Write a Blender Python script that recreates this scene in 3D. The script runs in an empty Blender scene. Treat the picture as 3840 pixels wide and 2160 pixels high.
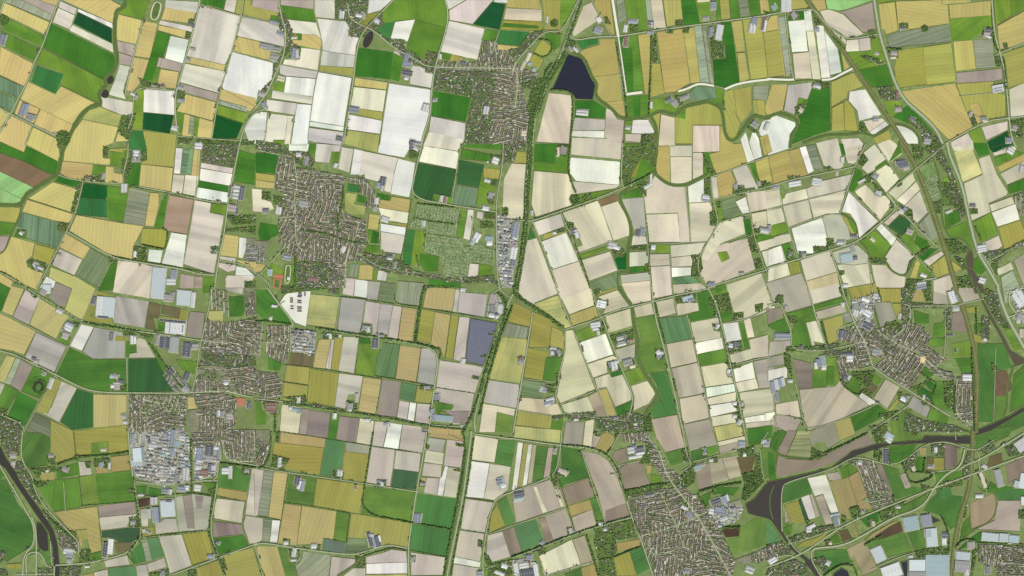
import bpy, bmesh, math, random
import numpy as np
from mathutils import Vector
random.seed(7); rng = np.random.default_rng(7)
R = math.radians
sc = bpy.context.scene
col = sc.collection
# ---------------------------------------------------------------- camera
M = 2.5                      # metres per photo pixel (3840 x 2160)
ALT = 16000.0
cd = bpy.data.cameras.new('camera'); cam = bpy.data.objects.new('camera', cd); col.objects.link(cam)
cam.location = (0, 0, ALT); cam.rotation_euler = (0, 0, 0)
cd.sensor_width = 36.0; cd.lens = 36.0 * ALT / (3840 * M)
cd.clip_start = 10; cd.clip_end = 200000
sc.camera = cam
# ---------------------------------------------------------------- sky and sun
SUN_EL, SUN_AZ = 52.0, 160.0     # elevation, compass azimuth the sun stands at (north is +Y)
w = bpy.data.worlds.new('World'); sc.world = w; w.use_nodes = True
nt = w.node_tree; bg = nt.nodes['Background']
sky = nt.nodes.new('ShaderNodeTexSky'); sky.sky_type = 'NISHITA'; sky.sun_disc = False
sky.sun_elevation = R(SUN_EL); sky.sun_rotation = R(SUN_AZ)
nt.links.new(sky.outputs[0], bg.inputs[0]); bg.inputs[1].default_value = 0.10
sd = bpy.data.lights.new('sun', 'SUN'); sd.energy = 4.2; sd.angle = R(0.5); sd.color = (1.0, 0.955, 0.90)
sun = bpy.data.objects.new('sun', sd); col.objects.link(sun)
sun.rotation_euler = (R(90 - SUN_EL), 0, R(180 - SUN_AZ))
sc.view_settings.view_transform = 'Standard'; sc.view_settings.look = 'None'
sc.view_settings.exposure = 0.06; sc.view_settings.gamma = 1.0
sc.view_settings.use_curve_mapping = False
sc.cycles.use_denoising = False
sc.cycles.max_bounces = 4; sc.cycles.diffuse_bounces = 2
sc.cycles.pixel_filter_type = 'BLACKMAN_HARRIS'; sc.cycles.filter_width = 1.5
K = np.array([1.28, 1.26, 1.365])         # what a white sheet under this light reaches, for turning seen colours into base colours
def lin(c):
    c = np.asarray(c, float) / 255.0
    return np.where(c <= 0.04045, c / 12.92, ((c + 0.055) / 1.055) ** 2.4)
def alb(c): return tuple(np.clip(lin(c) / K, 0.004, 0.85))
def PX(x, y): return ((x - 1920) * M, (1080 - y) * M)
# ---------------------------------------------------------------- helpers
def tag(o, label=None, cat=None, group=None, kind=None):
    if label: o['label'] = label
    if cat: o['category'] = cat
    if group: o['group'] = group
    if kind: o['kind'] = kind
    return o
def mesh_obj(name, verts, faces, mat, parent=None, cols=None, fcols=None):
    me = bpy.data.meshes.new(name); me.from_pydata(verts, [], faces)
    if cols is not None:
        a = me.color_attributes.new('Col', 'FLOAT_COLOR', 'POINT')
        c = np.ones((len(verts), 4), np.float32); c[:, :3] = cols
        a.data.foreach_set('color', c.ravel())
    if mat: me.materials.append(mat)
    me.update()
    o = bpy.data.objects.new(name, me); col.objects.link(o)
    if parent: o.parent = parent
    return o
def N(t, ty, **kw):
    n = t.nodes.new(ty)
    for k, v in kw.items(): setattr(n, k, v)
    return n
def math_node(t, op, a, b):
    n = N(t, 'ShaderNodeMath', operation=op)
    for i, v in enumerate((a, b)):
        if isinstance(v, (int, float)): n.inputs[i].default_value = v
        else: t.links.new(v, n.inputs[i])
    return n.outputs[0]
def noise(t, vec, scale, detail=3, rough=0.55, stretch=None, offs=None):
    m = N(t, 'ShaderNodeMapping'); t.links.new(vec, m.inputs[0])
    if stretch: m.inputs['Scale'].default_value = stretch
    if offs is not None:
        cx = N(t, 'ShaderNodeCombineXYZ')
        for i in range(3): t.links.new(offs, cx.inputs[i])
        t.links.new(cx.outputs[0], m.inputs['Location'])
    n = N(t, 'ShaderNodeTexNoise'); n.inputs['Scale'].default_value = scale
    n.inputs['Detail'].default_value = detail; n.inputs['Roughness'].default_value = rough
    t.links.new(m.outputs[0], n.inputs['Vector']); return n.outputs[0]
def vscale(t, colour, fac):
    n = N(t, 'ShaderNodeVectorMath', operation='SCALE')
    t.links.new(colour, n.inputs[0]); t.links.new(fac, n.inputs['Scale']); return n.outputs[0]
def mixc(t, f, a, b):
    n = N(t, 'ShaderNodeMix', data_type='RGBA')
    for i, v in ((0, f), (6, a), (7, b)):
        if isinstance(v, (int, float)): n.inputs[i].default_value = v
        elif isinstance(v, tuple): n.inputs[i].default_value = (*v, 1)
        else: t.links.new(v, n.inputs[i])
    return n.outputs[2]
def new_mat(name, rough=0.95):
    m = bpy.data.materials.new(name); m.use_nodes = True
    t = m.node_tree; b = t.nodes['Principled BSDF']; b.inputs['Roughness'].default_value = rough
    b.inputs['Specular IOR Level'].default_value = 0.15
    return m, t, b
def ramp(t, f, lo, hi):
    n = N(t, 'ShaderNodeMapRange'); n.inputs['From Min'].default_value = lo; n.inputs['From Max'].default_value = hi
    t.links.new(f, n.inputs[0]); return n.outputs[0]
def field_mat(name, fine, bands, blotch, tint, period=18.0, tram=0.0):
    """crop or soil: rows run along local X; strength of fine rows, of broad worked bands, of blotches; tint = colour of the patches"""
    m, t, b = new_mat(name)
    tc = N(t, 'ShaderNodeTexCoord').outputs['Object']; oi = N(t, 'ShaderNodeObjectInfo')
    off = math_node(t, 'MULTIPLY', oi.outputs['Random'], 97.0)
    n1 = noise(t, tc, 1.0, 2, 0.6, (0.0016, 1.0 / period, 0.0), off)
    n2 = noise(t, tc, 1.0, 1, 0.5, (0.0006, 1.0 / 95.0, 0.0), off)
    n3 = noise(t, tc, 0.006, 4, 0.6, None, off)
    n4 = noise(t, tc, 0.05, 4, 0.75, None, off)
    n5 = noise(t, tc, 0.0024, 2, 0.5, (0.6, 1.2, 1.0), off)
    amp = math_node(t, 'ADD', math_node(t, 'MULTIPLY', math_node(t, 'FRACT', math_node(t, 'MULTIPLY', oi.outputs['Random'], 17.3), 0.0), 1.5), 0.25)
    s = math_node(t, 'MULTIPLY', math_node(t, 'SUBTRACT', n1, 0.5), fine * 3)
    s2 = math_node(t, 'MULTIPLY', math_node(t, 'SUBTRACT', ramp(t, n2, 0.40, 0.60), 0.5), bands)
    s2 = math_node(t, 'MULTIPLY', s2, amp)
    s3 = math_node(t, 'MULTIPLY', math_node(t, 'SUBTRACT', math_node(t, 'MULTIPLY', math_node(t, 'ADD', n3, n5), 0.5), 0.5), blotch * 5)
    s4 = math_node(t, 'MULTIPLY', math_node(t, 'SUBTRACT', n4, 0.5), 0.20)
    f = math_node(t, 'ADD', math_node(t, 'ADD', s, s2), math_node(t, 'ADD', math_node(t, 'ADD', s3, s4), 1.0))
    if tram:      # tramlines the tractor leaves, one pair every 25 to 45 m
        sx = N(t, 'ShaderNodeSeparateXYZ'); t.links.new(tc, sx.inputs[0])
        per = math_node(t, 'ADD', math_node(t, 'MULTIPLY', oi.outputs['Random'], 20.0), 25.0)
        ph = math_node(t, 'FRACT', math_node(t, 'DIVIDE', math_node(t, 'ADD', sx.outputs[1], 50000.0), per), 0.0)
        f = math_node(t, 'SUBTRACT', f, math_node(t, 'MULTIPLY', math_node(t, 'LESS_THAN', ph, 0.24), tram))
    c = vscale(t, oi.outputs['Color'], f)
    tn = N(t, 'ShaderNodeVectorMath', operation='MULTIPLY'); t.links.new(c, tn.inputs[0]); tn.inputs[1].default_value = tint
    mx = mixc(t, math_node(t, 'MULTIPLY', ramp(t, math_node(t, 'ADD', math_node(t, 'MULTIPLY', n3, 0.5), math_node(t, 'MULTIPLY', n1, 0.5)), 0.45, 0.66), 0.9), c, tn.outputs[0])
    t.links.new(mx, b.inputs['Base Color']); return m
MF = {'soil': field_mat('bare_soil', 0.07, 0.17, 0.18, (0.93, 0.94, 0.84), 16, 0.03),
      'cereal': field_mat('ripe_cereal', 0.10, 0.08, 0.10, (0.93, 0.98, 0.84), 14, 0.09),
      'grass': field_mat('meadow', 0.10, 0.09, 0.24, (1.20, 1.0, 0.9), 22, 0.06),
      'green': field_mat('dense_crop', 0.14, 0.14, 0.16, (0.8, 0.92, 0.85), 16, 0.10),
      'rows': field_mat('row_crop', 0.42, 0.25, 0.05, (1.15, 1.05, 1.1), 11)}
def speckle_mat(name, c1, c2, c3, sc1=0.06, sc2=0.012):
    m, t, b = new_mat(name)
    tc = N(t, 'ShaderNodeTexCoord').outputs['Object']
    n1 = ramp(t, noise(t, tc, sc1, 3, 0.6), 0.42, 0.58); n2 = ramp(t, noise(t, tc, sc2, 4, 0.6), 0.40, 0.62)
    c = mixc(t, n2, mixc(t, n1, alb(c1), alb(c2)), mixc(t, n1, alb(c1), alb(c3)))
    t.links.new(c, b.inputs['Base Color']); return m
def flat_mat(name, c, var=0.10, scale=0.03, rough=0.9):
    m, t, b = new_mat(name, rough)
    tc = N(t, 'ShaderNodeTexCoord').outputs['Object']
    f = math_node(t, 'ADD', math_node(t, 'MULTIPLY', math_node(t, 'SUBTRACT', noise(t, tc, scale, 4, 0.65), 0.5), var * 3), 1.0)
    rgb = N(t, 'ShaderNodeRGB'); rgb.outputs[0].default_value = (*alb(c), 1)
    t.links.new(vscale(t, rgb.outputs[0], f), b.inputs['Base Color']); return m
def attr_mat(name, var=0.15, scale=0.4, objcol=False, rough=0.9):
    m, t, b = new_mat(name, rough)
    tc = N(t, 'ShaderNodeTexCoord').outputs['Object']
    if objcol: src = N(t, 'ShaderNodeObjectInfo').outputs['Color']
    else:
        a = N(t, 'ShaderNodeVertexColor'); a.layer_name = 'Col'; src = a.outputs[0]
    f = math_node(t, 'ADD', math_node(t, 'MULTIPLY', math_node(t, 'SUBTRACT', noise(t, tc, scale, 3, 0.6), 0.5), var * 3), 1.0)
    t.links.new(vscale(t, src, f), b.inputs['Base Color']); return m
M_ground = speckle_mat('rough_grass', (116, 136, 80), (138, 154, 98), (118, 126, 84), 0.02, 0.003)
M_verge = speckle_mat('verge_grass', (106, 128, 74), (136, 150, 98), (112, 122, 80))
M_verge2 = speckle_mat('light_verge', (104, 130, 72), (132, 150, 98), (118, 130, 86))
M_road = flat_mat('pale_asphalt', (192, 190, 172), 0.08)
M_motor = flat_mat('grey_asphalt', (172, 178, 156), 0.08)
M_dirt = flat_mat('white_sand', (232, 228, 214), 0.05, 0.02)
M_track = flat_mat('rail_ballast', (142, 136, 108), 0.1)
M_railv = speckle_mat('railway_grass', (98, 108, 58), (122, 130, 76), (108, 104, 66))
M_bank = speckle_mat('bank_grass', (84, 108, 50), (118, 140, 76), (100, 112, 62))
M_creek = flat_mat('algae_green_water', (92, 110, 62), 0.12, 0.01, 0.4)
M_brown = flat_mat('brown_water', (64, 60, 56), 0.08, 0.006, 0.35)
M_silt = flat_mat('silty_water', (88, 80, 66), 0.14, 0.01, 0.4)
M_lake = flat_mat('dark_water', (46, 48, 60), 0.10, 0.006, 0.3)
M_reed = speckle_mat('reed_bed', (108, 86, 70), (128, 104, 82), (96, 92, 60))
M_town = speckle_mat('town_gardens', (122, 124, 98), (158, 150, 136), (94, 114, 68), 0.09, 0.01)
M_leafy = speckle_mat('leafy_gardens', (88, 118, 62), (128, 136, 96), (82, 108, 56), 0.07, 0.012)
M_allot = speckle_mat('allotment_ground', (110, 140, 78), (150, 166, 120), (88, 122, 62), 0.10, 0.012)
M_yardc = speckle_mat('concrete_yard', (182, 178, 170), (144, 144, 138), (116, 126, 90), 0.05, 0.01)
M_yard = speckle_mat('farm_yard', (186, 180, 166), (148, 154, 124), (118, 134, 86), 0.06, 0.02)
M_garden = speckle_mat('farm_garden', (84, 112, 52), (116, 136, 76), (92, 104, 62), 0.06, 0.02)
M_wood = speckle_mat('woodland_floor', (80, 104, 58), (108, 128, 78), (90, 104, 66))
M_street = flat_mat('street_paving', (200, 190, 174), 0.08)
M_leaf = attr_mat('tree_leaves', 0.25, 0.35)
M_leafo = attr_mat('crown_leaves', 0.25, 0.6, True)
M_trunk = flat_mat('bark', (92, 78, 60), 0.1, 1.0)
M_houses = attr_mat('house_surfaces', 0.10, 0.5)
M_roof = attr_mat('roof_sheet', 0.06, 0.05, True, 0.6)
M_wall = attr_mat('wall_panel', 0.05, 0.2, True)
M_court = attr_mat('sports_surface', 0.06, 0.05, True)
M_panel = flat_mat('solar_glass', (74, 82, 110), 0.08, 0.02, 0.4)
PAL = {'w': (227,225,217), 'p': (208,197,187), 'g': (188,182,176), 'm': (174,158,149), 'm2': (158,143,137), 'c': (222,213,192), 'c2': (240,236,218),
 'c3': (214,208,182), 'c4': (170,185,172), 'y': (207,184,120), 'y2': (196,172,102), 'y3': (176,155,76), 'o': (172,166,98), 'o2': (148,150,68), 'o3': (164,157,78),
 'k': (146,146,66), 'k2': (138,144,72), 'l': (166,174,92), 'l2': (204,204,132), 'l3': (174,180,106), 'G': (98,138,52), 'G2': (60,124,46), 'G4': (96,130,62), 'G5': (80,122,62),
 'b': (58,130,58), 'b2': (50,120,62), 'b3': (92,138,84), 'b4': (78,134,62), 'b5': (88,138,64), 'd': (28,82,46), 'd2': (28,92,42), 'd3': (58,100,56), 'd4': (66,94,66), 'd5': (110,125,110),
 'D': (108,136,104), 'D2': (114,132,94), 'D3': (94,130,90), 'D4': (98,126,84), 's': (152,165,138), 's2': (106,112,92), 'S': (142,150,124), 'S2': (132,140,116), 'S3': (142,148,104),
 't': (152,190,126), 't2': (132,164,122), 't3': (216,224,206), 'n': (136,112,88), 'n2': (164,140,124), 'n3': (124,114,84), 'n4': (98,76,66), 'n5': (106,90,72), 'q': (228,222,212), 'N': (96,100,104)}
PAL['g2'] = (176,172,156)
PAL['p2'] = (192,172,148)
FTYPE = {}
for k_ in PAL:
    FTYPE[k_] = ('soil' if k_[0] in 'wpgmcqnN' else 'cereal' if k_[0] in 'yo' else 'rows' if k_[0] in 'sSD' else 'green' if k_[0] in 'bdt' else 'grass')
FNAME = {'soil': 'bare_soil_field', 'cereal': 'ripe_cereal_field', 'rows': 'row_crop_field', 'green': 'green_crop_field', 'grass': 'grass_field'}
FDESC = {'w': 'white bare field', 'p': 'pale bare field', 'g': 'grey bare field', 'm': 'brownish bare field', 'c': 'cream field', 'q': 'pale yard', 'n': 'brown field', 'N': 'solar park',
 'y': 'ochre cereal field', 'o': 'olive cereal field', 's': 'grey-green striped field', 'S': 'striped field', 'D': 'dull green striped field', 'b': 'bright green field', 'd': 'dark green field',
 't': 'mint green field', 'G': 'green meadow', 'k': 'khaki field', 'l': 'lime field'}
PLAN = {
'A0': '''
F s 60,5 100,0 225,0 530,150 505,212 45,20
F m 230,0 390,0 578,68 535,160
F y 400,0 600,0 582,62
F y 45,25 500,225 455,348 8,128
F G 62,180 442,362 425,478 25,292
F G 12,305 408,492 350,612 12,455
F y 5,470 330,640 275,800 240,870 -10,750
F D -10,765 235,872 180,985 -10,905
F D -10,925 165,1000 120,1110 -10,1065
F y 630,0 1115,0 1225,60 1170,95 1150,130 1135,230
F D 1125,0 1240,0 1240,40
F p 610,10 775,85 755,148 590,70
F w 790,90 1130,235 1135,285 785,118
F p 585,80 750,155 705,300 530,225
F d 785,122 1125,290 1125,435 740,235
F p 730,250 1135,445 1145,535 700,310
F G2 515,235 1150,555 1165,640 1080,745 1045,800 430,470 495,300
F G 430,490 1045,805 1060,860 990,920 985,1035 620,860 640,740 370,630
F b 370,660 640,750 565,945 315,825
F y 620,870 965,1040 870,1100 790,1180 730,1250 210,1000 285,825 550,950
F y 200,1005 400,1095 350,1215 330,1240 150,1140
F y 410,1100 730,1255 665,1400 590,1385 340,1255
F y -10,1085 105,1150 0,1300 -10,1305
F G 1270,0 1505,0 1440,200 1205,140 1190,95
F y 1195,145 1435,205 1370,445 1170,400 1180,220
F m 1175,410 1370,455 1350,570 1190,520
F m 1195,530 1345,575 1315,660 1205,640
F p 1205,650 1310,670 1240,910 1270,1000 1090,950 1150,830
F y 1445,210 1590,240 1510,590 1345,565
F y 1345,575 1500,605 1440,800 1340,925 1265,905
F G2 1590,315 1715,350 1560,820 1440,800
F y 1600,255 1880,310 1865,385 1590,305
F w 1715,360 1900,400 1840,640 1660,590
F p 1615,205 1950,275 1930,325 1600,245
F y 1660,75 1970,130 1930,240 1620,200
F g 1670,0 2005,20 1975,130 1660,75
F m 1600,575 1840,640 1810,720 1575,670
F G 1565,675 1615,690 1570,820 1530,830
F y 1620,695 1800,725 1770,890 1580,870
F p 1010,970 1340,1030 1340,1165 1200,1150 1030,1080
F l 1005,1075 1225,1165 1180,1270 830,1195 900,1110
F y 1200,1290 1300,1320 1290,1420 1160,1430
F w 1450,895 1755,920 1755,1160 1445,1130
F d 1445,1135 1750,1160 1710,1345 1435,1300
F G 1390,900 1445,900 1430,1300 1340,1300 1350,1050
F p 2025,45 2430,165 2395,300 2340,500 2260,650 1870,560 1960,200
F y 2040,0 2270,0 2250,100 2030,45
F G2 2030,0 2270,0 2250,95 2030,40
F p 2275,0 2385,0 2360,130 2255,100
F o 2390,0 2450,0 2430,145 2365,130
F y 1890,570 2265,655 2250,715 1865,630
F p 1860,640 2270,720 2200,940 1810,830
F m 1810,835 2200,945 2180,1025 1860,935
F y 1870,950 2185,1035 2150,1215 1855,1135 1770,1130
F G 1780,1120 1855,1140 1830,1330 1800,1340
F y 1855,1145 2145,1225 2130,1395 1830,1370
F S 1915,1165 1960,1170 1945,1360 1895,1350
F G 1960,1170 2010,1185 1985,1380 1945,1360
F s 2205,1005 2490,1080 2480,1130 2195,1050
F G 2190,1055 2480,1135 2450,1240 2180,1150
F d2 2170,1150 2445,1245 2380,1395 2140,1395
C 40 1262,-10 1262,50 1235,85 1180,100 1165,150 1155,300 1160,450 1182,560 1178,640 1125,740 1080,755 1052,800 1075,865 1020,900 990,960 1015,1020 1010,1060 940,1060 860,1110 790,1190 740,1290 690,1400 650,1449
P 48 1098,798
P 40 1057,945
R 14 600,-10 515,215 420,490 350,610 285,810 180,1000 110,1140 0,1340
R 14 -20,1075 110,1150 330,1255 590,1385 640,1410
R 8 330,1255 250,1460
R 16 50,-10 0,130
R 16 2010,-10 2005,60 1945,310 1880,540 1810,800 1765,950 1765,1160 1785,1330
R 10 2455,-10 2430,160 2340,510 2205,960 2180,1100 2130,1400
R 10 2005,45 2430,165 2600,200
R 12 1765,915 1450,880 1380,905 1345,960 1340,1170 1290,1300
R 14 1440,205 1345,570 1265,910 1270,960
R 14 2700,1090 2560,1130 2480,1240 2430,1370 2415,1449
R 10 1790,1370 2130,1400 2410,1415
O 1570,110 95,190 105
H 1225,1170 1370,1140 1300,1420 1190,1340
H 1390,780 1510,830 1680,870 1640,890 1440,880
H 1900,190 1975,190 1930,270 1880,260
H 1870,310 1920,330 1910,385 1860,385
T 640,1390 75
T 40,210 50
H 1800,1370 1960,1380 1900,1449 1780,1449
H 1980,1400 2560,1420 2560,1460 1980,1460
H 1790,870 1860,890 1860,1030 1780,1030
B u 28,400 110,60 105
B u 235,1105 130,60 110
B u 262,1100 110,35 110
B g 320,1170 80,45 15
B g 295,1200 60,30 15
B n 1925,245 60,25 20
B n 1950,262 40,20 110
B g 1820,885 70,35 15
B u 1825,1010 65,30 15
B g 1895,600 40,30 15
B w 1340,950 50,20 30
B g 1370,980 45,25 120
B g 1940,490 40,20 15
B w 1755,1290 55,40 15
B g 1560,865 60,15 15
B r 1640,865 35,35 0
''',
'A1': '''
F y 830,-244 1185,-169 1140,-15 1040,25 1035,140 1110,150 1105,208 640,168 655,40 700,-50 760,-150
F y 120,-284 320,-179 240,85 -20,-30 -20,-130
F y 335,-169 575,-49 590,50 600,110 580,175 265,10
F G2 -10,-10 10,-20 240,90 265,20 580,180 575,260 540,310 300,200 -10,80
F o 1440,-130 1785,-94 1765,-10 1745,235 1420,205 1480,100
F b 1310,-134 1440,-130 1480,60 1440,80 1320,60 1290,0
F n -10,85 240,175 520,315 480,350 345,440 160,370 -10,270
F t -10,275 340,440 265,490 210,548 -10,435
F t -10,440 210,552 205,600 170,620 -10,600
F y 630,175 935,205 920,320 845,320 840,365 680,345 605,290
F G 935,210 1065,225 1050,290 1000,300 990,320 925,320
F y 1070,225 1145,235 1145,290 1240,310 1235,400 1055,395
F G 1110,150 1110,70 1270,95 1250,200 1230,240 1105,205
F o 1100,50 1275,40 1270,95 1110,75
F y 1420,205 1740,240 1715,480 1400,430
F w 1770,40 1840,45 1815,300 1750,295
F D 1845,55 1905,65 1870,300 1820,300
F t2 1910,50 1950,50 1925,305 1875,300
F y 1955,55 2015,60 2000,325 1925,315
F p 1745,305 1860,315 1835,500 1725,485
F c 1865,310 2000,325 1965,525 1840,500
F p 2025,190 2345,245 2335,300 2020,240
F w 2020,245 2340,300 2315,420 2010,365
F G2 2005,370 2315,425 2305,488 1995,435
F w 1990,435 2305,490 2290,600 1970,545
F G2 2400,60 2576,110 2560,410 2360,380
F G2 600,320 690,350 830,380 820,420 780,440 550,375
F y 535,385 765,450 720,690 285,550
F y 275,560 735,705 710,800 580,780 225,685
F D 225,690 580,795 575,860 640,900 570,1050 260,945 270,870 165,830
F o -10,635 210,640 205,690 165,790 -10,770
F G -10,780 150,800 110,910 -10,920
F m -10,925 90,930 45,1070 0,1100
F y 110,930 350,1000 325,1120 260,1180 275,1240 330,1250 430,1300 370,1470 150,1380 -20,1290 -10,1120 50,1070
F o2 355,1005 550,1060 500,1215 440,1180 330,1150
F G2 170,860 275,870 260,950 150,930
F d2 840,390 1080,420 1080,530 1060,560 810,540
F b2 810,545 1080,560 1080,740 770,710
F G 1080,420 1220,440 1210,520 1290,480 1240,790 1090,750
F S 1310,440 1505,490 1450,825 1240,790
F y 1515,490 1600,495 1600,620 1550,830 1460,820
F G2 1620,600 1680,495 1690,510 1640,850 1555,840
F n2 1705,515 1950,560 1885,910 1645,870
F p 1960,565 2125,595 2110,690 2255,720 2150,1310 1850,1210 1900,900
F G 2125,600 2285,615 2270,710 2115,690
F y 770,715 1250,800 1450,830 1345,1030 1330,1160 1080,1100 700,870
F o2 1430,850 1680,860 1660,1050 1420,1000
F y 660,900 905,1045 835,1160 600,1040
F p 600,1055 830,1165 750,1320 520,1215
F D2 910,1045 1110,1160 1000,1449 760,1320
F w 1725,890 1880,915 1840,1240 1630,1200
F w 1500,1060 1640,1070 1615,1200 1485,1180
F y 2260,910 2405,930 2390,1140 2210,1120
F w 2410,940 2490,950 2480,1040 2440,1150 2400,1140
F p 2215,1130 2370,1145 2370,1190 2215,1160
F y 2380,1165 2576,1190 2576,1260 2400,1190
F p 2200,1195 2370,1215 2370,1270 2290,1290 2200,1240
F p 2290,1320 2560,1330 2520,1449 2270,1449 2270,1350
F w 2380,1230 2480,1250 2576,1340 2560,1350 2370,1320
F m 1820,1305 1960,1330 1950,1449 1810,1449
F m 1965,1335 2040,1340 2030,1449 1955,1449
F G 2050,1340 2150,1340 2130,1500 2040,1500
F G 1240,60 1300,60 1280,130 1250,200
F G2 1330,190 1420,200 1400,420 1260,400 1270,300
F w 470,1330 560,1380 540,1449 400,1449
C 40 680,-20 630,70 610,180 590,300 540,330 340,460 265,500 215,620 -10,610
C 16 215,620 200,720 110,920 55,1070 -10,1110
R 10 590,310 690,350 840,370 830,420 760,700 670,880 560,1100 490,1230 370,1460
R 8 840,375 1060,395 1240,400
R 12 1290,-10 1290,120 1240,300 1240,400 1250,480
R 14 670,880 1140,1150 1330,1180 1640,1230 1840,1260 1990,1310 2160,1320
R 14 1400,430 1720,490 2000,560 2290,600
R 14 2415,-10 2380,160 2330,400 2290,620 2260,900 2200,1150 2160,1460
R 6 2000,60 1970,550 1840,1250
R 10 2200,1170 2380,1200 2480,1220 2576,1300
R 16 -20,1290 60,1310 280,1449
M 10 -20,1285 60,1305 290,1460
M 8 1330,430 1720,500 2290,605
M 8 1130,1130 1330,1165 1640,1215 2160,1310
M 12 1430,1010 1500,1040 1650,1060 1670,1050 1700,880 1640,850
H 1040,25 1100,40 1080,150 1040,140
H 1220,150 1320,150 1330,260 1260,400 1220,260
H 1300,80 1480,70 1480,170 1320,170
H 845,320 990,320 1060,290 1050,390 840,380
H 780,400 830,390 750,680 710,690 750,540
H 590,785 700,810 690,860 660,890 580,860
H 570,0 630,0 610,60 585,30
H 1270,400 1390,420 1310,440 1270,440
H 1345,1030 1480,1050 1480,1180 1340,1160
H 2120,1030 2200,1030 2200,1110 2120,1100
H 1090,1120 1190,1150 1180,1190 1090,1190
H 270,1180 330,1160 460,1200 470,1270 380,1290 290,1240
H 2460,1380 2576,1380 2576,1449 2460,1449
H 2280,720 2576,720 2576,800 2340,820
H 2310,850 2576,830 2576,920 2500,890 2270,880
V3 2480,950 2576,950 2576,1180 2470,1180
V1 2040,0 2400,0 2350,240 2030,180
H 180,860 260,870 250,930 180,920
B w 1375,95 60,60 5
B g 1345,130 90,30 95
B g 1400,135 90,30 95
B w 2000,20 70,60 5
B w 2385,432 55,26 10
B w 2380,468 55,26 10
B w 2375,504 55,26 10
B w 2370,540 55,26 10
B n 2435,500 130,45 100
B n 2390,600 70,12 100
B n 2385,680 60,25 95
B p 2340,640 80,60 10
B n 2315,480 110,20 100
B p 1040,330 60,30 100
B w 1250,440 50,80 0
B w 215,900 40,25 30
B u 370,1240 60,30 60
B w 350,1220 40,20 60
B w 410,1250 60,20 20
B p 370,1200 50,25 20
B W 1595,1400 135,310 5
B u 1750,1310 90,60 95
B w 1725,1385 90,60 0
B w 1360,1110 25,60 0
B g 2175,1080 40,20 30
B g 2545,1090 50,30 0
B g 600,1110 30,20 0
B r 880,350 40,30 10
''',
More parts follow.
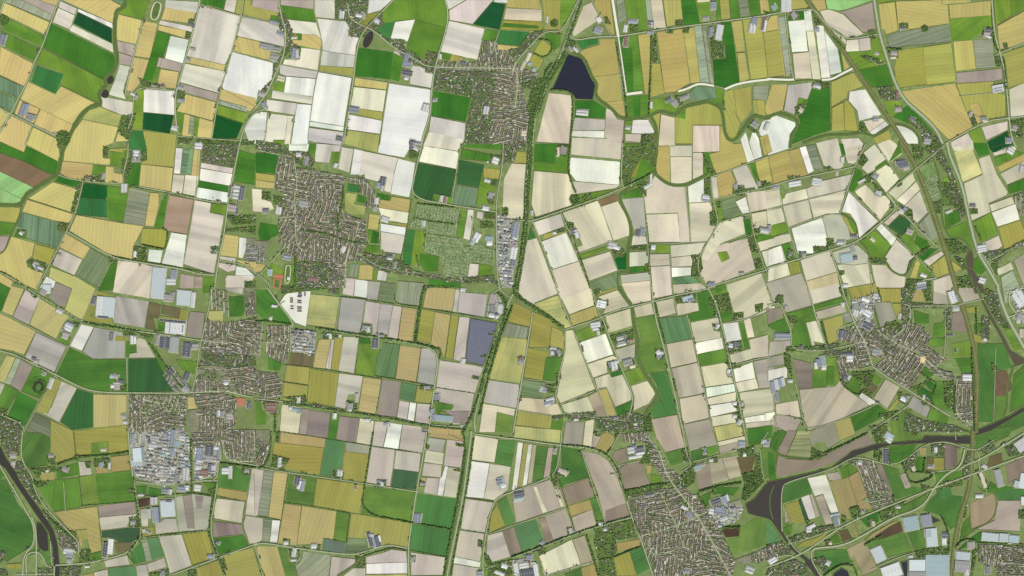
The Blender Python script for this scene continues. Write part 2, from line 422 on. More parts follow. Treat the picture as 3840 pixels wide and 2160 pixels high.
'A2': '''
F G2 1180,-269 1145,0 1135,20 960,30 1010,-10 1120,-240
F p 1190,-279 1390,-254 1400,-209 1430,-249 1560,-209 1500,105 1135,40
F y 510,-214 750,-119 950,0 975,30 820,325 650,230 725,10 570,-60 490,-100
F m 565,-55 722,5 650,190 600,180 490,90
F y -20,-160 130,-70 105,0 0,-60
F G2 -10,-50 110,0 15,230 -10,240
F y 110,-20 245,10 125,285 20,235
F p 255,20 310,40 400,100 290,365 130,285
F y 400,105 700,290 650,340 565,515 300,370
F y -10,250 365,440 245,670 150,640 -10,610
F g 365,445 670,590 545,855 250,700
F w 820,365 945,395 825,635 705,585
F g 950,395 1260,450 1260,705 930,710 835,640
F G2 700,600 925,715 1275,720 1280,960 1100,880 1110,1045 980,1050 780,990 560,860
F G2 1100,1050 1110,870 1200,860 1280,950 1275,1045
F d3 1290,715 1575,710 1740,1040 1290,1045
F p 1300,660 1380,650 1370,520 1400,500 1460,520 1565,700 1300,705
F o2 1170,480 1260,490 1260,535 1160,530
F G 1270,540 1370,540 1370,650 1310,650 1300,700 1265,700
F G 600,460 720,500 690,580 590,530
F g 1170,80 1500,135 1455,400 1150,350 1130,290
F o2 960,20 1170,80 1120,100 980,85 940,170 960,230 900,280 1120,310 1140,360 830,330
F n3 1500,140 1620,165 1600,310 1540,300 1580,430 1465,410
F n3 1630,170 1815,205 1805,300 1620,260
F o2 1820,210 1900,230 1890,340 1600,300 1600,280 1805,305
F m 1920,235 2065,250 2030,500 1880,490 1900,300
F G 1590,330 1660,350 1655,430 1590,440
F y 70,680 155,700 45,950 0,940 0,810
F s 160,705 215,720 110,970 45,955
F m 220,720 330,790 200,1040 110,975
F G 340,790 440,830 540,890 400,1110 220,1040
F o 560,910 620,940 480,1270 360,1240 480,1000
F p 620,940 775,1010 600,1350 430,1260 520,1200
F d3 780,1015 935,1065 940,1400 740,1430 610,1345
F y 940,1070 1275,1075 1270,1375 940,1405
F G 55,970 190,1040 80,1230 0,1190 0,1100
F G2 190,1045 380,1140 250,1390 80,1290
F p 0,950 50,970 0,1080
F s2 355,1260 510,1325 505,1500 420,1460 265,1449
F o 515,1330 735,1435 755,1710 560,1760 510,1690
F o3 745,1440 1275,1380 1285,1650 1090,1665 1090,1550 920,1565 920,1695 850,1690 770,1670
F G2 2300,90 2460,80 2480,180 2440,280 2310,290
F p 2270,0 2450,0 2440,60 2290,30
F y 2100,230 2250,230 2240,370 2090,350
F y 1890,1100 1950,1100 1980,1210 1890,1220
F G 1770,720 1980,740 1960,870 1850,840
F G 1420,450 1540,460 1530,540 1470,510
F G2 1540,560 1620,700 1680,820 1650,860 1520,600
C 12 1480,520 1620,720 1720,850 1820,990 1810,1040
M 12 1500,560 1650,760 1830,1000
M 14 830,340 960,370 1230,410 1400,440
R 12 280,10 500,140 700,260 830,340 1200,410 1410,440 1720,480 2020,530 2300,560
R 10 2140,-10 2100,220 2030,520 2000,650 1980,870 1930,1050
R 14 -10,630 150,670 320,750 560,870 830,1010 1000,1050 1280,1055 1900,1060 2250,1030 2400,1070 2540,1100
R 8 1290,1060 1290,1449
R 6 1275,700 1280,960
R 6 990,0 820,340 560,870 370,1220 250,1420
R 8 -10,1270 130,1320 230,1380 250,1449
R 6 1910,100 1880,350 1860,490
R 6 20,240 680,590
M 8 400,80 820,330
M 8 150,670 560,860
M 8 -10,1270 130,1310 230,1380
V2 2060,320 2300,350 2576,300 2576,680 2030,650
V1 2030,640 2250,640 2576,700 2576,800 2020,770
V2 2120,0 2290,30 2310,300 2250,230 2130,210
V2 1990,780 2576,800 2576,1070 1930,1050
V2 1300,1075 1880,1080 1870,1380 1600,1449 1300,1449
V2 1880,1230 2000,1220 1950,1100 1870,1070 2200,1060 2380,1100 2380,1400 2200,1449 1900,1449
V2 2450,0 2576,0 2576,280 2470,280
V1 0,1290 220,1380 230,1449 0,1449
V3 1690,780 1980,1050 1760,1050 1640,870
V5 1600,1440 1860,1400 1860,1480 1600,1480
H 0,1190 80,1230 60,1290 0,1280
H 740,340 820,350 780,400 730,380
H 300,30 390,60 360,110 320,80
H 1110,1000 1270,980 1270,1040 1110,1040
H 1380,450 1560,460 1540,500 1440,500
H 1240,420 1380,440 1340,480 1240,480
T2 395,985 60 
X2 24 360,1050 340,1000 380,940 430,960 430,1020 390,1060
B W 470,10 80,90 5
B p 440,40 60,50 30
B W 1065,190 180,200 5
B w 1005,180 60,190 5
B n 945,125 40,80 20
B n 1040,292 110,22 5
B W 1595,95 130,16 5
B W 1850,100 135,150 5
B w 1945,120 40,150 5
B p 1700,100 90,70 5
B u 1730,80 40,60 5
B w 1765,405 200,110 5
B n 1710,400 20,100 5
B n 1840,410 40,70 5
B n 1740,335 260,16 5
B u 710,365 80,30 25
B w 690,400 80,60 25
B n 650,410 30,40 25
B p 660,480 60,60 20
B n 1120,490 40,80 10
B w 1345,520 50,80 0
B u 1360,490 30,20 0
B n 1660,550 100,110 5
B g 1755,570 90,150 5
B n 1880,620 80,140 5
B g 1580,520 30,100 10
B b 1130,890 30,30 0
B g 1175,890 40,40 20
B n 1220,940 60,40 10
B w 1180,960 60,20 0
B w 1135,990 30,30 0
B p 1180,990 60,50 0
B w 515,960 35,110 20
B n 345,710 40,30 20
B p 370,740 40,30 20
B g 450,860 30,40 20
B w 600,235 60,30 25
B g 1250,1290 40,40 0
B w 1260,1350 40,30 0
B u 1870,1015 60,40 30
B n 1880,890 50,80 20
B u 2240,640 50,30 50
B u 2235,1270 30,60 0
B w 2205,1260 20,60 0
B g 2290,1310 40,80 5
B n 1720,840 60,60 50
B w 2280,960 40,30 0
B p 2310,1290 60,60 0
Q r 2425,1150 75,85
B n 2505,1180 40,60 10
B g 1965,590 60,60 0
''',
'A3': '''
F G5 240,0 420,10 505,55 510,180 470,240 480,335 285,360 212,270 230,60
F G4 925,110 1088,95 1085,210 930,245
F y2 1115,250 1300,230 1315,385 1125,405
F p 790,300 850,300 870,360 915,365 925,430 810,440
F y 960,350 1085,370 1090,410 975,420
F y 385,430 480,380 550,400 555,485 430,490
F G2 565,370 790,310 795,430 570,470
F G 400,500 560,480 795,460 825,750 540,800 390,570
F G4 810,450 950,430 1000,730 835,745
F G2 960,430 1315,390 1360,690 990,730
F y 550,805 980,750 1025,1190 910,1215 880,1080 830,1080 820,1180 790,1080 740,1000 690,980
F o 760,985 875,980 880,1080 800,1080
F m 990,745 1360,700 1370,820 1000,860
F p 1000,860 1370,825 1380,850 1310,860 1300,900 1270,960 1020,990
F d4 1025,1000 1290,965 1400,970 1400,1060 1330,1110 1200,1110 1145,1070 1025,1060
F n3 1150,1110 1330,1110 1330,1180 1170,1220
F p 1410,780 1500,760 1490,950 1430,950
F p 1560,900 1620,910 1660,870 1770,870 1795,1000 1570,1025
F g 1760,660 1930,620 2130,650 2095,980 1800,1000
F m2 1840,640 1930,630 1960,970 1890,970
F m2 1960,640 2050,650 2030,770 1980,770
F p 2175,665 2465,700 2430,920 2150,870
F m2 2150,900 2430,930 2450,1030 2150,1060
F G2 2150,1070 2450,1040 2500,1140 2210,1240
F G5 2200,420 2230,330 2350,330 2520,440 2490,600 2190,550
F y2 2195,560 2485,605 2475,695 2180,650
F p 2540,360 2655,390 2600,850 2470,830
F p 2475,840 2646,872 2636,1095 2560,1120 2510,1120 2445,930
F o 2220,1250 2540,1160 2640,1500 2290,1480
F o3 1980,1370 2190,1290 2250,1449 2260,1500 2000,1500
F o3 1835,1030 2090,1000 2140,1220 2090,1290 1930,1340 1870,1130
F p 1600,1050 1830,1030 1930,1340 1710,1425 1650,1200
F b3 1480,1070 1590,1060 1650,1250 1530,1290
F S 1420,1085 1480,1075 1530,1290 1470,1300
F b4 1310,1230 1430,1100 1470,1300 1350,1330
F p 1480,1330 1650,1265 1675,1360 1500,1410
F p 1370,1345 1475,1330 1500,1449 1390,1500
F b3 1090,1370 1350,1345 1390,1449 1390,1480 1100,1500
F p 1050,1300 1280,1240 1305,1335 1070,1365
F p 950,1410 1080,1380 1090,1480 950,1480
F y 830,1440 940,1415 945,1500 830,1500
F G2 910,1230 1020,1200 1040,1290 920,1300
F G5 -20,500 60,480 200,760 310,890 340,1060 320,1150 60,1310 30,1220 -20,1200
F o2 60,1330 220,1320 220,1380 80,1370
F G -20,350 40,440 10,480 -20,480
F G5 390,900 540,1150 520,1340 440,1300 400,1210 270,1260 280,1220 360,1150
F G2 1370,550 1480,540 1480,620 1380,620
F G2 1500,560 1620,580 1630,640 1490,630
F n4 1390,680 1560,650 1540,700 1500,740 1400,760
F G2 2040,510 2180,510 2140,640 2080,560
F o2 1420,960 1550,955 1560,1030 1430,1060
F n3 1640,110 1740,110 1700,170 1600,140
L2 -30,160 10,150 60,260 170,420 260,560 330,680 460,860 540,990 580,1130 600,1350 600,1480 540,1480 545,1350 530,1160 490,1000 380,850 240,640 130,480 60,370 -30,300
L2 370,910 420,920 480,1020 490,1190 450,1200 400,1170 370,1080
R 12 230,-10 205,270 330,440 340,560 430,720 500,800 700,1010 800,1110 790,1230
R 14 1290,-10 1310,250 1340,450 1390,750 1420,960 1410,1080 1290,1220 1020,1290 900,1320 560,1340
R 16 -10,320 130,560 280,820 340,930 350,1130 240,1230 230,1449
R 16 320,850 370,1000 365,1449
R 14 270,1420 260,1260 300,1210 400,1210 440,1270 460,1340 530,1370
R 12 160,1430 540,1430
R 14 550,1350 545,1449
R 10 510,1100 520,1340
R 12 2190,500 2160,700 2110,1000 2200,1270 2270,1460
R 12 2190,490 2000,490 1700,540 1370,500
R 12 2200,300 2190,440 2150,480
R 12 1720,1440 2190,1270 2590,1120
R 8 2560,1120 2650,1460
R 12 2240,80 2260,280 2600,340
R 6 1750,560 1770,650 1800,1000
R 6 1430,1060 2090,990
R 6 640,500 660,800
R 6 1480,440 1600,540
C 10 740,10 770,240
C 10 2470,700 2435,920 2500,1110
M 16 580,330 760,260 900,240 1050,240 1300,200
M 18 1920,80 1930,620
M 12 1340,440 1380,750 1420,960 1400,1090 1290,1210
M 12 2180,510 2130,770 2100,990 2150,1150 2200,1270 2270,1449
M 8 1430,1060 2090,990
M 6 830,740 1360,700
M 6 800,450 830,750
M 6 985,750 1030,1200
M 6 2180,640 2470,700
M 8 1280,1230 1350,1320
M 8 1360,640 1640,640 1930,610 2130,640
M 12 2200,310 2576,360
M 14 340,470 350,550 420,500 
M 10 430,780 470,850 700,1050
V1 -20,0 230,0 200,230 90,260 20,140
V1 110,300 220,300 330,440 340,560 420,740 320,670 200,490 
V1 430,800 500,850 780,1110 770,1180 640,1160 580,1000 470,870
V2 580,1010 700,1050 790,1130 790,1220 620,1200
V5 1310,0 1880,0 1930,120 1930,500 1640,550 1360,450 1310,170
V5 1940,160 2220,150 2220,290 2170,440 1960,500
V2 2200,-20 2576,-20 2576,310 2290,290 2220,150 1940,160 1920,0
V1 600,1360 830,1350 800,1449 600,1449
V1 380,1370 540,1370 540,1449 380,1449
V1 -20,1370 70,1390 80,1449 0,1449
V1 -20,1200 40,1190 80,1260 0,1320
H 470,240 560,250 560,340 480,310
H 300,370 560,350 560,400 430,410 380,470
H 580,360 700,350 710,410 580,400
H 850,300 920,290 910,360 870,360
H 950,270 1100,260 1100,370 950,350
H 750,230 840,240 780,290 740,270
H 1300,860 1390,850 1400,970 1300,960
H 1380,620 1480,610 1460,660 1380,650
H 1290,570 1350,560 1350,620 1290,620
H 820,1180 920,1180 900,1310 790,1310
H 2100,560 2170,570 2160,630 2090,620
H 2080,1230 2160,1220 2140,1280 2090,1280
H 2210,1250 2260,1280 2290,1390 2250,1370
H 1900,1380 1980,1390 1980,1449 1890,1449
H 1500,1430 1700,1380 1700,1449 1510,1449
H 700,990 770,1000 770,1060 720,1030
H 350,500 500,480 490,540 370,560
H 2430,340 2530,360 2520,450 2440,430
B W 1690,770 140,160 175
B u 1570,830 60,150 175
B n 1605,830 20,150 175
B w 1550,690 60,70 0
B n 1700,690 60,30 0
B W 1500,820 30,90 175
B W 1385,230 90,140 175
B W 1380,310 110,70 175
B u 1440,210 30,120 175
B w 1115,1150 50,150 5
B n 1060,1180 40,150 5
B u 1020,330 40,50 0
B w 1100,340 20,60 0
B u 1740,60 50,170 5
B u 1680,40 60,60 5
B w 1720,30 50,60 5
B g 1560,130 120,40 5
B w 1540,150 80,50 5
B n 1590,170 80,20 5
B u 2010,220 70,130 5
B w 2000,190 70,60 5
B n 2110,190 80,90 5
B u 2200,210 30,120 5
B w 2180,160 50,30 5
B g 2110,260 70,50 5
B w 2010,290 60,30 5
B r 2050,410 90,70 5
B w 2000,360 60,40 5
B n 2110,370 40,60 5
B w 2150,360 40,50 5
B p 1620,420 60,60 5
B w 1740,400 60,50 5
B g 1680,420 50,50 5
B w 1640,480 60,30 5
B g 1780,460 50,70 5
B n 1750,420 50,60 5
B w 1870,420 60,120 5
B u 1670,590 70,50 5
B w 1710,600 40,50 5
B u 1830,570 80,50 5
B w 1990,560 60,60 5
B w 1880,560 40,40 5
B u 1340,60 30,90 5
B w 1410,60 20,80 5
B b 1640,230 60,30 5
B u 1740,210 40,60 5
B g 1560,60 90,50 5
B w 1830,60 60,50 5
B b 1790,120 50,60 5
B w 2270,390 70,60 0
B w 2320,400 30,120 0
B g 1490,1000 60,20 30
B w 1450,990 20,30 0
B g 1340,910 50,40 0
B w 690,1200 90,50 5
B u 700,1230 60,50 5
B g 700,1290 50,40 0
B c 1045,180 50,20 0
B p 135,240 60,40 0
B p 140,310 40,40 0
B n 1700,30 30,30 0
B w 880,1355 40,15 0
B u 1640,1420 40,50 0
B u 2120,1250 60,40 0
B u 2195,1110 30,30 30
B g 2490,390 40,40 0
B p 660,380 60,40 20
B w 1420,635 60,20 0
B p 520,240 50,30 0
B c 480,390 30,20 0
''',
'B0': '''
F m 30,0 225,0 235,130 -40,60 -30,0
F o -110,0 -70,0 -40,60 235,130 240,165 145,155 140,215 -130,145
F G 150,158 240,165 260,240 150,215
F p -140,165 20,200 215,240 290,300 285,470 -190,360
F y -190,365 30,420 50,490 150,510 135,605 -235,510
F g 150,530 215,545 200,640 135,605
F w -245,520 170,635 170,700 195,730 145,860 60,910 20,940 -10,1070 -345,890
F y -345,900 -10,985 5,1060 -60,1120 -130,1100 -370,1000
F m 250,0 580,0 575,95 250,52
F G2 255,55 575,98 605,220 290,190
F p 300,195 605,230 655,390 600,350 370,330 310,250
F k 380,335 410,335 405,400 375,390
F G 412,335 460,340 455,405 405,400
F y 465,340 605,355 662,400 650,500 370,445 370,400 460,405
F c 455,480 650,505 620,710 270,650 290,600 440,600
F p 235,650 620,720 600,790 310,765 240,740
F w 305,770 600,795 570,970 280,930
F G 225,820 290,825 275,920 170,900
F c 165,910 575,975 560,1050 155,990
F p 110,1000 415,1040 390,1155 100,1110
F w 415,1045 560,1055 520,1390 520,1460 350,1460 395,1160
F w -10,1120 115,1130 85,1449 -60,1449 -120,1300
F c 125,1140 320,1165 285,1410 175,1410 165,1449 90,1449
F c 322,1165 385,1170 350,1449 285,1449
F G 175,1412 290,1415 280,1500 165,1500
F p 590,0 795,0 790,190 605,170 585,120
F p 615,185 900,215 945,290 930,360 1035,380 1010,450 1000,555 670,505 670,420
F g 665,510 1000,560 990,680 645,660
F o 645,660 990,685 975,775 635,715
F w 630,725 965,785 885,1270 545,1215 590,900
F w 545,1225 885,1275 875,1320 540,1270
F p 535,1285 880,1330 860,1465 610,1435 520,1410
F w 1140,0 1370,0 1250,105 1125,140
F k 1120,145 1230,120 1110,245 1060,240
F G 1400,0 1900,0 1935,110 1925,290 1600,195 1395,215 1270,280 1250,140
F b 1270,240 1395,220 1340,400 1220,310
F w 1400,220 1600,195 1525,415 1380,400 1345,420
F G 1600,200 1910,280 1830,530 1720,510 1690,600 1510,490
F G2 1035,480 1380,525 1355,800 1000,765 1005,650
F G2 1385,540 1480,590 1440,820 1360,800
F y 1000,785 1325,835 1310,905 990,865
F c 985,875 1310,910 1280,1125 950,1080
F o 1045,1095 1275,1130 1265,1210 1010,1150
F w 930,1150 1265,1215 1245,1350 920,1305
F l 920,1310 1245,1360 1225,1535 885,1445
F w 1340,840 1765,905 1750,1160 1690,1350 1670,1440 1560,1420 1540,1500 1490,1585 1225,1535
F p 1560,660 1700,670 1705,730 1785,745 1765,890 1550,850
F p 1905,0 2110,0 1940,100
F p 2120,0 2390,0 2180,245 1950,205 1945,105
F d 2380,20 2510,45 2450,300 2185,245
F w 2395,0 2530,0 2530,30 2400,20
F p 1945,210 2300,290 2225,600 1860,520
F G 1865,525 1965,545 1945,600 1860,590
F o 1970,545 2085,580 2075,650 1940,620
F G 2305,300 2450,310 2420,430 2270,400
F G2 1785,915 2165,985 2110,1225 1765,1165
F p 1760,1170 2105,1240 2095,1400 2080,1440 1740,1320
F c 1740,1325 2080,1400 2045,1520 1680,1465
R 16 230,-10 235,60 265,200 300,300 295,480 255,630 195,740 120,930 20,1060 -20,1110
R 6 590,-10 590,120 620,250 670,420 640,600 600,850 565,1030 520,1400
R 8 125,1130 85,1449
R 8 385,1160 345,1449
R 14 1395,-10 1110,280 1040,400 1005,560 985,770 940,1080 880,1449
R 16 1900,-10 1935,110 1920,290 1815,620 1765,900 1755,1160 1690,1340 1670,1449
R 14 925,40 935,190 1110,280 1190,310 1390,490 1600,590 1700,670 1900,680 2576,690
R 6 985,780 1765,900
R 6 -140,150 235,240
R 6 255,650 985,775
R 6 1135,-10 1125,130 1030,240
R 6 1245,1460 1335,835
R 8 2450,300 2370,560
P2 1130,400 40,90 25
V1 795,0 1130,0 1125,110 1030,250 1110,280 1180,330 1090,380 960,370 930,330 950,270 900,210 800,190
V1 1170,200 1270,130 1280,250 1190,320 1110,280
V1 1190,305 1390,490 1490,590 1690,690 1740,690 1690,640 1600,530 1500,500 1500,400 1390,390 1330,400 1260,340
V1 1720,510 1830,540 1780,740 1700,720 1700,660
V1 1800,700 2190,720 2180,985 1790,905
V1 2190,720 2390,720 2380,1100 2330,1449 2100,1449 2120,1250 2180,980
V2 1840,640 2000,610 2060,660 2220,620 2576,660 2576,720 2190,715 1800,700
V2 2230,620 2300,410 2420,420 2430,500 2576,510 2576,655
V2 2400,720 2576,720 2576,1449 2340,1449 2390,1100
V1 225,130 280,130 370,300 360,420 430,470 300,560 220,640 190,740 120,930 50,950 60,900 160,800 180,640 270,560 290,400 220,250
H 430,470 455,480 440,600 330,580
B u 180,225 85,35 15
B u 250,345 70,30 20
B u 385,540 110,50 100
B w 415,545 80,30 80
B g 110,465 130,45 10
B g 180,490 130,45 10
B g 180,585 70,60 10
B c 255,790 70,50 15
B g 60,950 60,40 15
B u 85,1060 60,30 60
B u 985,1105 95,60 10
B n 840,1395 60,45 15
B w 865,150 45,75 5
B w 1035,160 60,30 10
B u 1510,600 130,45 105
B u 1530,650 60,60 10
B n 1520,735 100,50 10
B w 1515,790 40,30 10
B w 1705,1085 50,70 15
B n 2085,635 60,40 10
B g 1800,1010 40,30 0
B w 2315,1110 50,80 10
B n 1575,1435 50,40 10
B g 1620,1445 80,30 10
B c 1420,530 60,20 30
B w 1855,570 20,45 0
B c 385,380 50,20 0
B g 1085,160 20,70 0
B w 1220,215 50,40 30
''',
'B1': '''
F G2 0,90 110,90 220,110 200,300 90,290 0,290
F o 0,290 190,315 185,385 0,360
F y 0,360 185,390 175,450 0,440
F w 335,0 535,0 520,80 440,70 330,70
F G 535,0 605,0 590,130 520,80
F p 610,-5 860,15 840,80 760,80 740,195 590,180
F G 760,80 840,85 820,180 740,200
F p 865,30 985,50 940,290 830,250
F w 990,50 1080,70 1040,310 950,310
F p 1080,70 1430,140 1350,490 1290,470 1300,370 1240,350 1230,380 1100,350 1090,300 1040,320
F w 1430,145 1600,190 1570,410 1540,535 1355,500 1390,300
F c2 1690,20 2045,80 2020,255 1640,180
F d3 1620,190 2015,260 1960,530 1810,500 1770,580 1600,545 1575,470 1590,350
F G2 2090,0 2480,0 2470,60 2090,30
F G2 2075,50 2390,110 2370,180 2060,150
F d3 2050,160 2300,210 2240,435 2020,400
F D 2010,410 2235,445 2200,635 1975,605
F G 2240,440 2280,280 2360,220 2460,270 2420,430 2400,470 2330,600 2220,610
F o 2290,240 2460,260 2450,350 2300,350
F G 1790,500 1980,540 1960,600 1770,580
F y 1260,530 1360,560 1365,530 1570,560 1545,690 1230,640
F G2 1215,490 1355,525 1350,575 1220,555
F c 1230,640 1540,690 1525,800 1340,770 1260,730
F o 1370,790 1525,805 1515,840 1370,810
F w 1255,800 1510,840 1500,920 1255,880
F p 1255,885 1500,920 1460,1110 1260,1080
F y2 1140,700 1250,720 1225,860 1125,850
F G 1120,865 1170,870 1160,960 1130,960
F G2 1165,870 1240,890 1245,1000 1150,1000
F G 1080,1010 1250,1030 1260,1090 1080,1090
F l 900,490 1015,500 1000,560 980,600 1110,630 1090,710 950,710 900,660 890,560
F G 510,290 650,300 660,400 750,370 740,450 650,460 640,500 530,480 500,400
F b 930,400 1040,420 1030,490 915,475
F G2 1030,510 1110,540 1100,600 1020,580
F o 570,300 660,310 650,400 580,390
F c -40,450 60,460 55,550 150,580 180,650 60,690 -30,680
F G2 40,790 220,820 220,920 160,940 130,970 40,970 20,900
F b 1530,860 1600,870 1560,1210 1470,1230 1490,1040
F G 1600,870 1710,880 1690,1080 1640,1190 1570,1240 1560,1180
F G2 1650,1100 1840,1130 1830,1280 1700,1280 1640,1190
F G 2050,680 2120,690 2080,940 2020,930
F p 2135,660 2200,665 2150,965 2085,950
F p 2230,680 2290,690 2280,760 2220,740
F y 1045,1220 1175,1215 1170,1365 1035,1360
F S 950,1210 1035,1210 1010,1340 930,1335
F p 1230,1270 1325,1280 1310,1380 1215,1370
F G 1180,1260 1220,1270 1200,1370 1170,1370
F p 2150,1200 2245,1210 2230,1350 2130,1350
F G 2250,1210 2380,1230 2370,1320 2230,1350
F p 890,1345 1000,1360 980,1530 870,1510
F w 1000,1360 1125,1380 1110,1550 985,1530
F G 80,1240 160,1200 270,1260 260,1449 170,1449 160,1350 80,1310
F G 290,1210 390,1220 370,1400 270,1400
F y -90,1195 100,1215 50,1280 -10,1290 -90,1250
F p 2560,-20 2700,-20 2700,50 2560,50
R 12 1670,-10 1600,300 1555,540 1980,620 2200,650 2410,680
R 12 2490,-10 2480,240 2420,550 2420,750 2420,1250 2450,1449
R 10 385,150 420,420 380,560 400,700 395,850 410,1030 500,1080
R 6 300,120 290,310
R 6 860,0 830,240
R 6 990,40 950,300
R 8 2050,640 2000,930
R 8 2195,660 2170,960
R 8 220,750 380,730 
R 10 900,1449 900,1150 980,1010 1040,780
R 10 0,60 240,110 370,130
R 8 420,280 480,270 950,340 1130,400 1180,490 1220,660 1260,740 1240,860 1250,1010 1265,1100
R 8 1020,1090 1190,1220 1400,1280 1640,1300 1800,1310 1930,1360 2100,1390
R 10 -20,1350 60,1300 150,1190 300,1020
R 10 -10,1300 60,1340 130,1400 140,1449
R 8 1720,900 1690,1080 1850,1120
R 6 2380,900 2400,1050
R 6 180,440 170,560
R 6 200,300 180,450
R 8 2400,1000 2380,1230
R 5 2260,1020 2120,1130
R 5 500,480 510,380
R 8 2060,0 2020,260 1970,600
M 10 1620,600 2000,640
M 14 450,870 700,900 950,990 1130,1000
M 16 880,420 870,650 820,720 830,880
M 10 1600,740 1700,770 2000,810 
M 16 400,1130 390,1449
M 8 1560,560 1520,850 1440,1250
M 10 1620,1130 1640,1240
H 180,520 320,540 320,600 220,640 180,600
H 60,480 150,490 150,560 60,560
H 1700,1430 2000,1430 2000,1449 1700,1449
H 1540,70 1640,60 1630,150 1540,140
H 2360,110 2480,120 2470,210 2360,200
H 2330,340 2440,370 2420,440 2340,400
H 2330,500 2400,540 2390,620 2330,600
H 2260,780 2380,780 2400,850 2260,850
V1 500,1180 800,1200 820,1350 700,1449 400,1449 400,1200
V1 0,-40 240,0 340,70 520,80 600,180 540,250 220,110 0,50
V2 240,110 380,130 400,250 510,250 850,310 900,350 850,480 880,600 880,700 990,740 1110,760 1100,860 1130,1000 1060,1100 1080,1180 920,1190 900,1449 720,1449 720,1200 400,1150 300,1060 240,1000 230,750 210,600 300,520 200,450 200,250
V2 930,340 1100,350 1200,480 1200,640 1100,640 1130,540 1040,490 1040,400 930,390
V1 1080,1090 1480,1180 1600,1280 1930,1350 2400,1320 2400,1400 2000,1400 1700,1340 1300,1290 1100,1200
V3 0,970 120,980 110,1200 0,1190
V4 1610,600 2040,650 2000,920 1700,890 1720,860 1540,830 1600,720
V4 1720,900 2060,950 2120,1100 2150,1210 2130,1370 1900,1330 1850,1120 1690,1080
V4 2080,1030 2270,1010 2390,1070 2370,1210 2150,1190
V1 2480,0 2650,0 2600,180 2490,200 2470,100
V5 2420,700 2576,760 2576,1449 2480,1449 2430,1250
H 2300,680 2410,700 2400,760 2300,750
H 2480,640 2540,640 2540,720 2480,720
B n 1560,20 70,30 80
B w 1610,50 50,30 30
B n 1275,380 90,50 100
B u 1235,415 50,40 100
B w 1270,440 50,20 110
B w 1300,760 70,50 20
B w 430,110 50,40 0
B u 310,1140 80,50 10
B w 310,1135 40,30 10
B g 510,170 40,90 10
B w 230,670 50,70 10
B n 100,670 60,40 0
B w 800,215 30,40 20
B w 2330,370 60,25 15
B w 2410,165 60,60 20
B w 2330,180 20,20 0
B g 2360,520 50,60 20
B w 2310,650 60,40 10
B w 1865,550 30,60 10
B r 1900,570 30,60 10
B w 1215,575 30,60 5
B g 1200,650 30,40 0
B w 2220,940 60,90 30
B b 2185,980 40,70 30
B b 2345,950 80,40 5
B w 2350,1000 50,40 0
B n 1345,1130 60,40 10
B w 1350,1155 50,20 10
B b 140,1290 40,60 0
B g 480,600 90,60 10
B w 1690,800 30,50 0
B w 880,1060 40,60 20
B g 1400,1220 30,60 5
B r 580,1360 100,40 10
Q r 225,1332 95,38
Q t 212,1405 80,95
B w 330,1350 30,30 0
O 320,1310 60,190 95
''',
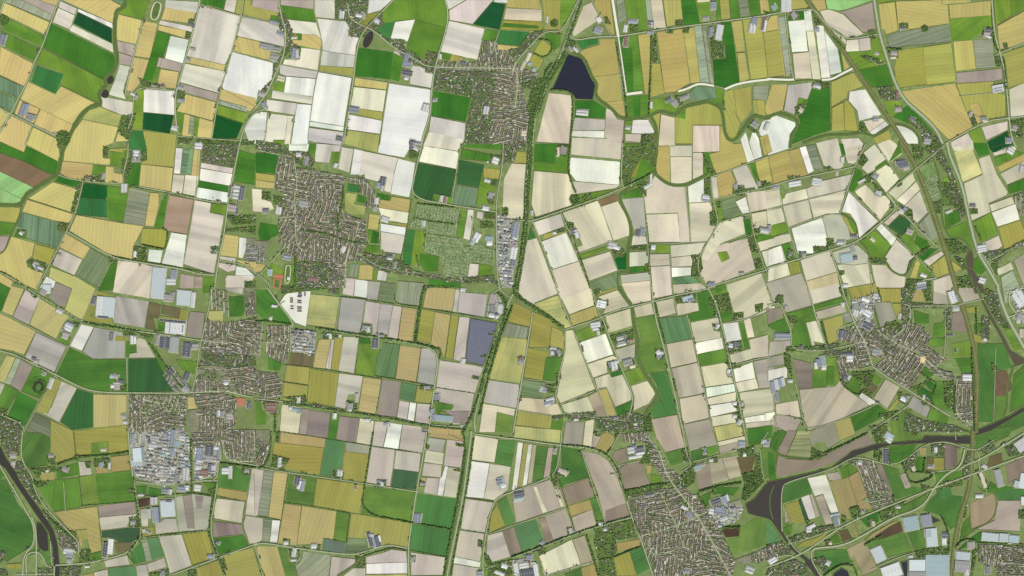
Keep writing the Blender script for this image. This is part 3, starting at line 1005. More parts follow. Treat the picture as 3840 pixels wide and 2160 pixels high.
'B2': '''
F g 1125,-70 1255,-60 1220,135 1110,115
F D2 1255,-60 1405,-50 1380,155 1225,135
F S 1430,-70 1690,-50 1660,100 1650,185 1400,150
F y2 1720,-20 2010,10 1975,235 1680,200 1700,80
F G2 1740,-90 2070,-80 2060,0 1740,-30
F p 2010,10 2050,20 2025,240 1980,235
F p 2050,40 2330,65 2295,295 2030,245
F q 380,15 550,35 500,390 390,350 230,160 290,70
F l3 550,60 840,90 790,410 510,370
F g 860,90 1095,120 1045,470 820,430
F p 1105,130 1250,155 1215,460 1180,470 1170,360 1080,350
F g 1250,160 1380,170 1330,470 1220,460
F p 1380,175 1470,190 1425,510 1325,490
F y2 1475,190 1620,210 1570,545 1430,520
F o3 1665,215 1800,240 1760,560 1620,530
F y2 1800,240 1960,270 1900,700 1860,620 1760,560
F o3 1965,270 2040,285 1980,720 1905,705
F p 2045,290 2150,300 2100,700 2060,740 1985,720
F N 2155,300 2430,350 2400,470 2290,780 2110,740 2120,560
F p 1850,725 2110,760 2285,800 2200,1060 1815,1000
F p 1815,1005 2200,1065 2150,1300 2060,1370 1980,1370 1980,1290 1880,1240 1990,1210 1990,1180 1850,1150 1790,1050
F m2 1890,1240 2150,1240 2130,1370 1990,1360 1980,1290
F G2 1840,1160 1980,1180 1970,1230 1850,1220
F G 1800,1160 1840,1160 1880,1240 1820,1280
F y 635,520 760,500 730,810 580,800 600,640
F p 760,510 790,520 750,820 700,800
F o3 800,480 880,490 830,830 755,815
F p 885,490 1035,500 985,860 830,830
F G2 1045,500 1150,510 1160,560 1040,560
F G 1040,570 1160,560 1180,600 1260,630 1210,700 1200,890 1000,860
F D4 1280,550 1450,570 1400,910 1200,885 1210,700 1260,620
F y2 1450,580 1660,610 1610,950 1405,915
F g 1665,605 1740,610 1810,670 1820,730 1790,980 1620,950
F o 310,775 540,800 530,975 285,940
F o 280,950 520,985 510,1145 270,1125
F o3 545,810 830,860 790,1195 515,1150
F p 835,860 1075,890 1020,1220 1030,1070 930,1070 900,1220 790,1195
F y2 1080,900 1260,920 1210,1270 1030,1240
F m 1270,920 1465,945 1415,1300 1220,1280
F b3 1470,950 1620,980 1590,1145 1450,1115
F o 1625,985 1790,1020 1760,1160 1600,1140
F p 1445,1130 1545,1150 1520,1325 1420,1300
F w 1550,1150 1615,1160 1590,1340 1525,1325
F p 1620,1160 1760,1170 1745,1370 1600,1345
F c3 260,1170 460,1200 425,1462 240,1449
F m 465,1210 540,1225 500,1475 430,1468
F m2 545,1230 745,1260 720,1513 500,1478
F G2 750,1265 840,1280 805,1525 722,1512
F m2 845,1290 1040,1310 1005,1552 812,1525
F c3 1045,1310 1190,1340 1165,1582 1008,1553
F p 1200,1340 1330,1350 1280,1600 1170,1585
F w 1335,1355 1470,1375 1430,1618 1285,1600
F p 1475,1375 1660,1395 1710,1460 1670,1665 1440,1622
F y2 1740,1400 2060,1410 2060,1480 1740,1460
F n3 350,650 590,670 570,795 320,765
F G2 0,20 120,20 200,90 370,350 340,370 100,330 10,250
F G 0,1130 50,1130 60,1240 110,1250 100,1370 0,1370
F G 120,690 260,750 240,830 120,820
R 16 110,-10 200,120 380,350 360,400
R 8 220,180 290,130
R 10 350,360 350,640
R 14 600,400 800,440 1050,480 1300,510 1640,575 1740,600 1810,650 1835,740 1780,1100 1740,1449
R 12 -10,1115 260,1140 800,1220 1240,1290 1740,1380 2080,1400
R 8 2440,-10 2520,80 2576,100
R 5 1080,350 1180,360 1170,490
R 6 1860,730 2290,790
R 6 850,90 800,420
R 8 2390,40 2480,-10
R 40 2590,60 2540,150 2370,640 2190,1300 2210,1449
R 8 70,340 30,700
R 8 0,540 330,560
R 6 270,1150 200,1449
M 26 2440,50 2530,150 2490,330 2350,700 2220,1180 2150,1330 2080,1449
M 16 2580,180 2410,620 2250,1280
M 16 600,400 830,440 1050,470 1300,510 1560,550 1760,590 1860,620
M 22 1690,-10 1650,200 1600,560
M 8 1400,60 1395,160 1650,190 
M 6 1660,200 2290,300 2450,320
M 12 270,1150 540,1190 800,1230 1240,1290 1740,1390 2060,1420
M 10 1840,600 1860,640 1850,720
M 5 1070,350 1035,500 1000,860
M 5 280,770 570,800 1000,870 1270,915
M 4 1270,915 1200,1300
M 4 270,945 520,980
M 4 1960,290 1905,710
M 8 1200,885 1620,955 1790,990
M 4 1810,1000 2200,1060
M 8 850,90 1100,110 1390,160
M 12 0,340 100,330 350,370
M 16 200,1180 190,1449
V2 0,340 80,340 40,700 0,700
V2 110,380 340,380 330,640 300,760 100,680
V2 0,830 200,860 270,940 240,1110 60,1110 0,1050
V5 350,420 500,420 610,440 600,600 570,680 440,650 360,640
V1 730,0 840,0 840,70 730,50
V5 2350,70 2440,60 2490,180 2450,300 2320,290
H 250,-20 640,-20 640,0 720,10 550,30 260,60
H 270,1100 500,1080 520,1150 420,1150
H 910,1130 1030,1150 1010,1230 900,1220
H 660,450 800,460 780,520 690,520
H 800,460 860,470 850,510 800,500
H 1090,360 1170,380 1150,480 1060,470
H 1220,450 1320,470 1310,510 1210,500
H 1660,980 1790,1000 1780,1040 1650,1020
H 1800,1060 1850,1080 1840,1170 1790,1150
H 60,1130 230,1150 200,1300 100,1230
H 2320,450 2420,430 2410,480 2340,480
H 2240,660 2330,670 2320,700 2240,690
H 1700,0 1730,0 1710,40 1690,30
H 2180,880 2250,890 2240,920 2170,910
T 340,370 8
B W 2455,215 50,80 5
B p 2380,110 60,90 10
B g 2380,200 60,70 0
B w 2390,285 90,30 10
B u 2410,285 30,40 10
B n 445,55 34,9 5
B n 445,75 40,7 5
B n 440,90 40,7 5
B n 495,65 12,30 5
B r 360,105 30,7 5
B r 360,125 30,7 5
B r 360,145 30,7 5
B n 440,130 40,7 5
B n 440,150 40,7 5
B n 365,185 30,7 5
B n 365,210 30,7 5
B n 440,195 45,7 5
B p 440,215 45,7 5
B n 440,235 45,7 5
B w 185,180 50,20 10
B g 1105,400 50,60 100
B w 1130,420 30,50 0
B g 1250,480 70,30 5
B n 1200,560 60,90 5
B w 2085,735 40,50 15
B w 2080,20 40,30 10
B g 2085,30 20,20 0
B w 735,465 40,20 0
B w 750,490 25,40 0
B w 845,485 20,30 0
B w 430,1125 30,50 0
B r 465,1120 20,20 0
B g 950,1190 50,60 0
B p 1015,1100 30,80 0
B w 950,1230 30,20 0
B w 350,1210 30,30 0
B b 405,1225 90,30 5
B u 440,1240 50,30 5
B u 1820,1095 50,60 0
B b 1880,1310 200,60 5
B u 1790,1300 40,60 0
B u 1770,1240 30,50 0
B w 795,1285 30,50 5
B w 1120,1330 50,30 5
B u 1315,1365 50,30 0
B w 1330,1370 20,40 0
B g 1720,1000 60,30 0
B r 155,1200 100,100 0
B w 150,310 20,30 0
B g 2080,1380 40,20 0
''',
'B3': '''
F y2 1740,20 1930,-30 2070,-30 2095,95 1730,50
F y2 250,5 700,65 690,160 245,110
F o3 180,110 245,110 685,160 640,430 290,370 280,290 170,230
F b3 700,70 890,100 860,380 780,380 760,450 645,430
F g2 905,105 1160,135 1140,225 900,195
F o3 895,195 1140,225 1100,510 880,480 870,380
F p 1165,150 1405,180 1380,370 1350,550 1110,510
F p 1410,185 1660,215 1640,400 1390,370
F d4 1390,370 1630,405 1605,580 1365,550
F g 1740,55 1910,80 1880,205 1700,175
F c3 1710,180 1890,210 1875,325 1690,300
F p 1690,310 1870,330 1860,460 1670,440
F p 1930,20 2080,80 2095,160 2060,360 1890,340
F w 1900,340 1935,350 1880,640 1825,635 1850,470 1870,450
F p 1935,355 2060,370 2010,660 1885,640
F p 1720,460 1845,465 1820,635 1690,610 1700,550
F y 1665,455 1715,460 1705,520 1660,520
F G4 340,430 610,460 580,745 295,710
F o3 615,465 1090,530 1040,820 575,745
F G4 1105,550 1610,610 1570,910 1060,825
F b4 1630,620 2010,675 1970,970 1590,920 1600,800
F b4 1570,930 1955,975 1920,1250 1550,1185
F o 960,820 1050,830 1560,915 1530,1160 1350,1135 1260,1150 1240,1060 1110,1020 1100,1070 925,1060
F G4 815,800 945,820 910,1110 780,1080
F y2 290,720 460,745 410,1140 350,1130 220,1110
F y2 465,745 810,800 775,1080 680,1070 660,1130 600,1130 410,1140
F d5 685,1075 905,1110 890,1220 670,1190
F D2 925,1070 1105,1070 1130,1190 1060,1220 895,1225
F S2 85,385 175,395 120,850 20,835
F y 180,400 315,415 250,880 125,855
F p -20,365 80,385 20,835 -10,830
F S2 80,875 160,885 135,1110 65,1100
F w 165,885 245,890 215,1115 140,1110
F y 0,1150 210,1150 270,1300 310,1500 80,1500 60,1400
F G5 215,1160 320,1175 330,1300 400,1350 420,1500 310,1500
F S 480,1200 755,1240 730,1500 420,1449 400,1350 450,1300
F p 760,1250 1000,1280 990,1330 840,1449 740,1449
F p 980,1370 1100,1370 1100,1500 850,1470
F p 1110,1260 1290,1210 1360,1180 1510,1200 1520,1310 1110,1320
F w 1110,1325 1520,1310 1520,1425 1110,1430
F l3 1110,1435 1520,1430 1520,1500 1110,1500
F p 1560,1210 1900,1260 1885,1440 1560,1445
F G2 1560,1445 1880,1440 1880,1500 1560,1500
F c3 2205,35 2440,75 2400,310 2170,280
F b5 2445,80 2616,90 2570,350 2400,310
F w 2160,290 2350,315 2290,670 2105,655
F p 2355,320 2560,350 2530,590 2400,690 2295,670
F p 2105,670 2390,710 2340,830 2300,1015 2060,980
F p 2050,990 2300,1025 2270,1200 2250,1300 2000,1250
F w 2000,1255 2260,1310 2250,1360 1990,1320
F p 1990,1330 2240,1370 2210,1449 2210,1500 1970,1480
F o3 2370,810 2420,740 2510,940 2340,1020
F b5 2430,710 2520,650 2600,860 2576,930 2510,940
F p 2330,1040 2480,1000 2560,1250 2310,1330
F m 2480,1000 2596,955 2670,1200 2560,1240
F G 2300,1380 2576,1310 2576,1400 2310,1449
R 14 -10,1140 60,1110 400,1170 950,1240 1080,1210 1260,1150 1370,1140 1520,1170
R 10 0,360 330,410 1110,520 1600,600 1640,600
R 14 1720,-10 1680,260 1610,620 1570,900 1530,1160 1540,1460
R 8 480,1190 400,1340
R 44 2170,-10 2150,150 2080,700 1970,1200 1920,1460
R 12 2400,700 2350,830 2300,1100 2280,1300 2290,1449
R 14 2400,700 2450,650 2590,600
R 8 2290,1380 2590,1290
R 14 2200,20 2576,70
R 6 230,370 80,340
R 6 1400,180 1380,370
R 6 2310,1040 2576,940
C 24 820,1449 990,1340 1100,1240 1080,1225
M 20 2080,0 2110,130 2080,450 2000,850 1920,1260 1890,1460
M 10 2190,60 2140,500 2040,980 1960,1449
M 10 1180,0 1100,510 1050,820 1560,910 1960,980
M 8 950,820 910,1110
M 6 680,1070 905,1110
M 6 290,710 580,745 950,815
M 6 330,420 220,1110
M 8 1080,1250 1270,1190 1380,1160 1510,1190
M 6 1550,1190 1920,1260
M 6 0,845 245,885
M 8 0,1250 90,1449
M 6 220,-10 700,65 1165,140 1670,215
M 4 2100,660 2390,700
M 12 150,0 150,200 100,330 30,370
M 6 2060,980 2310,1020
V2 0,-20 140,-20 140,200 70,340 0,340
H 170,230 340,270 270,380 160,360
H 780,380 890,400 870,480 780,460
H 1220,480 1310,490 1310,550 1220,540
H 1650,490 1710,500 1700,550 1640,550
H 1710,120 1750,130 1740,170 1710,170
H 330,1170 440,1180 430,1310 350,1320
H 270,1070 350,1080 340,1140 280,1130
H 560,1120 650,1130 640,1190 560,1180
H 1000,1250 1100,1270 1090,1360 1000,1360
H 2230,1080 2280,1090 2280,1160 2230,1150
H 2290,1210 2340,1240 2380,1320 2310,1330
H 2330,1330 2576,1280 2576,1449 2330,1449
H 1550,1240 1610,1240 1600,1310 1560,1310
H 2010,110 2090,120 2090,150 2010,140
H 1980,370 2060,380 2060,400 1990,390
H 200,0 250,0 230,110 200,100
B n 415,495 50,80 10
B w 440,530 30,80 20
B u 465,540 40,110 10
B w 845,415 50,60 10
B w 240,300 30,90 5
B p 240,330 40,40 0
B u 1240,495 40,30 10
B w 1270,520 30,40 10
B n 1295,500 30,30 0
B u 1625,870 70,90 5
B n 1150,1080 40,140 165
B u 1185,1100 30,120 165
B n 1225,1100 50,110 165
B w 1240,1070 30,60 165
B w 1160,1040 50,30 0
B w 305,1115 40,30 0
B w 585,1150 50,40 0
B w 385,1210 40,90 10
B w 380,1290 50,20 0
B b 2470,510 60,110 165
B u 2450,500 60,60 165
B w 2490,540 50,40 165
B u 2250,1420 50,50 0
B w 2500,1350 60,40 20
B w 2450,1420 100,30 20
B g 1670,520 40,30 0
B g 1575,1280 30,40 0
B n 1700,-5 60,12 0
B r 1005,550 20,40 0
''',
'C0': '''
F y -40,-10 270,-10 295,95 -60,70
F p -60,82 300,98 300,215 -80,195
F k -85,205 300,218 300,300 -110,295
F G2 -85,232 270,262 265,290 -100,270
F b -115,305 170,325 140,470 -150,440
F y -150,450 130,478 60,600 -90,560 -155,490
F y 170,310 290,330 190,450 150,440
F o 300,0 490,0 480,190 490,300 330,300 320,100
F G 490,0 640,0 620,80 510,280 480,200
F G 340,320 490,350 490,450 420,520 410,450 330,380
F o2 300,400 410,485 330,590 215,530
F o2 220,545 320,600 270,700 150,650 160,600
F p 800,25 860,130 870,200 620,370 610,330 720,60
F y 830,0 990,0 1035,350 1000,350 830,50
F S 1050,0 1130,0 1155,190 1070,230
F G 1130,0 1340,0 1350,200 1360,310 1180,330 1160,200
F s 1340,0 1395,0 1420,270 1370,240 1360,180
F p 1395,0 1510,0 1550,280 1425,290
F y 1520,0 1700,0 1720,200 1640,200 1640,255 1560,275
F G2 1700,0 1840,0 1890,235 1725,260
F G 1850,0 2000,0 1990,170 1990,220 1890,230
F c 1865,0 1990,0 1990,15 1865,25
F o 2090,0 2185,0 2200,190 2105,200
F G 2050,0 2090,0 2105,200 2060,210
F G 2190,0 2270,0 2300,180 2205,195
F S 2275,0 2370,0 2395,150 2300,170
F G2 2375,0 2480,0 2500,150 2400,160
F y 2490,0 2680,0 2680,90 2505,145
F b 660,410 870,390 870,440 780,460 710,500 660,440
F y 880,395 1030,390 1080,740 820,770 750,600 660,540 720,500 880,450
F y 820,775 1080,745 1110,1010 930,1030 860,980 835,900 860,840
F y 930,1035 1120,1010 1140,1190 1080,1190 1010,1100 940,1040
F S 1045,440 1065,430 1140,900 1130,960 1110,950
F G2 1085,370 1110,380 1120,480 1210,480 1220,930 1165,930 1080,450
F G 1130,365 1260,355 1330,900 1320,910 1220,930 1180,480 1150,400
F y 1265,355 1395,335 1390,640 1365,950 1335,945
F G 1140,970 1365,955 1370,1170 1150,1190
F G2 1225,975 1290,970 1290,1180 1225,1185
F o 1395,640 1490,640 1535,940 1385,980
F y 1455,320 1720,290 1790,840 1640,930 1535,940
F y 1725,300 1830,275 1890,830 1800,845
F s 1835,270 1905,255 1985,835 1895,830
F S 1910,260 1945,255 2035,860 1990,835
F G2 2110,225 2205,220 2290,835 2130,885 2040,860 2020,600 2150,590
F S 2100,440 2140,440 2150,575 2030,590 2010,500
F y 2210,220 2310,205 2340,520 2260,530
F y 2265,535 2340,530 2385,800 2290,835
F o 2320,200 2510,180 2530,340 2575,780 2400,800
F o 2515,330 2680,300 2740,760 2580,780
F D 1850,870 2040,880 2060,990 1790,1010 1760,960
F G 1390,1000 1660,960 1700,1100 1640,1165 1500,1110 1380,1160
F G 2050,870 2130,910 2130,1110 2060,1050 1960,1000 2060,990
F o 2140,920 2230,900 2260,1150 2300,1250 2240,1430 2150,1390 2120,1100
F o 2225,905 2400,870 2410,1110 2300,1245 2230,1120
F o 2425,1005 2540,1010 2550,1170 2430,1140
F S 2425,870 2590,850 2570,1010 2430,1000
F G 1660,1090 1740,1080 1740,1200 1650,1180
F o 1750,1070 1960,1025 2090,1090 2120,1260 1820,1260 1810,1449 1640,1449 1640,1180 1740,1180
F p 1820,1265 2090,1265 2090,1524 1815,1530
F y 2095,1270 2125,1270 2150,1400 2230,1449 2310,1440 2370,1639 2055,1759 1985,1549 2090,1524
F p 1500,1150 1640,1185 1640,1480 1470,1480
F o 1400,1180 1500,1120 1490,1160 1470,1440 1450,1440 1460,1270
F w 1215,1205 1370,1205 1440,1340 1300,1345 1200,1340
F p 1140,1345 1300,1350 1290,1430 1140,1420
F n 1305,1350 1440,1360 1430,1449 1300,1449
F G 1140,1215 1205,1215 1200,1335 1135,1330
F p 370,935 590,960 610,1020 570,1449 245,1430
F G2 635,1015 830,1015 945,1090 930,1190 630,1180
F g 630,1185 935,1205 930,1310 605,1310
F p 950,1090 1000,1110 1060,1200 1130,1215 1110,1460 930,1380
F w 600,1315 930,1320 925,1390 600,1370
F p 600,1385 1110,1400 1095,1604 590,1554
F w 2350,1330 2380,1440 2440,1609 2370,1639 2310,1440 2300,1400
F y 2490,1380 2576,1350 2620,1520 2540,1570
L 545,540 700,590 740,660 790,780 840,840 825,930 810,1000 640,995 600,930 560,905 410,895 470,760 540,600
C 34 600,520 700,560 750,640 800,770 860,850 835,930 870,1000 1000,1090 1080,1185 1240,1200 1400,1160 1500,1110 1640,1165 1740,1070 1900,1040 1960,1020 2060,1060 2120,1110 2140,1370 2230,1430 2330,1300 2430,1150 2550,1200 2600,1180
C 34 1400,1170 1460,1290 1445,1480
R 44 690,-10 560,370 500,540 380,790 270,1090 225,1230 205,1480
R 12 670,-10 590,160 490,330 330,310 190,460 50,610 0,720
R 14 570,350 650,410 840,370 1060,370 1420,310 1980,235 2600,150
X 30 1010,-10 1045,220 1070,370
R 8 800,0 1000,370
X 14 1070,370 1110,640 1150,930
X 30 1150,950 1310,930
X 24 1670,920 1750,900 1850,850 1920,845 2030,865
R 8 2030,865 2140,890
X 24 2140,900 2250,850 2400,820 2590,800
R 12 360,170 350,280
R 14 20,700 70,760 30,1100
R 10 1130,380 1110,460
M 30 700,0 590,330 530,480
M 60 540,530 420,720 340,850 260,1100 200,1200 180,1449
M 24 400,640 340,720 330,800 300,860
M 14 390,905 580,910 620,1000 590,1449
M 10 260,400 370,400 420,480 340,590 220,540
M 12 1405,350 1400,640 1375,1170
M 10 1050,440 1140,960 1160,1190
T 425,235 40
V1 330,300 200,440 60,600 0,580 -40,500 60,480 180,330
V2 0,580 80,700 260,720 250,880 100,900 170,1100 150,1449 0,1449 
K 100,780 330,790 260,1000 180,1200 150,1100 200,900 100,870
K 560,400 650,420 640,500 560,500
H 1640,200 1710,195 1715,255 1645,260
H 1545,300 1630,300 1620,340 1545,335
H 1720,280 1780,280 1780,335 1720,335
H 1400,330 1440,320 1480,630 1400,630
H 1990,280 2110,270 2140,580 2010,590
H 1180,240 1270,250 1270,320 1190,330
H 920,170 960,165 1000,250 940,240
H 2130,980 2150,1120 2100,1060
H 1640,960 1720,960 1720,1060 1640,1060
H 2340,1260 2410,1280 2500,1340 2430,1340
B u 860,310 75,60 20
B w 875,200 50,40 60
B u 1215,220 90,40 5
B n 1395,235 50,50 5
B w 1405,250 20,50 0
B w 1140,290 35,70 10
B r 1145,420 40,100 5
B u 2025,55 55,70 0
B g 1945,185 55,40 0
B w 2085,325 60,150 10
B u 2000,320 40,90 5
B u 2435,220 60,80 10
B w 2420,285 60,90 10
B r 2535,240 40,130 10
B w 2540,260 30,110 10
B w 640,500 60,20 45
B g 590,490 60,25 40
B c 165,575 30,90 25
B b 225,697 35,35 20
B b 180,640 30,30 20
B c 110,660 30,90 25
B n 1575,1005 35,70 60
B g 1640,1040 60,50 45
B g 1730,980 40,90 70
B w 1398,1060 20,65 0
B w 705,1135 115,50 5
B g 710,1137 90,20 5
B w 1165,1290 45,25 10
B g 2440,1250 60,60 40
B w 2560,1270 30,70 20
B w 355,200 12,60 5
B g 1390,330 60,30 10
B c 120,1340 50,50 0
''',
'C1': '''
F w 2385,-10 2430,-150 2480,-60 2515,130 2440,160
F o 0,70 140,80 150,195 0,190
F p 0,195 150,205 140,500 105,760 0,750 -100,740 -80,350
F G2 225,0 440,0 430,195 220,175
F G 440,0 580,10 560,290 220,265 220,180 430,200
F w 590,135 1090,180 1080,410 640,370 570,280
F p 600,375 1080,415 1030,450 650,505
F p 220,270 560,300 640,500 600,520 600,620 240,740 195,600
F G 1130,0 1290,0 1290,25 1140,25
F k 1130,30 1290,20 1340,60 1170,340 1110,400 1100,250
F G 1340,60 1460,0 1470,80 1440,250 1430,290 1240,360 1200,330
F y 1470,20 1585,15 1590,390 1530,370 1445,280
F p 1590,15 1810,15 1810,125 1590,125
F c 1595,130 1810,130 1810,400 1600,400
F p 1820,90 1920,90 1920,310 1820,370
F G2 1930,85 1980,90 2055,310 1990,320 1925,290
F y 2060,320 2200,270 2290,470 2210,520 2080,540
F p 2220,260 2360,200 2480,450 2370,460 2280,420
F G2 2390,200 2440,190 2510,430 2480,450
F p 2005,340 2060,330 2080,540 2020,550
F w 1770,430 1930,350 1930,500 1990,580 1780,590
F p 1440,320 1590,420 1750,430 1790,995 1690,990 1670,690 1350,700 1330,540 1360,440
F c 1350,710 1665,700 1690,990 1380,990
F p 1785,595 1990,585 2010,640 2000,820 2060,830 1960,985 1800,990
F g 1110,555 1325,540 1350,860 1220,860 1200,770 1110,620
F p 1215,920 1350,930 1360,1010 1200,1020
F c 900,630 1060,575 1180,770 1180,920 1020,970
F p 510,690 860,570 895,630 1010,970 650,1100 630,1050 710,1020 650,870 560,780
F n 870,570 1060,500 1060,560 890,625
F G 680,510 1040,450 850,540 680,600
F G2 1110,520 1240,450 1340,460 1330,530 1130,545
F p 210,790 490,700 530,830 260,930
F o 320,910 540,850 550,890 310,960
F w 285,985 545,890 670,1175 400,1260
F b 190,830 240,940 160,970
F p 155,970 250,950 440,1449 460,1510 230,1600 180,1635 70,1500 75,1400 100,1200
F p 405,1265 670,1180 780,1449 825,1619 575,1710 480,1530 440,1430
F G 680,1120 950,1030 970,1050 690,1160
F p 695,1170 985,1080 1060,1275 780,1380
F D2 790,1395 1060,1300 1060,1449 1060,1480 850,1530 810,1480
F d2 1030,1150 1150,1090 1160,1265 1070,1265
F p 1180,1090 1370,1080 1370,1220 1175,1235
F G2 1175,1240 1340,1230 1350,1280 1170,1300
F g 1090,1320 1380,1290 1390,1370 1100,1400
F c 1100,1405 1390,1375 1400,1580 1200,1620
F p 1385,1110 1585,1105 1590,1220 1390,1230
F p 1395,1235 1590,1225 1610,1520 1420,1560
F G 1450,1015 1585,1015 1585,1095 1450,1095
F p 1595,1020 1945,990 1890,1110 1600,1140
F p 1600,1145 1820,1120 1810,1230 1605,1240
F w 1605,1245 1800,1240 1800,1320 1610,1340
F D3 1615,1345 1800,1325 1850,1350 1900,1400 1620,1410
F p 1620,1415 1900,1400 1960,1455 1630,1515
F p 2085,795 2320,725 2350,900 2100,1000 1960,1180 1900,1150 1960,1000
F D2 2110,580 2240,540 2310,700 2130,750
F w 2250,580 2350,530 2390,690 2320,700
F G 2040,600 2110,590 2120,760 2080,780
F G2 2330,765 2390,755 2420,900 2350,910
F p 2360,490 2690,450 2720,625 2400,690
F p 2410,700 2720,640 2750,780 2500,850 2430,860
F p 2130,1000 2370,950 2450,1260 1980,1440 1890,1310 1910,1150 2010,1060
F G 2065,1090 2160,1080 2190,1150 2110,1190
F G2 2440,930 2576,895 2640,950 2460,990
F p 2470,990 2720,910 2820,980 2500,1080
F p 2510,1085 2740,1030 2760,1175 2560,1240
F p 2150,1420 2510,1300 2640,1640 2590,1680 2440,1740 2260,1770 2200,1600
F G 2050,1430 2140,1410 2150,1460 2050,1500
C 34 1460,280 1430,290 1240,390 1220,430 1100,500 1080,560 1190,770 1200,930 1165,1050 1165,1290
C 34 1430,290 1540,390 1640,420 1760,410 1850,360 1960,310
C 20 1160,1290 1070,1290 1060,1380 1080,1480
R 40 180,-10 130,560 150,780 110,1050 80,1250 40,1460
R 12 0,770 110,770 210,775 480,680 880,540 1240,390
R 12 200,770 340,1100 460,1449
R 8 490,680 560,860 620,980 700,1200 790,1460
R 12 1115,-10 1095,350 1120,430
R 8 570,270 590,0
R 8 1350,720 1365,1010 1400,1449
R 10 2000,330 2020,560 2080,780 2040,870 1900,1100 1870,1180 1880,1300 1980,1449
R 10 2020,560 2340,490 2590,430
R 8 2090,785 2390,705
R 12 2000,335 2200,260 2590,120
R 8 2350,490 2400,700 2430,920 2550,1270 2576,1300
R 12 1980,1449 2100,1400 2590,1260
R 6 1380,1010 1960,985
R 6 890,620 1020,970
R 6 1740,430 1800,990
R 6 1590,1020 1605,1449
R 6 650,1110 1000,980
R 6 2180,1000 2420,920
M 50 190,0 150,500 140,850 100,1150 40,1480
M 16 590,0 560,290 640,490
M 12 1130,430 1250,380 1400,300
M 12 630,1000 700,1180 790,1460
M 8 1355,780 1380,1000 1385,1280
M 8 220,750 500,660 860,540
T 630,560 50
H2 1290,30 1380,-60 1470,0 1450,250 1380,200 1300,130
F n3 1120,120 1180,60 1290,40 1200,230 1150,330
F k 1200,330 1300,60 1330,60 1240,340
C 14 1150,380 1300,130 1440,-40
C 10 1110,300 1180,130 1300,30
H2 1110,40 1290,20 1340,60 1180,330 1110,390
H 1300,-100 1440,-110 1420,-20 1300,0
H 1100,320 1200,340 1210,390 1120,430
H 700,520 800,500 800,550 700,570
H 1250,380 1360,380 1350,530 1290,500
H 1920,90 2060,300 1960,310
H 1930,360 1990,340 2000,560 1930,500
H 1990,680 2070,680 2080,810 1990,820
H 2060,580 2100,580 2100,640 2060,640
H 2220,410 2340,420 2340,520 2220,520
H 2350,450 2450,440 2400,490 2350,490
H 560,790 620,790 640,960 600,970 550,880
H 410,870 540,850 540,880 420,910
H 1000,1060 1130,1050 1130,1130 1030,1150
H 1190,1040 1370,1010 1440,1030 1430,1070 1190,1070
H 1800,1120 1900,1110 1920,1250 1880,1340 1800,1340 1820,1200
H 1340,1200 1390,1200 1390,1280 1330,1290
H 2360,900 2430,920 2500,1100 2400,1080
H 2440,1160 2500,1150 2530,1240 2450,1270
H 2430,860 2500,840 2500,900 2440,900
H 440,10 570,10 560,130 440,120
H 1960,1400 2040,1380 2030,1449 1960,1449
H 2480,380 2560,370 2576,430 2500,440
V1 0,-20 150,-20 140,60 0,60
V5 0,790 60,780 70,950 40,1100 0,1449 -100,1300 -60,1000
B p 515,65 60,70 10
B c 465,80 20,90 0
B w 1370,420 30,90 60
B w 1395,350 15,100 0
B n 1270,895 40,60 10
B u 1310,885 45,70 10
B n 620,880 50,60 70
B w 650,905 80,30 70
B w 1010,1025 60,80 100
B w 1050,1045 60,30 20
B w 1950,540 70,40 10
B u 1950,565 60,20 10
B g 2530,855 80,30 10
B w 2540,875 80,40 10
B g 2310,1300 40,20 0
B u 2000,1410 60,40 10
B w 1420,1040 40,40 0
B u 35,870 60,150 10
B w 30,940 50,40 10
B w 15,1100 60,120 10
B u 10,1200 50,60 10
B p 2485,395 30,40 0
B g 2250,430 30,50 0
B w 430,895 30,20 0
B w 200,690 20,40 0
''',
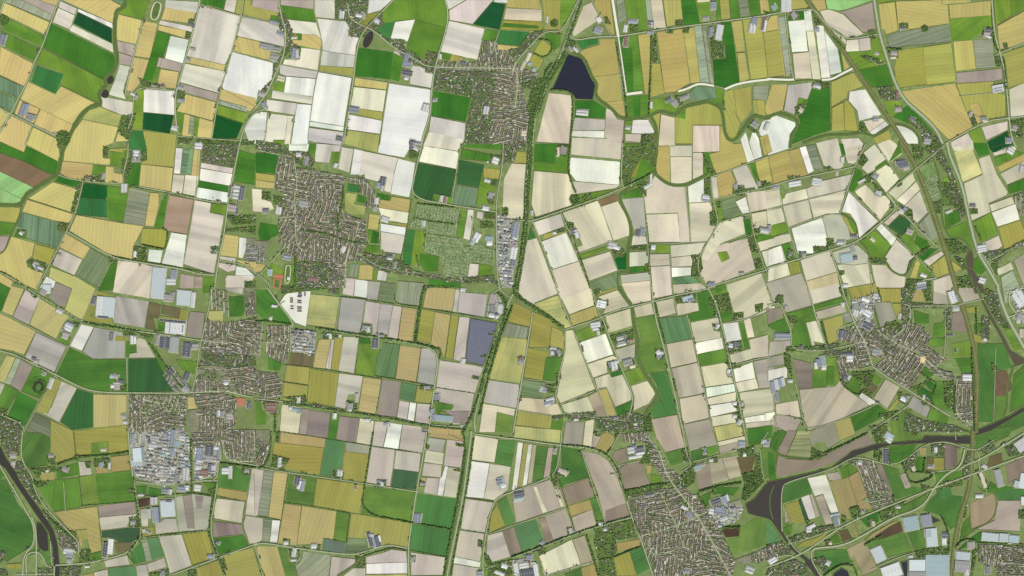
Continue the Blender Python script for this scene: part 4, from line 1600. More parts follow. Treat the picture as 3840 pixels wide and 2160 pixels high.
'C2': '''
F o3 20,145 210,240 185,395 -40,340 
F S2 -50,350 180,400 150,510 -95,480
F l3 -100,495 155,518 110,860 80,960 -230,910
F p -235,925 70,970 80,1090 55,1210 -290,1150
F c3 -290,1165 50,1220 10,1290 -150,1250 -170,1449 -330,1449
F G4 -150,1250 10,1290 -10,1449 -170,1449
F l3 225,160 460,75 595,400 540,410 480,350 370,260 230,190
F o3 215,240 380,310 500,440 390,480 380,600 170,600
F o 400,390 500,430 530,500 520,620 470,600 380,580 
F o3 160,605 370,640 360,680 340,700 310,930 120,905
F G 345,700 500,700 460,840 420,940 315,930
F c 500,110 790,0 830,170 575,265
F y2 580,270 840,180 870,290 605,380
F p 860,90 1060,20 1180,180 920,260 960,150
F o 830,60 1050,-10 1060,15 850,80
F p 940,280 1190,205 1210,380 970,450
F p 1225,195 1400,150 1430,265 1250,300
F G4 1250,305 1430,270 1560,810 1350,860 1270,700 1300,500
F b4 1380,860 1560,830 1660,1270 1430,1310 1400,1250 1490,1090 1450,960
F p 1400,1320 1660,1275 1745,1605 1550,1655 1450,1500
F p 1450,140 1620,105 1650,255 1480,300
F D3 1480,305 1750,280 1810,510 1550,560
F p 1655,200 1660,150 1870,150 1880,230 1670,280
F G2 1860,60 1980,20 2060,200 2070,290 1800,340 1760,270 1880,230
F G 2000,20 2160,-20 2180,80 2060,110
F G 2080,200 2210,230 2240,300 2110,350
F p 1795,350 2080,295 2100,500 1840,550
F c2 1840,555 2110,500 2130,610 1865,665
F p 1555,565 1815,515 1865,745 1600,805
F g 1605,810 1870,750 1940,1060 1680,1110
F p 1685,1115 1945,1065 1985,1310 1720,1370
F g 1725,1375 1990,1320 2062,1580 1790,1640
F G 1870,670 2140,610 2160,740 1895,790
F p 1900,795 2150,750 2230,960 1945,1000
F t3 1950,1005 2235,965 2250,1040 1960,1100
F c3 1965,1110 2255,1045 2250,1140 1980,1180
F c2 1985,1185 2250,1145 2260,1240 2000,1300
F c3 2005,1300 2240,1260 2270,1350 2020,1395
F l3 2030,1400 2290,1350 2340,1480 2070,1542
F w 2120,360 2280,340 2310,520 2160,550
F G2 2290,350 2330,370 2390,600 2320,610 2310,500
F c 2330,310 2400,305 2440,490 2370,500
F p 2385,520 2576,470 2576,690 2420,710
F p 2190,670 2400,610 2420,710 2220,770
F c2 2225,820 2420,745 2450,910 2250,950
F c 2250,955 2455,910 2485,1010 2280,1050
F g 2430,740 2620,700 2660,1000 2490,1010
F p 2290,1055 2620,1010 2640,1250 2330,1300
F c2 2340,1305 2620,1260 2640,1330 2350,1360
F p 2350,1365 2640,1330 2640,1380 2360,1410
F G2 2370,1415 2620,1375 2620,1500 2380,1560
F p 540,430 610,420 840,1020 490,1165 450,1090 490,850 540,620
F G 640,450 770,390 870,470 690,540
F c2 680,550 940,460 1020,670 750,760
F c3 760,765 1020,680 1080,720 950,740 960,850 815,900
F g 1040,620 1240,560 1235,700 1080,750 
F p 830,910 980,860 1000,900 1110,870 1200,1060 1200,1130 1040,1200 950,1000 860,1020
F G2 985,860 1100,830 1110,870 1000,900
F G 1120,850 1290,790 1350,910 1190,980 
F p 1195,990 1360,935 1450,1060 1380,1160 1220,1235 1230,1090
F G2 1040,1210 1210,1140 1180,1250 1060,1280
F y 870,1030 955,1010 1050,1275 970,1305
F m 765,1090 855,1040 960,1290 840,1290
F p 500,1175 760,1095 830,1240 700,1270 540,1270
F D2 110,925 340,950 300,1110 90,1080
F p 80,1100 320,1120 340,1190 450,1160 510,1260 420,1280 60,1225
F o 65,1235 410,1290 390,1420 35,1380
F l3 30,1390 490,1430 480,1565 15,1505
F G 400,1300 520,1290 500,1430 395,1415
F g 540,1350 730,1350 700,1600 510,1565
F c 740,1340 830,1320 800,1605 712,1598
C 40 1080,-10 1130,80 1210,180 1215,300 1250,450 1270,570 1255,700 1330,850 1420,980 1470,1080 1440,1160 1360,1240 1340,1300
R 10 440,-10 600,390
R 8 790,-10 870,250 920,330
R 12 920,330 1020,600 1110,830 1220,1080 1200,1220 1160,1320
R 12 530,420 900,300 1000,240 1210,185 1410,140 1620,80 1970,10
R 10 530,430 540,600 480,830 460,1000 430,1080 500,1250
R 10 610,400 850,1020 970,1300
R 8 480,1170 850,1030 940,1000
R 14 210,240 150,620 70,1100 10,1460
R 14 1405,-10 1430,260 1540,640 1600,900 1690,1300 1720,1449
R 6 1620,90 1670,280
R 8 1760,270 1860,660 1960,1150 2030,1449
R 12 1970,0 2060,170 2110,370 2200,790 2280,1120 2340,1449
R 8 2090,360 2260,330 2400,300 2520,230 2590,200
R 6 2220,780 2430,720 2590,690
R 6 2270,330 2330,600
R 8 510,1260 640,1270 840,1310 960,1310 1150,1340
R 6 60,1230 420,1285
R 6 115,915 430,945
R 6 2430,740 2490,1010
M 34 30,60 150,150 230,200 350,280 440,350 520,400
M 30 20,-10 30,60 60,110
M 12 450,860 460,1000 
M 14 1440,150 1540,560
M 16 1630,920 1650,1040
M 8 2080,300 2180,700
M 8 610,400 650,470
H 820,20 880,0 900,50 840,80
H 870,150 970,110 970,180 890,200
H 790,350 920,350 940,440 880,440
H 990,480 1220,420 1230,540 1080,590 1020,560
H 950,740 1060,720 1100,820 980,840
H 1110,730 1210,710 1250,790 1180,820
H 370,590 500,610 500,700 400,680
H 60,700 130,700 110,780 70,770
H 290,990 460,960 450,1060 330,1050
H 1440,610 1540,620 1520,730 1440,710
H 1640,90 1850,60 1850,140 1660,160
H 1980,100 2180,50 2220,230 2100,250 1990,200
H 2020,240 2080,240 2080,290 2030,290
H 2240,250 2330,240 2330,300 2240,310
H 2440,170 2530,150 2520,240 2450,240
H 2150,550 2310,530 2310,640 2180,660
H 2140,750 2310,760 2300,800 2200,810
H 2170,820 2210,810 2220,900 2170,900
H 2220,1150 2340,1160 2340,1210 2290,1230 2230,1200
H 2220,1270 2320,1230 2330,1400 2280,1400
H 2010,360 2090,370 2090,440 2030,430
V1 520,1270 840,1240 850,1320 600,1340
V1 840,1310 1060,1290 1180,1240 1330,1290 1310,1449 860,1449
K 1330,1290 1400,1260 1410,1449 1320,1449
V1 400,1290 520,1280 520,1310 420,1330
B w 900,160 90,70 10
B g 880,165 30,70 10
B w 840,370 90,50 170
B w 840,395 60,60 170
B w 870,450 20,40 170
B g 1090,490 70,20 165
B w 1095,510 70,20 165
B g 1100,545 80,20 165
B w 1105,570 80,20 165
B n 1130,500 20,90 170
B r 1190,530 70,30 170
B u 1000,770 50,60 170
B w 1030,780 60,80 170
B w 1050,745 40,30 170
B g 1170,740 80,60 165
B c 1210,790 50,30 165
B w 415,610 60,20 10
B n 440,640 80,30 20
B w 405,655 30,40 0
B g 470,650 60,30 60
B r 90,700 30,30 0
B g 90,740 50,40 20
B u 320,1020 50,50 10
B w 300,1015 30,50 10
B w 380,1120 80,30 165
B u 370,1150 90,40 165
B w 360,1175 60,20 165
B b 1770,105 110,50 165
B u 1800,120 60,30 165
B u 1490,680 60,30 140
B w 1470,650 40,40 140
B w 1500,660 40,30 140
B w 2065,390 30,50 30
B u 2060,400 25,25 30
B n 2250,570 50,60 10
B w 2200,580 40,40 10
B w 2180,840 30,40 10
B g 2190,870 40,30 10
B w 2240,1160 40,30 0
B p 2315,1170 30,40 0
B w 2240,1290 40,30 0
B w 2290,1350 40,50 30
B u 1040,1310 40,30 10
B w 645,1325 40,15 0
B w 1240,1370 30,20 0
''',
'C3': '''
F y2 900,20 960,0 1040,50 1000,150 960,205 840,165
F p 820,10 900,40 840,160 800,150
F m 1005,240 1040,190 1140,160 1170,280 1060,310
F m 1060,320 1310,285 1390,540 1140,575
F w 60,105 110,110 50,580 0,585
F y2 120,110 160,115 100,550 55,560
F w 165,125 205,125 150,530 105,545
F p 210,130 245,130 200,510 155,525
F G5 250,140 360,150 310,470 200,505
F p 365,155 410,160 380,440 315,465
F G2 410,170 470,170 440,370 390,420
F G5 500,150 700,180 780,450 560,520 480,560 470,470 580,430 500,360
F p 705,195 860,220 970,290 1040,400 1110,600 1180,850 940,910 860,600 
F m 480,575 770,460 830,640 550,740
F m 945,790 1140,720 1190,850 940,910
F p 380,480 540,750 150,880 40,910 10,700 0,600
F c3 215,550 245,550 350,800 310,815
F c3 430,570 480,580 535,740 490,760
F y3 555,750 780,680 810,780 590,850
F p 600,860 810,780 845,940 640,1020
F G5 780,675 850,650 930,880 850,910
F b3 20,950 240,880 320,1100 100,1210
F p 265,870 540,770 620,1010 350,1120
F m 265,870 340,860 420,1090 350,1120
F c3 270,1250 600,1080 700,1350 360,1449 330,1449
F p 610,1080 730,1040 820,1320 705,1350
F G5 530,1430 690,1370 710,1449 710,1500 540,1500
F y2 695,1370 850,1320 870,1449 870,1500 715,1500
F y3 1030,1120 1280,1080 1300,1140 1050,1210
F o3 1020,1260 1180,1200 1250,1449 1060,1449
F b4 1180,1190 1320,1150 1390,1370 1260,1440
F G5 1540,220 1700,170 1730,300 1600,340
F G5 1800,200 1900,160 1920,290 1810,300
F G 1950,160 2060,130 2070,190 1970,240
F c 2070,100 2340,40 2345,90 2080,140
F p 2080,145 2260,100 2280,190 2090,225
F c4 2260,100 2340,90 2350,180 2280,190
F G2 2370,10 2560,-20 2500,120 2390,140
F m 1840,350 1990,310 2020,540 1880,580
F p 1990,310 2110,260 2180,480 2010,520
F p 2115,260 2260,240 2310,450 2185,480
F G5 2490,170 2576,150 2690,170 2650,400 2530,480
F G5 2300,960 2450,860 2576,870 2800,860 2750,1000 2600,1120 2170,1260 2130,1100 2280,1060
F G 1400,420 1520,450 1510,500 1400,520
F y 1350,330 1410,340 1400,410 1360,420
F G2 1920,640 2000,600 1990,720 1950,760 1900,700
F G2 2060,560 2290,560 2230,640 2050,620
F n3 2260,260 2460,220 2400,420 2310,420
F n4 2110,990 2290,930 2280,1050 2150,1060
R 14 -10,65 500,140 800,160 960,240 1050,370 1130,620 1220,900 1290,1060 1420,1449
R 10 500,-10 490,150 450,380 380,460 0,600
R 12 -10,1270 300,1160 600,1040 940,930 1200,860
R 8 400,420 640,1030
R 6 0,945 530,760
R 8 700,180 780,450 940,910
R 8 960,240 1090,0
R 14 1480,200 1560,450 1740,680 1890,880 2000,1080 2200,1449
R 10 1290,1050 1640,950 1930,820 2150,710
R 8 1930,910 2330,780
R 8 1380,60 1480,200
R 10 1720,0 1760,250 1820,330 1700,400
R 8 1060,340 1270,290
R 8 2340,0 2380,140 2050,240 1820,300
R 8 1740,1170 1650,940 1500,620
R 8 2500,120 2576,0
R 8 1370,1090 1420,1270 1700,1160
R 6 2490,160 2530,480 2560,520
R 8 270,1240 340,1449
R 8 330,1449 820,1300 860,1290
M 12 500,130 800,150 960,230 1050,350 1130,600 1160,700
M 16 390,430 440,540 
M 10 -10,1260 300,1150 600,1030 940,920 1190,850
M 16 750,1040 830,1290 870,1449
M 20 1140,600 1400,540 1560,520
M 14 1020,1260 870,1290 
M 8 1040,1090 1060,1210
M 10 1020,1260 1300,1150
M 12 1230,900 1290,1040
M 14 1000,160 960,210
M 16 2300,960 2090,960
M 20 1880,600 2100,540 2310,510
M 8 470,460 640,1020
M 10 1010,1000 1020,1180 1010,1260
V2 1080,20 1340,0 1500,200 1560,350 1700,450 1740,560 1560,540 1470,400 1400,300 1350,100 1100,100
V2 1160,640 1500,570 1740,560 1960,760 2090,980 2240,1300 2220,1449 1430,1449 1300,1050 1200,800
V2 2220,1290 2400,1230 2680,1120 2700,1280 2250,1340
V5 1960,780 2150,700 2330,760 2280,880 2080,970 2000,880
V5 0,1290 210,1260 290,1449 20,1449
K 2310,420 2500,380 2540,500 2350,690 2310,680 2340,520
H 1140,580 1400,540 1560,520 1440,600 1160,660
H2 820,960 1210,880 1250,1060 1060,1090 840,1080
H2 820,1080 1040,1080 1050,1240 870,1290
H2 870,1290 1020,1270 1050,1449 880,1449
H 1340,100 1420,140 1390,320 1280,320 1350,200
H 1560,520 1700,440 1860,300 1840,500 1760,560
H 1870,600 1950,720 1960,800 1860,640
H 2020,560 2060,560 2050,640 2010,620
H 450,350 560,380 560,450 450,440
H 380,430 460,420 460,540 420,550
H 250,1140 340,1150 340,1230 270,1230
H 550,960 620,960 630,1040 560,1050
H 850,890 930,880 940,930 860,930
H 1700,170 1770,160 1800,290 1730,310
H 1900,160 1960,150 1970,260 1920,290
H 2260,180 2440,140 2440,240 2290,260
H 1960,260 2070,250 2070,310 1970,310
H 820,0 900,0 880,50 830,30
H 1640,680 1760,690 1780,790 1700,800
H 2460,220 2500,220 2500,380 2440,400
B w 1200,180 70,60 170
B n 1280,180 100,60 170
B w 1290,210 80,30 170
B w 1240,250 130,25 170
B u 1230,150 40,40 170
B n 70,625 110,50 170
B b 70,670 100,25 170
B w 60,690 80,15 170
B n 2050,700 100,50 160
B u 2140,675 60,70 160
B w 2165,660 20,60 160
B w 2005,795 50,50 10
B u 2090,790 110,80 10
B b 2080,770 60,40 10
B n 2140,790 30,70 10
B g 2200,840 50,50 0
B w 2130,870 80,40 160
B u 1780,830 60,60 40
B w 1730,760 60,30 30
B n 150,1420 140,80 170
B w 120,1340 90,50 170
B u 170,1260 60,50 0
B w 240,1390 40,120 170
B w 40,1370 40,100 170
B p 490,390 50,40 30
B c 530,410 60,40 30
B w 890,925 40,30 0
B p 590,990 50,40 60
B u 310,1110 40,40 40
B g 430,190 30,50 0
B b 1870,360 60,50 165
B g 1920,330 40,30 165
B u 2310,120 60,60 0
B w 2000,285 40,25 0
B w 2340,230 30,30 0
B w 2390,1390 80,60 20
B n 2395,1385 50,20 20
B u 2560,115 50,50 0
B w 2540,95 40,30 0
B u 1380,640 80,20 170
B n 1330,740 90,12 170
B w 940,980 30,20 0
B c 1010,430 40,20 0
B u 1940,190 20,60 0
B w 1830,650 30,30 0
B u 1760,1400 50,40 0
F g2 2040,870 2320,780 2280,880 2080,970
F g2 2150,720 2290,680 2340,770 2190,820
''',
'D0': '''
F o 240,0 375,0 435,75 235,100
F G 0,0 130,0 130,110 95,120 20,130
F y 430,0 570,0 590,90 500,110
F t 575,0 1050,0 1040,10 800,95 720,110 600,90
F m 1050,25 1080,300 960,330 900,270 770,140 720,120 820,95
F p 520,115 610,95 700,125 760,150 960,340 880,370 790,380 740,340 590,250
F p 600,270 740,360 785,410 780,450 700,370
F c 790,405 910,395 915,515 780,520
F p 915,395 1025,380 1035,500 920,515
F G2 230,100 360,100 365,190 200,210
F w 360,100 430,100 460,310 380,315
F w 200,215 370,200 400,515 240,525
F p 245,540 410,525 440,790 270,790
F c 385,315 460,315 530,800 450,800 410,520
F w 475,250 560,260 630,780 540,800
F w 565,300 700,490 740,730 620,760
F G2 710,490 735,530 765,710 745,730
F y 735,530 820,680 765,710
F y 20,160 95,155 175,770 0,780 -30,300
F s 95,180 165,165 240,740 180,770
F G2 -60,100 10,120 20,160 -10,160
F G 785,525 1030,515 1040,400 1100,370 1180,530 1190,640 1110,660 900,700
F G2 905,700 1110,665 1190,640 1270,860 1040,880
F G 1100,0 1290,0 1260,15 1110,35
F y 1115,40 1275,20 1310,310 1190,350 1180,300 1140,290
F y 1285,15 1740,0 1750,45 1810,55 1820,240 1410,300 1310,300
F y 1745,0 2035,0 2035,20 1760,45
F y 1820,50 2240,10 2240,155 1830,185
F S2 1190,370 1310,320 1820,250 1835,420 1220,485
F G 1830,190 2245,155 2255,310 2130,340 2050,400 1850,415
F y 1865,420 2055,405 2090,690 1890,715
F S 2065,400 2260,400 2280,680 2095,690
F o2 1310,510 1555,475 1600,850 1300,890 1270,700
F o 1560,475 1840,435 1890,825 1600,860
F m2 1895,735 2355,690 2360,800 2270,820 1900,840
F G 2270,0 2430,0 2450,160 2310,250 2290,250
F G 2435,0 2576,0 2576,100 2450,165
F y 2310,260 2620,90 2620,420 2440,480 2340,500 2320,400
F o 2360,540 2620,450 2620,820 2420,890 2400,700
F p 2425,900 2620,810 2620,1170 2440,1175
F o 1895,845 2270,820 2260,930 2390,960 2390,1170 2200,1200 2000,1130
F y 2030,1050 2120,1040 2180,1190 2100,1260
F y 1340,920 1880,840 2060,1280 1820,1405 1700,1290 1500,1110 1400,1020
F o 640,820 860,730 960,870 800,930 790,990 640,1080
F w 820,920 980,900 1140,1160 920,1220 900,1110 810,1010
F o 645,1085 760,1030 770,1310 640,1320
F o3 765,1025 800,1010 870,1110 905,1320 770,1315
F G2 440,890 500,900 620,880 630,1310 440,1370 240,1449 240,1400 330,1240 300,1160 400,1000
F y 40,850 200,850 150,1110 0,1160 -40,1100
F g 200,860 430,830 440,890 400,1000 310,980 270,1150 160,1110
F G 310,980 400,1000 360,1080 300,1150 275,1140
F w -60,1225 80,1160 270,1230 280,1270 220,1350 210,1494 0,1562 -30,1500 -40,1400 -100,1330
F p 960,1220 1150,1190 1200,1240 1050,1350 1020,1330
F w 1020,1330 1180,1215 1210,1260 1060,1360
F w 1280,1260 1400,1270 1500,1350 1510,1449 1360,1449
F o 1060,1390 1210,1310 1240,1400 1090,1449
F c 1100,1449 1220,1400 1290,1449 1350,1545 1215,1640
F p 480,1440 700,1390 760,1640 750,1690 580,1725
F p 735,1400 910,1390 960,1449 910,1600 880,1649 800,1640 770,1540
F p 2150,1280 2410,1220 2410,1310 2200,1410
F p 1840,1430 2010,1340 2070,1449 1990,1460 1850,1490
F G 2020,1330 2130,1280 2200,1449 2070,1449
F d 2205,1430 2410,1320 2440,1450 2270,1540 2230,1500
F G 1160,1020 1320,1000 1350,1080 1230,1190
F G2 1260,1180 1400,1060 1540,1180 1640,1300 1700,1449 1560,1449 1560,1300 1380,1230
C 34 -20,1190 110,1130 280,1190 310,1250 230,1390 220,1490
C 26 350,1440 600,1350 800,1360 960,1330 1060,1380 1220,1280 1280,1240 1450,1290 1530,1400 1530,1480
C 10 -10,800 200,830 400,800 620,830 720,790 850,700
Y 44 380,-10 440,80 600,280 760,510 1000,870 1240,1230 1400,1480
R 44 1065,-10 1090,150 1120,340 1200,600 1280,850 1380,1020 1560,1170 1690,1300 1760,1449
R 12 -10,150 170,120 440,90 490,120 590,260 780,395 920,380 1110,345
X 24 -10,795 200,805 260,800
X 24 540,805 640,800 750,740 850,690
R 10 170,120 190,320 240,740 265,820
R 14 1780,1449 2180,1220 2400,1190 2600,1170
R 18 2250,-10 2275,330 2330,530 2380,700 2410,1000 2425,1200 2450,1400 2500,1480
R 12 2290,560 2340,530 2600,425
R 6 1920,970 2250,935
R 6 1030,600 1110,660 1190,635
R 6 1440,1210 1560,1310
R 20 2410,1200 2430,1190
M 14 2265,330 2280,460 2330,530
M 14 2375,600 2400,900
M 16 1200,490 1350,500
M 14 640,370 780,500
V1 1100,880 1250,870 1310,1010 1200,1010 1130,990
V1 1400,1160 1520,1210 1640,1350 1640,1449 1560,1449 1540,1330 1420,1240
H 940,570 1010,560 1170,620 1110,650 1000,620
H 1320,235 1410,230 1410,290 1320,310
T 1578,290 36
H 2170,280 2270,270 2290,330 2230,400 2150,380
H 2280,570 2370,570 2360,670 2300,670
H 2360,430 2400,430 2420,490 2370,480
H 2010,1130 2060,1130 2110,1250 2060,1260
H 2440,1220 2576,1200 2560,1400 2440,1360
H 450,830 620,820 620,870 480,900
H 270,1080 400,1010 330,1160 275,1160
H 210,120 310,120 310,195 230,200
H 450,130 540,240 480,270
H 920,1240 970,1230 1000,1320 920,1330
H 1240,870 1330,1000 1280,1010
H 1210,500 1310,500 1310,590 1220,580
H 1000,300 1080,300 1080,390 1030,390
H 1640,1330 1700,1380 1740,1449 1640,1449
H 1280,1060 1360,1080 1340,1130 1270,1110
B w 182,50 100,130 0
B b 60,75 50,40 60
B g 490,860 50,40 0
B w 490,870 70,30 15
B p 260,155 60,50 40
B u 490,300 40,40 0
B n 1350,280 50,30 0
B n 2210,310 50,50 0
B p 2200,350 60,50 0
B w 2210,370 60,20 20
B p 1265,540 60,40 0
B c 1260,582 50,20 0
B c 1095,545 35,20 0
B u 1080,1200 40,40 0
B w 2310,890 70,110 80
B u 2310,900 50,80 80
B c 2180,1215 50,25 10
B u 2160,1185 40,30 10
B p 2035,1150 30,50 20
B c 330,1110 40,40 30
B n 1450,1200 50,30 20
B g 1600,1420 60,50 10
B u 2420,1410 50,50 0
B p 2480,1290 50,50 20
B p 1310,1100 60,40 0
B r 1300,950 30,60 0
''',
'D1': '''
F y -130,185 0,130 50,400 -80,440
F y 0,125 205,65 295,325 205,355 60,400
F y2 210,70 315,40 400,310 300,335
F w 315,40 380,20 460,270 400,300
F S2 380,20 470,5 560,270 450,240
F G2 715,0 755,0 780,110 745,110
F p 960,90 1070,0 1190,150 1080,230 1070,260 1000,300 940,240 1010,160
F G2 1320,-10 1345,90 1210,190 1250,120
F p 1090,270 1200,200 1320,350 1190,490 1080,350
F G 1080,230 1190,155 1200,195 1090,270
F G2 865,235 940,270 960,330 910,380 900,430 850,490 810,465
F p 120,460 130,620 0,655 -30,480
F c 180,500 380,450 405,550 150,615 145,560
F p 385,450 550,370 850,300 800,460 410,550
F p 410,560 780,470 720,700 580,705 455,745
F p 150,625 405,560 445,750 210,840
F G 120,460 175,540 150,550 125,500
F p -20,660 135,635 170,780 0,820
F G -20,830 170,790 210,880 0,945
F p -20,960 220,900 240,980 0,1050
F w 0,1070 130,1020 165,1190 0,1220
F G2 135,1015 215,1000 260,1150 180,1170
F w 235,850 545,740 605,950 580,1040 500,1040 450,1100 300,1100
F g 550,740 600,705 720,710 780,740 820,900 840,960 670,1000 640,950 590,950
F o 740,730 790,740 870,900 840,910 780,800
F G 790,740 880,800 890,880 850,910 800,800
F w 810,480 1110,780 895,970 900,850 890,800 830,700 740,680
F c 870,480 980,410 1090,520 1180,520 1230,580 1220,650 1130,770 940,560
F p 1200,480 1455,290 1480,370 1290,560
F c 1290,565 1490,380 1530,460 1370,620
F p 1370,620 1530,470 1610,690 1500,800 1400,700
F S 1515,810 1620,700 1710,930 1640,980 1540,870
F p 1165,790 1300,670 1330,700 1210,820
F d3 1210,830 1330,720 1440,770 1430,850 1330,920
F G 1330,930 1440,860 1500,900 1460,960 1500,1060 1500,1120 1440,1070
F G2 1500,920 1610,980 1620,1020 1540,1070 1480,1000
F w 1090,850 1140,800 1290,950 1250,1030
F p 1290,960 1480,1130 1420,1180 1380,1330 1250,1280 1170,1150
F G 930,980 1070,870 1240,1020 1150,1150 1020,1140 1000,1050
F y 1435,1320 1500,1150 1530,1200 1490,1350 1420,1340
F G 1490,1350 1530,1190 1660,1320 1580,1340 1510,1330
F p 1560,1180 1740,1080 1770,1110 1620,1230
F o 1630,1240 1780,1120 1820,1300 1700,1340
F p 1660,1370 1820,1310 1870,1449 1870,1540 1660,1480
F G2 1510,1130 1640,1050 1700,1060 1560,1180
F o 1840,1170 1950,1250 1870,1290
F p 325,1170 620,1070 700,1300 740,1535 455,1615 400,1449
F p2 390,1380 690,1290 720,1400 400,1480
F c 0,1240 190,1190 225,1320 0,1390
F k2 200,1190 310,1180 335,1290 225,1320
F p -20,1400 330,1300 400,1449 440,1625 190,1698 140,1600 45,1580 20,1500
F g 650,1090 840,1030 900,1020 1010,1120 1000,1200 860,1220 690,1200
F p 700,1220 1010,1160 1060,1400 790,1449 760,1400
F p 1040,1215 1180,1220 1250,1290 1380,1340 1370,1449 1090,1449
F p 1840,0 2060,-40 2070,60 1870,70
F l2 1870,75 2060,50 2160,300 1960,390 1910,200
F G2 2060,-10 2200,-10 2230,100 2120,130
F d 2240,40 2480,-30 2480,0 2260,80
F p 2260,90 2480,20 2500,60 2280,120
F G 2280,140 2500,70 2576,90 2300,220
F y 2310,230 2576,100 2600,160 2330,280
F p 2340,300 2600,160 2600,330 2410,410
F G2 2410,420 2620,320 2620,450 2430,500
F p 1970,400 2160,310 2120,150 2230,110 2300,300 2410,480 2400,520 2220,600 2240,690 2040,780 2000,550
F p 2230,610 2450,530 2480,600 2250,680
F w 2250,690 2490,600 2530,760 2310,830
F o3 2320,840 2540,770 2620,970 2380,1060
F G 2060,790 2240,690 2310,900 2140,990 2080,850
F p 2150,1000 2320,920 2360,1030 2250,1100 2140,1060
F G2 1780,700 1910,660 1940,770 1790,850
F G 1790,860 2000,780 2060,1050 1990,980 1940,920 1840,960 1790,900
F G2 2060,1160 2110,1140 2200,1260 2140,1320 2080,1300
F p 2300,1260 2440,1190 2470,1260 2320,1320
F s 2340,1340 2460,1270 2540,1449 2580,1560 2380,1600
F m 2470,1170 2650,1060 2650,1550 2560,1400
F G 1760,340 1820,330 1900,500 1780,540
F p 790,50 960,0 900,180 800,190
Y 50 1330,-30 1480,200 1600,500 1750,950 1840,1250 1900,1480
R 44 1800,-10 1830,130 1950,400 2010,700 2100,1080 2200,1230 2320,1440
R 14 -10,1250 620,1070 900,990 1150,780 1310,640 1200,500
R 10 2100,1090 2160,1120 2280,1300 2260,1350
R 10 870,250 720,700
R 12 -20,440 200,370 430,320 870,230
R 12 1190,500 1780,10
R 12 1190,500 1310,650 1520,870 1730,1060
R 10 1090,0 1320,350
R 10 870,230 980,0
R 12 630,1070 700,1280 750,1460
R 8 1150,790 1480,1130 1700,1350
R 8 800,460 1150,790
R 6 0,655 410,550 790,465
R 6 210,840 590,705 720,710
R 6 380,440 460,750
R 6 130,620 300,1150
R 10 2200,1190 2590,990
R 8 1050,1500 1010,1160
R 16 1560,1370 1690,1350
R 6 200,65 300,330
C 20 720,700 780,715 890,800 905,970 1000,1050 1020,1150 1150,1150 1200,1200 1250,1290 1390,1340 1480,1130
C 16 1650,120 1700,250 1740,400 1740,550 1750,700 1770,850 1850,960 1950,940 2060,1080
L5 1760,540 1840,550 1830,610 1750,600
L5 2060,1100 2070,1200 2060,1260 2000,1230 1990,1150 2020,1080 1990,1020
L5 1990,1240 2060,1265 2150,1400 2180,1500 2080,1500 2050,1380
M 10 2080,830 2150,970
M 8 1400,1290 1420,1190 1480,1140
V4 1500,240 1660,170 1690,300 1740,560 1640,590
V1 1640,60 1750,40 1880,350 2000,700 1960,750 1900,650 1800,300 1690,140
V1 2150,1080 2400,1060 2576,960 2600,1020 2420,1080 2300,1200 2200,1160
V2 2460,530 2700,420 2700,720 2540,730
H 200,320 330,320 200,420
H 560,240 620,220 670,260 600,290
H 580,950 660,950 660,1030 600,1040
H 1640,600 1740,560 1750,700 1680,700
H 1700,380 1900,400 1920,620 1760,620
H 1770,960 1900,960 2030,1080 1850,1130
H 1870,1130 1980,1160 2000,1250 1960,1280
H 1440,0 1560,40 1560,160 1480,170
H 890,180 960,100 1010,160 950,230
H 910,360 1060,290 1080,360 980,400
H 1050,380 1180,480 1130,540 1090,480
H 1290,380 1350,370 1350,410 1300,440
H 1230,580 1300,600 1290,640 1220,650
H 1310,590 1450,660 1460,760 1360,700
H 200,1040 250,1070 240,1160 190,1170
H 310,1080 380,1080 380,1130 310,1140
H 450,1030 620,1030 600,1060 460,1100
H 700,1280 770,1270 770,1310 720,1330
H 1020,1160 1200,1150 1180,1210 1030,1200
H 1480,1120 1550,1060 1640,1020 1560,1120
H 1900,1340 2040,1320 2080,1449 1900,1449
H 1400,1360 1640,1370 1640,1449 1380,1449
H 2250,1200 2320,1200 2300,1320 2240,1260
H 2030,650 2110,650 2110,700 2030,710
H 1560,50 1700,-20 1780,0 1620,110
H 0,380 60,410 0,450
H 1800,550 1990,560 1990,700 1900,660
B w 265,400 120,50 170
B b 260,415 100,12 170
B w 270,385 100,12 170
B w 490,380 90,70 10
B u 75,435 60,25 0
B n 1340,185 100,50 170
B n 1360,220 100,40 170
B p 1390,240 60,40 170
B u 1080,325 50,40 30
B w 1110,495 60,40 20
B u 1100,510 40,25 20
B n 860,925 60,30 10
B g 735,990 70,40 0
B w 720,1000 60,15 0
B b 790,1150 120,80 170
B b 780,1120 100,40 170
B u 850,1050 30,70 170
B n 875,1145 40,40 0
B u 1380,650 40,30 30
B w 1340,680 50,40 30
B p 1420,880 60,50 20
B w 2150,1050 90,70 170
B u 1540,1430 90,60 170
B w 1540,1400 90,20 170
B w 2150,1370 60,50 20
B w 2440,70 70,50 30
B w 2560,250 50,60 10
B n 2055,620 50,30 0
B w 940,370 70,20 150
B c 1050,965 50,20 40
B w 745,160 30,50 0
B g 10,850 30,70 0
B c 690,300 20,40 0
B w 1560,1325 60,25 20
B g 360,1110 40,40 10
B u 220,1110 30,30 0
B w 780,1425 50,30 0
B w 1815,680 60,20 160
''',
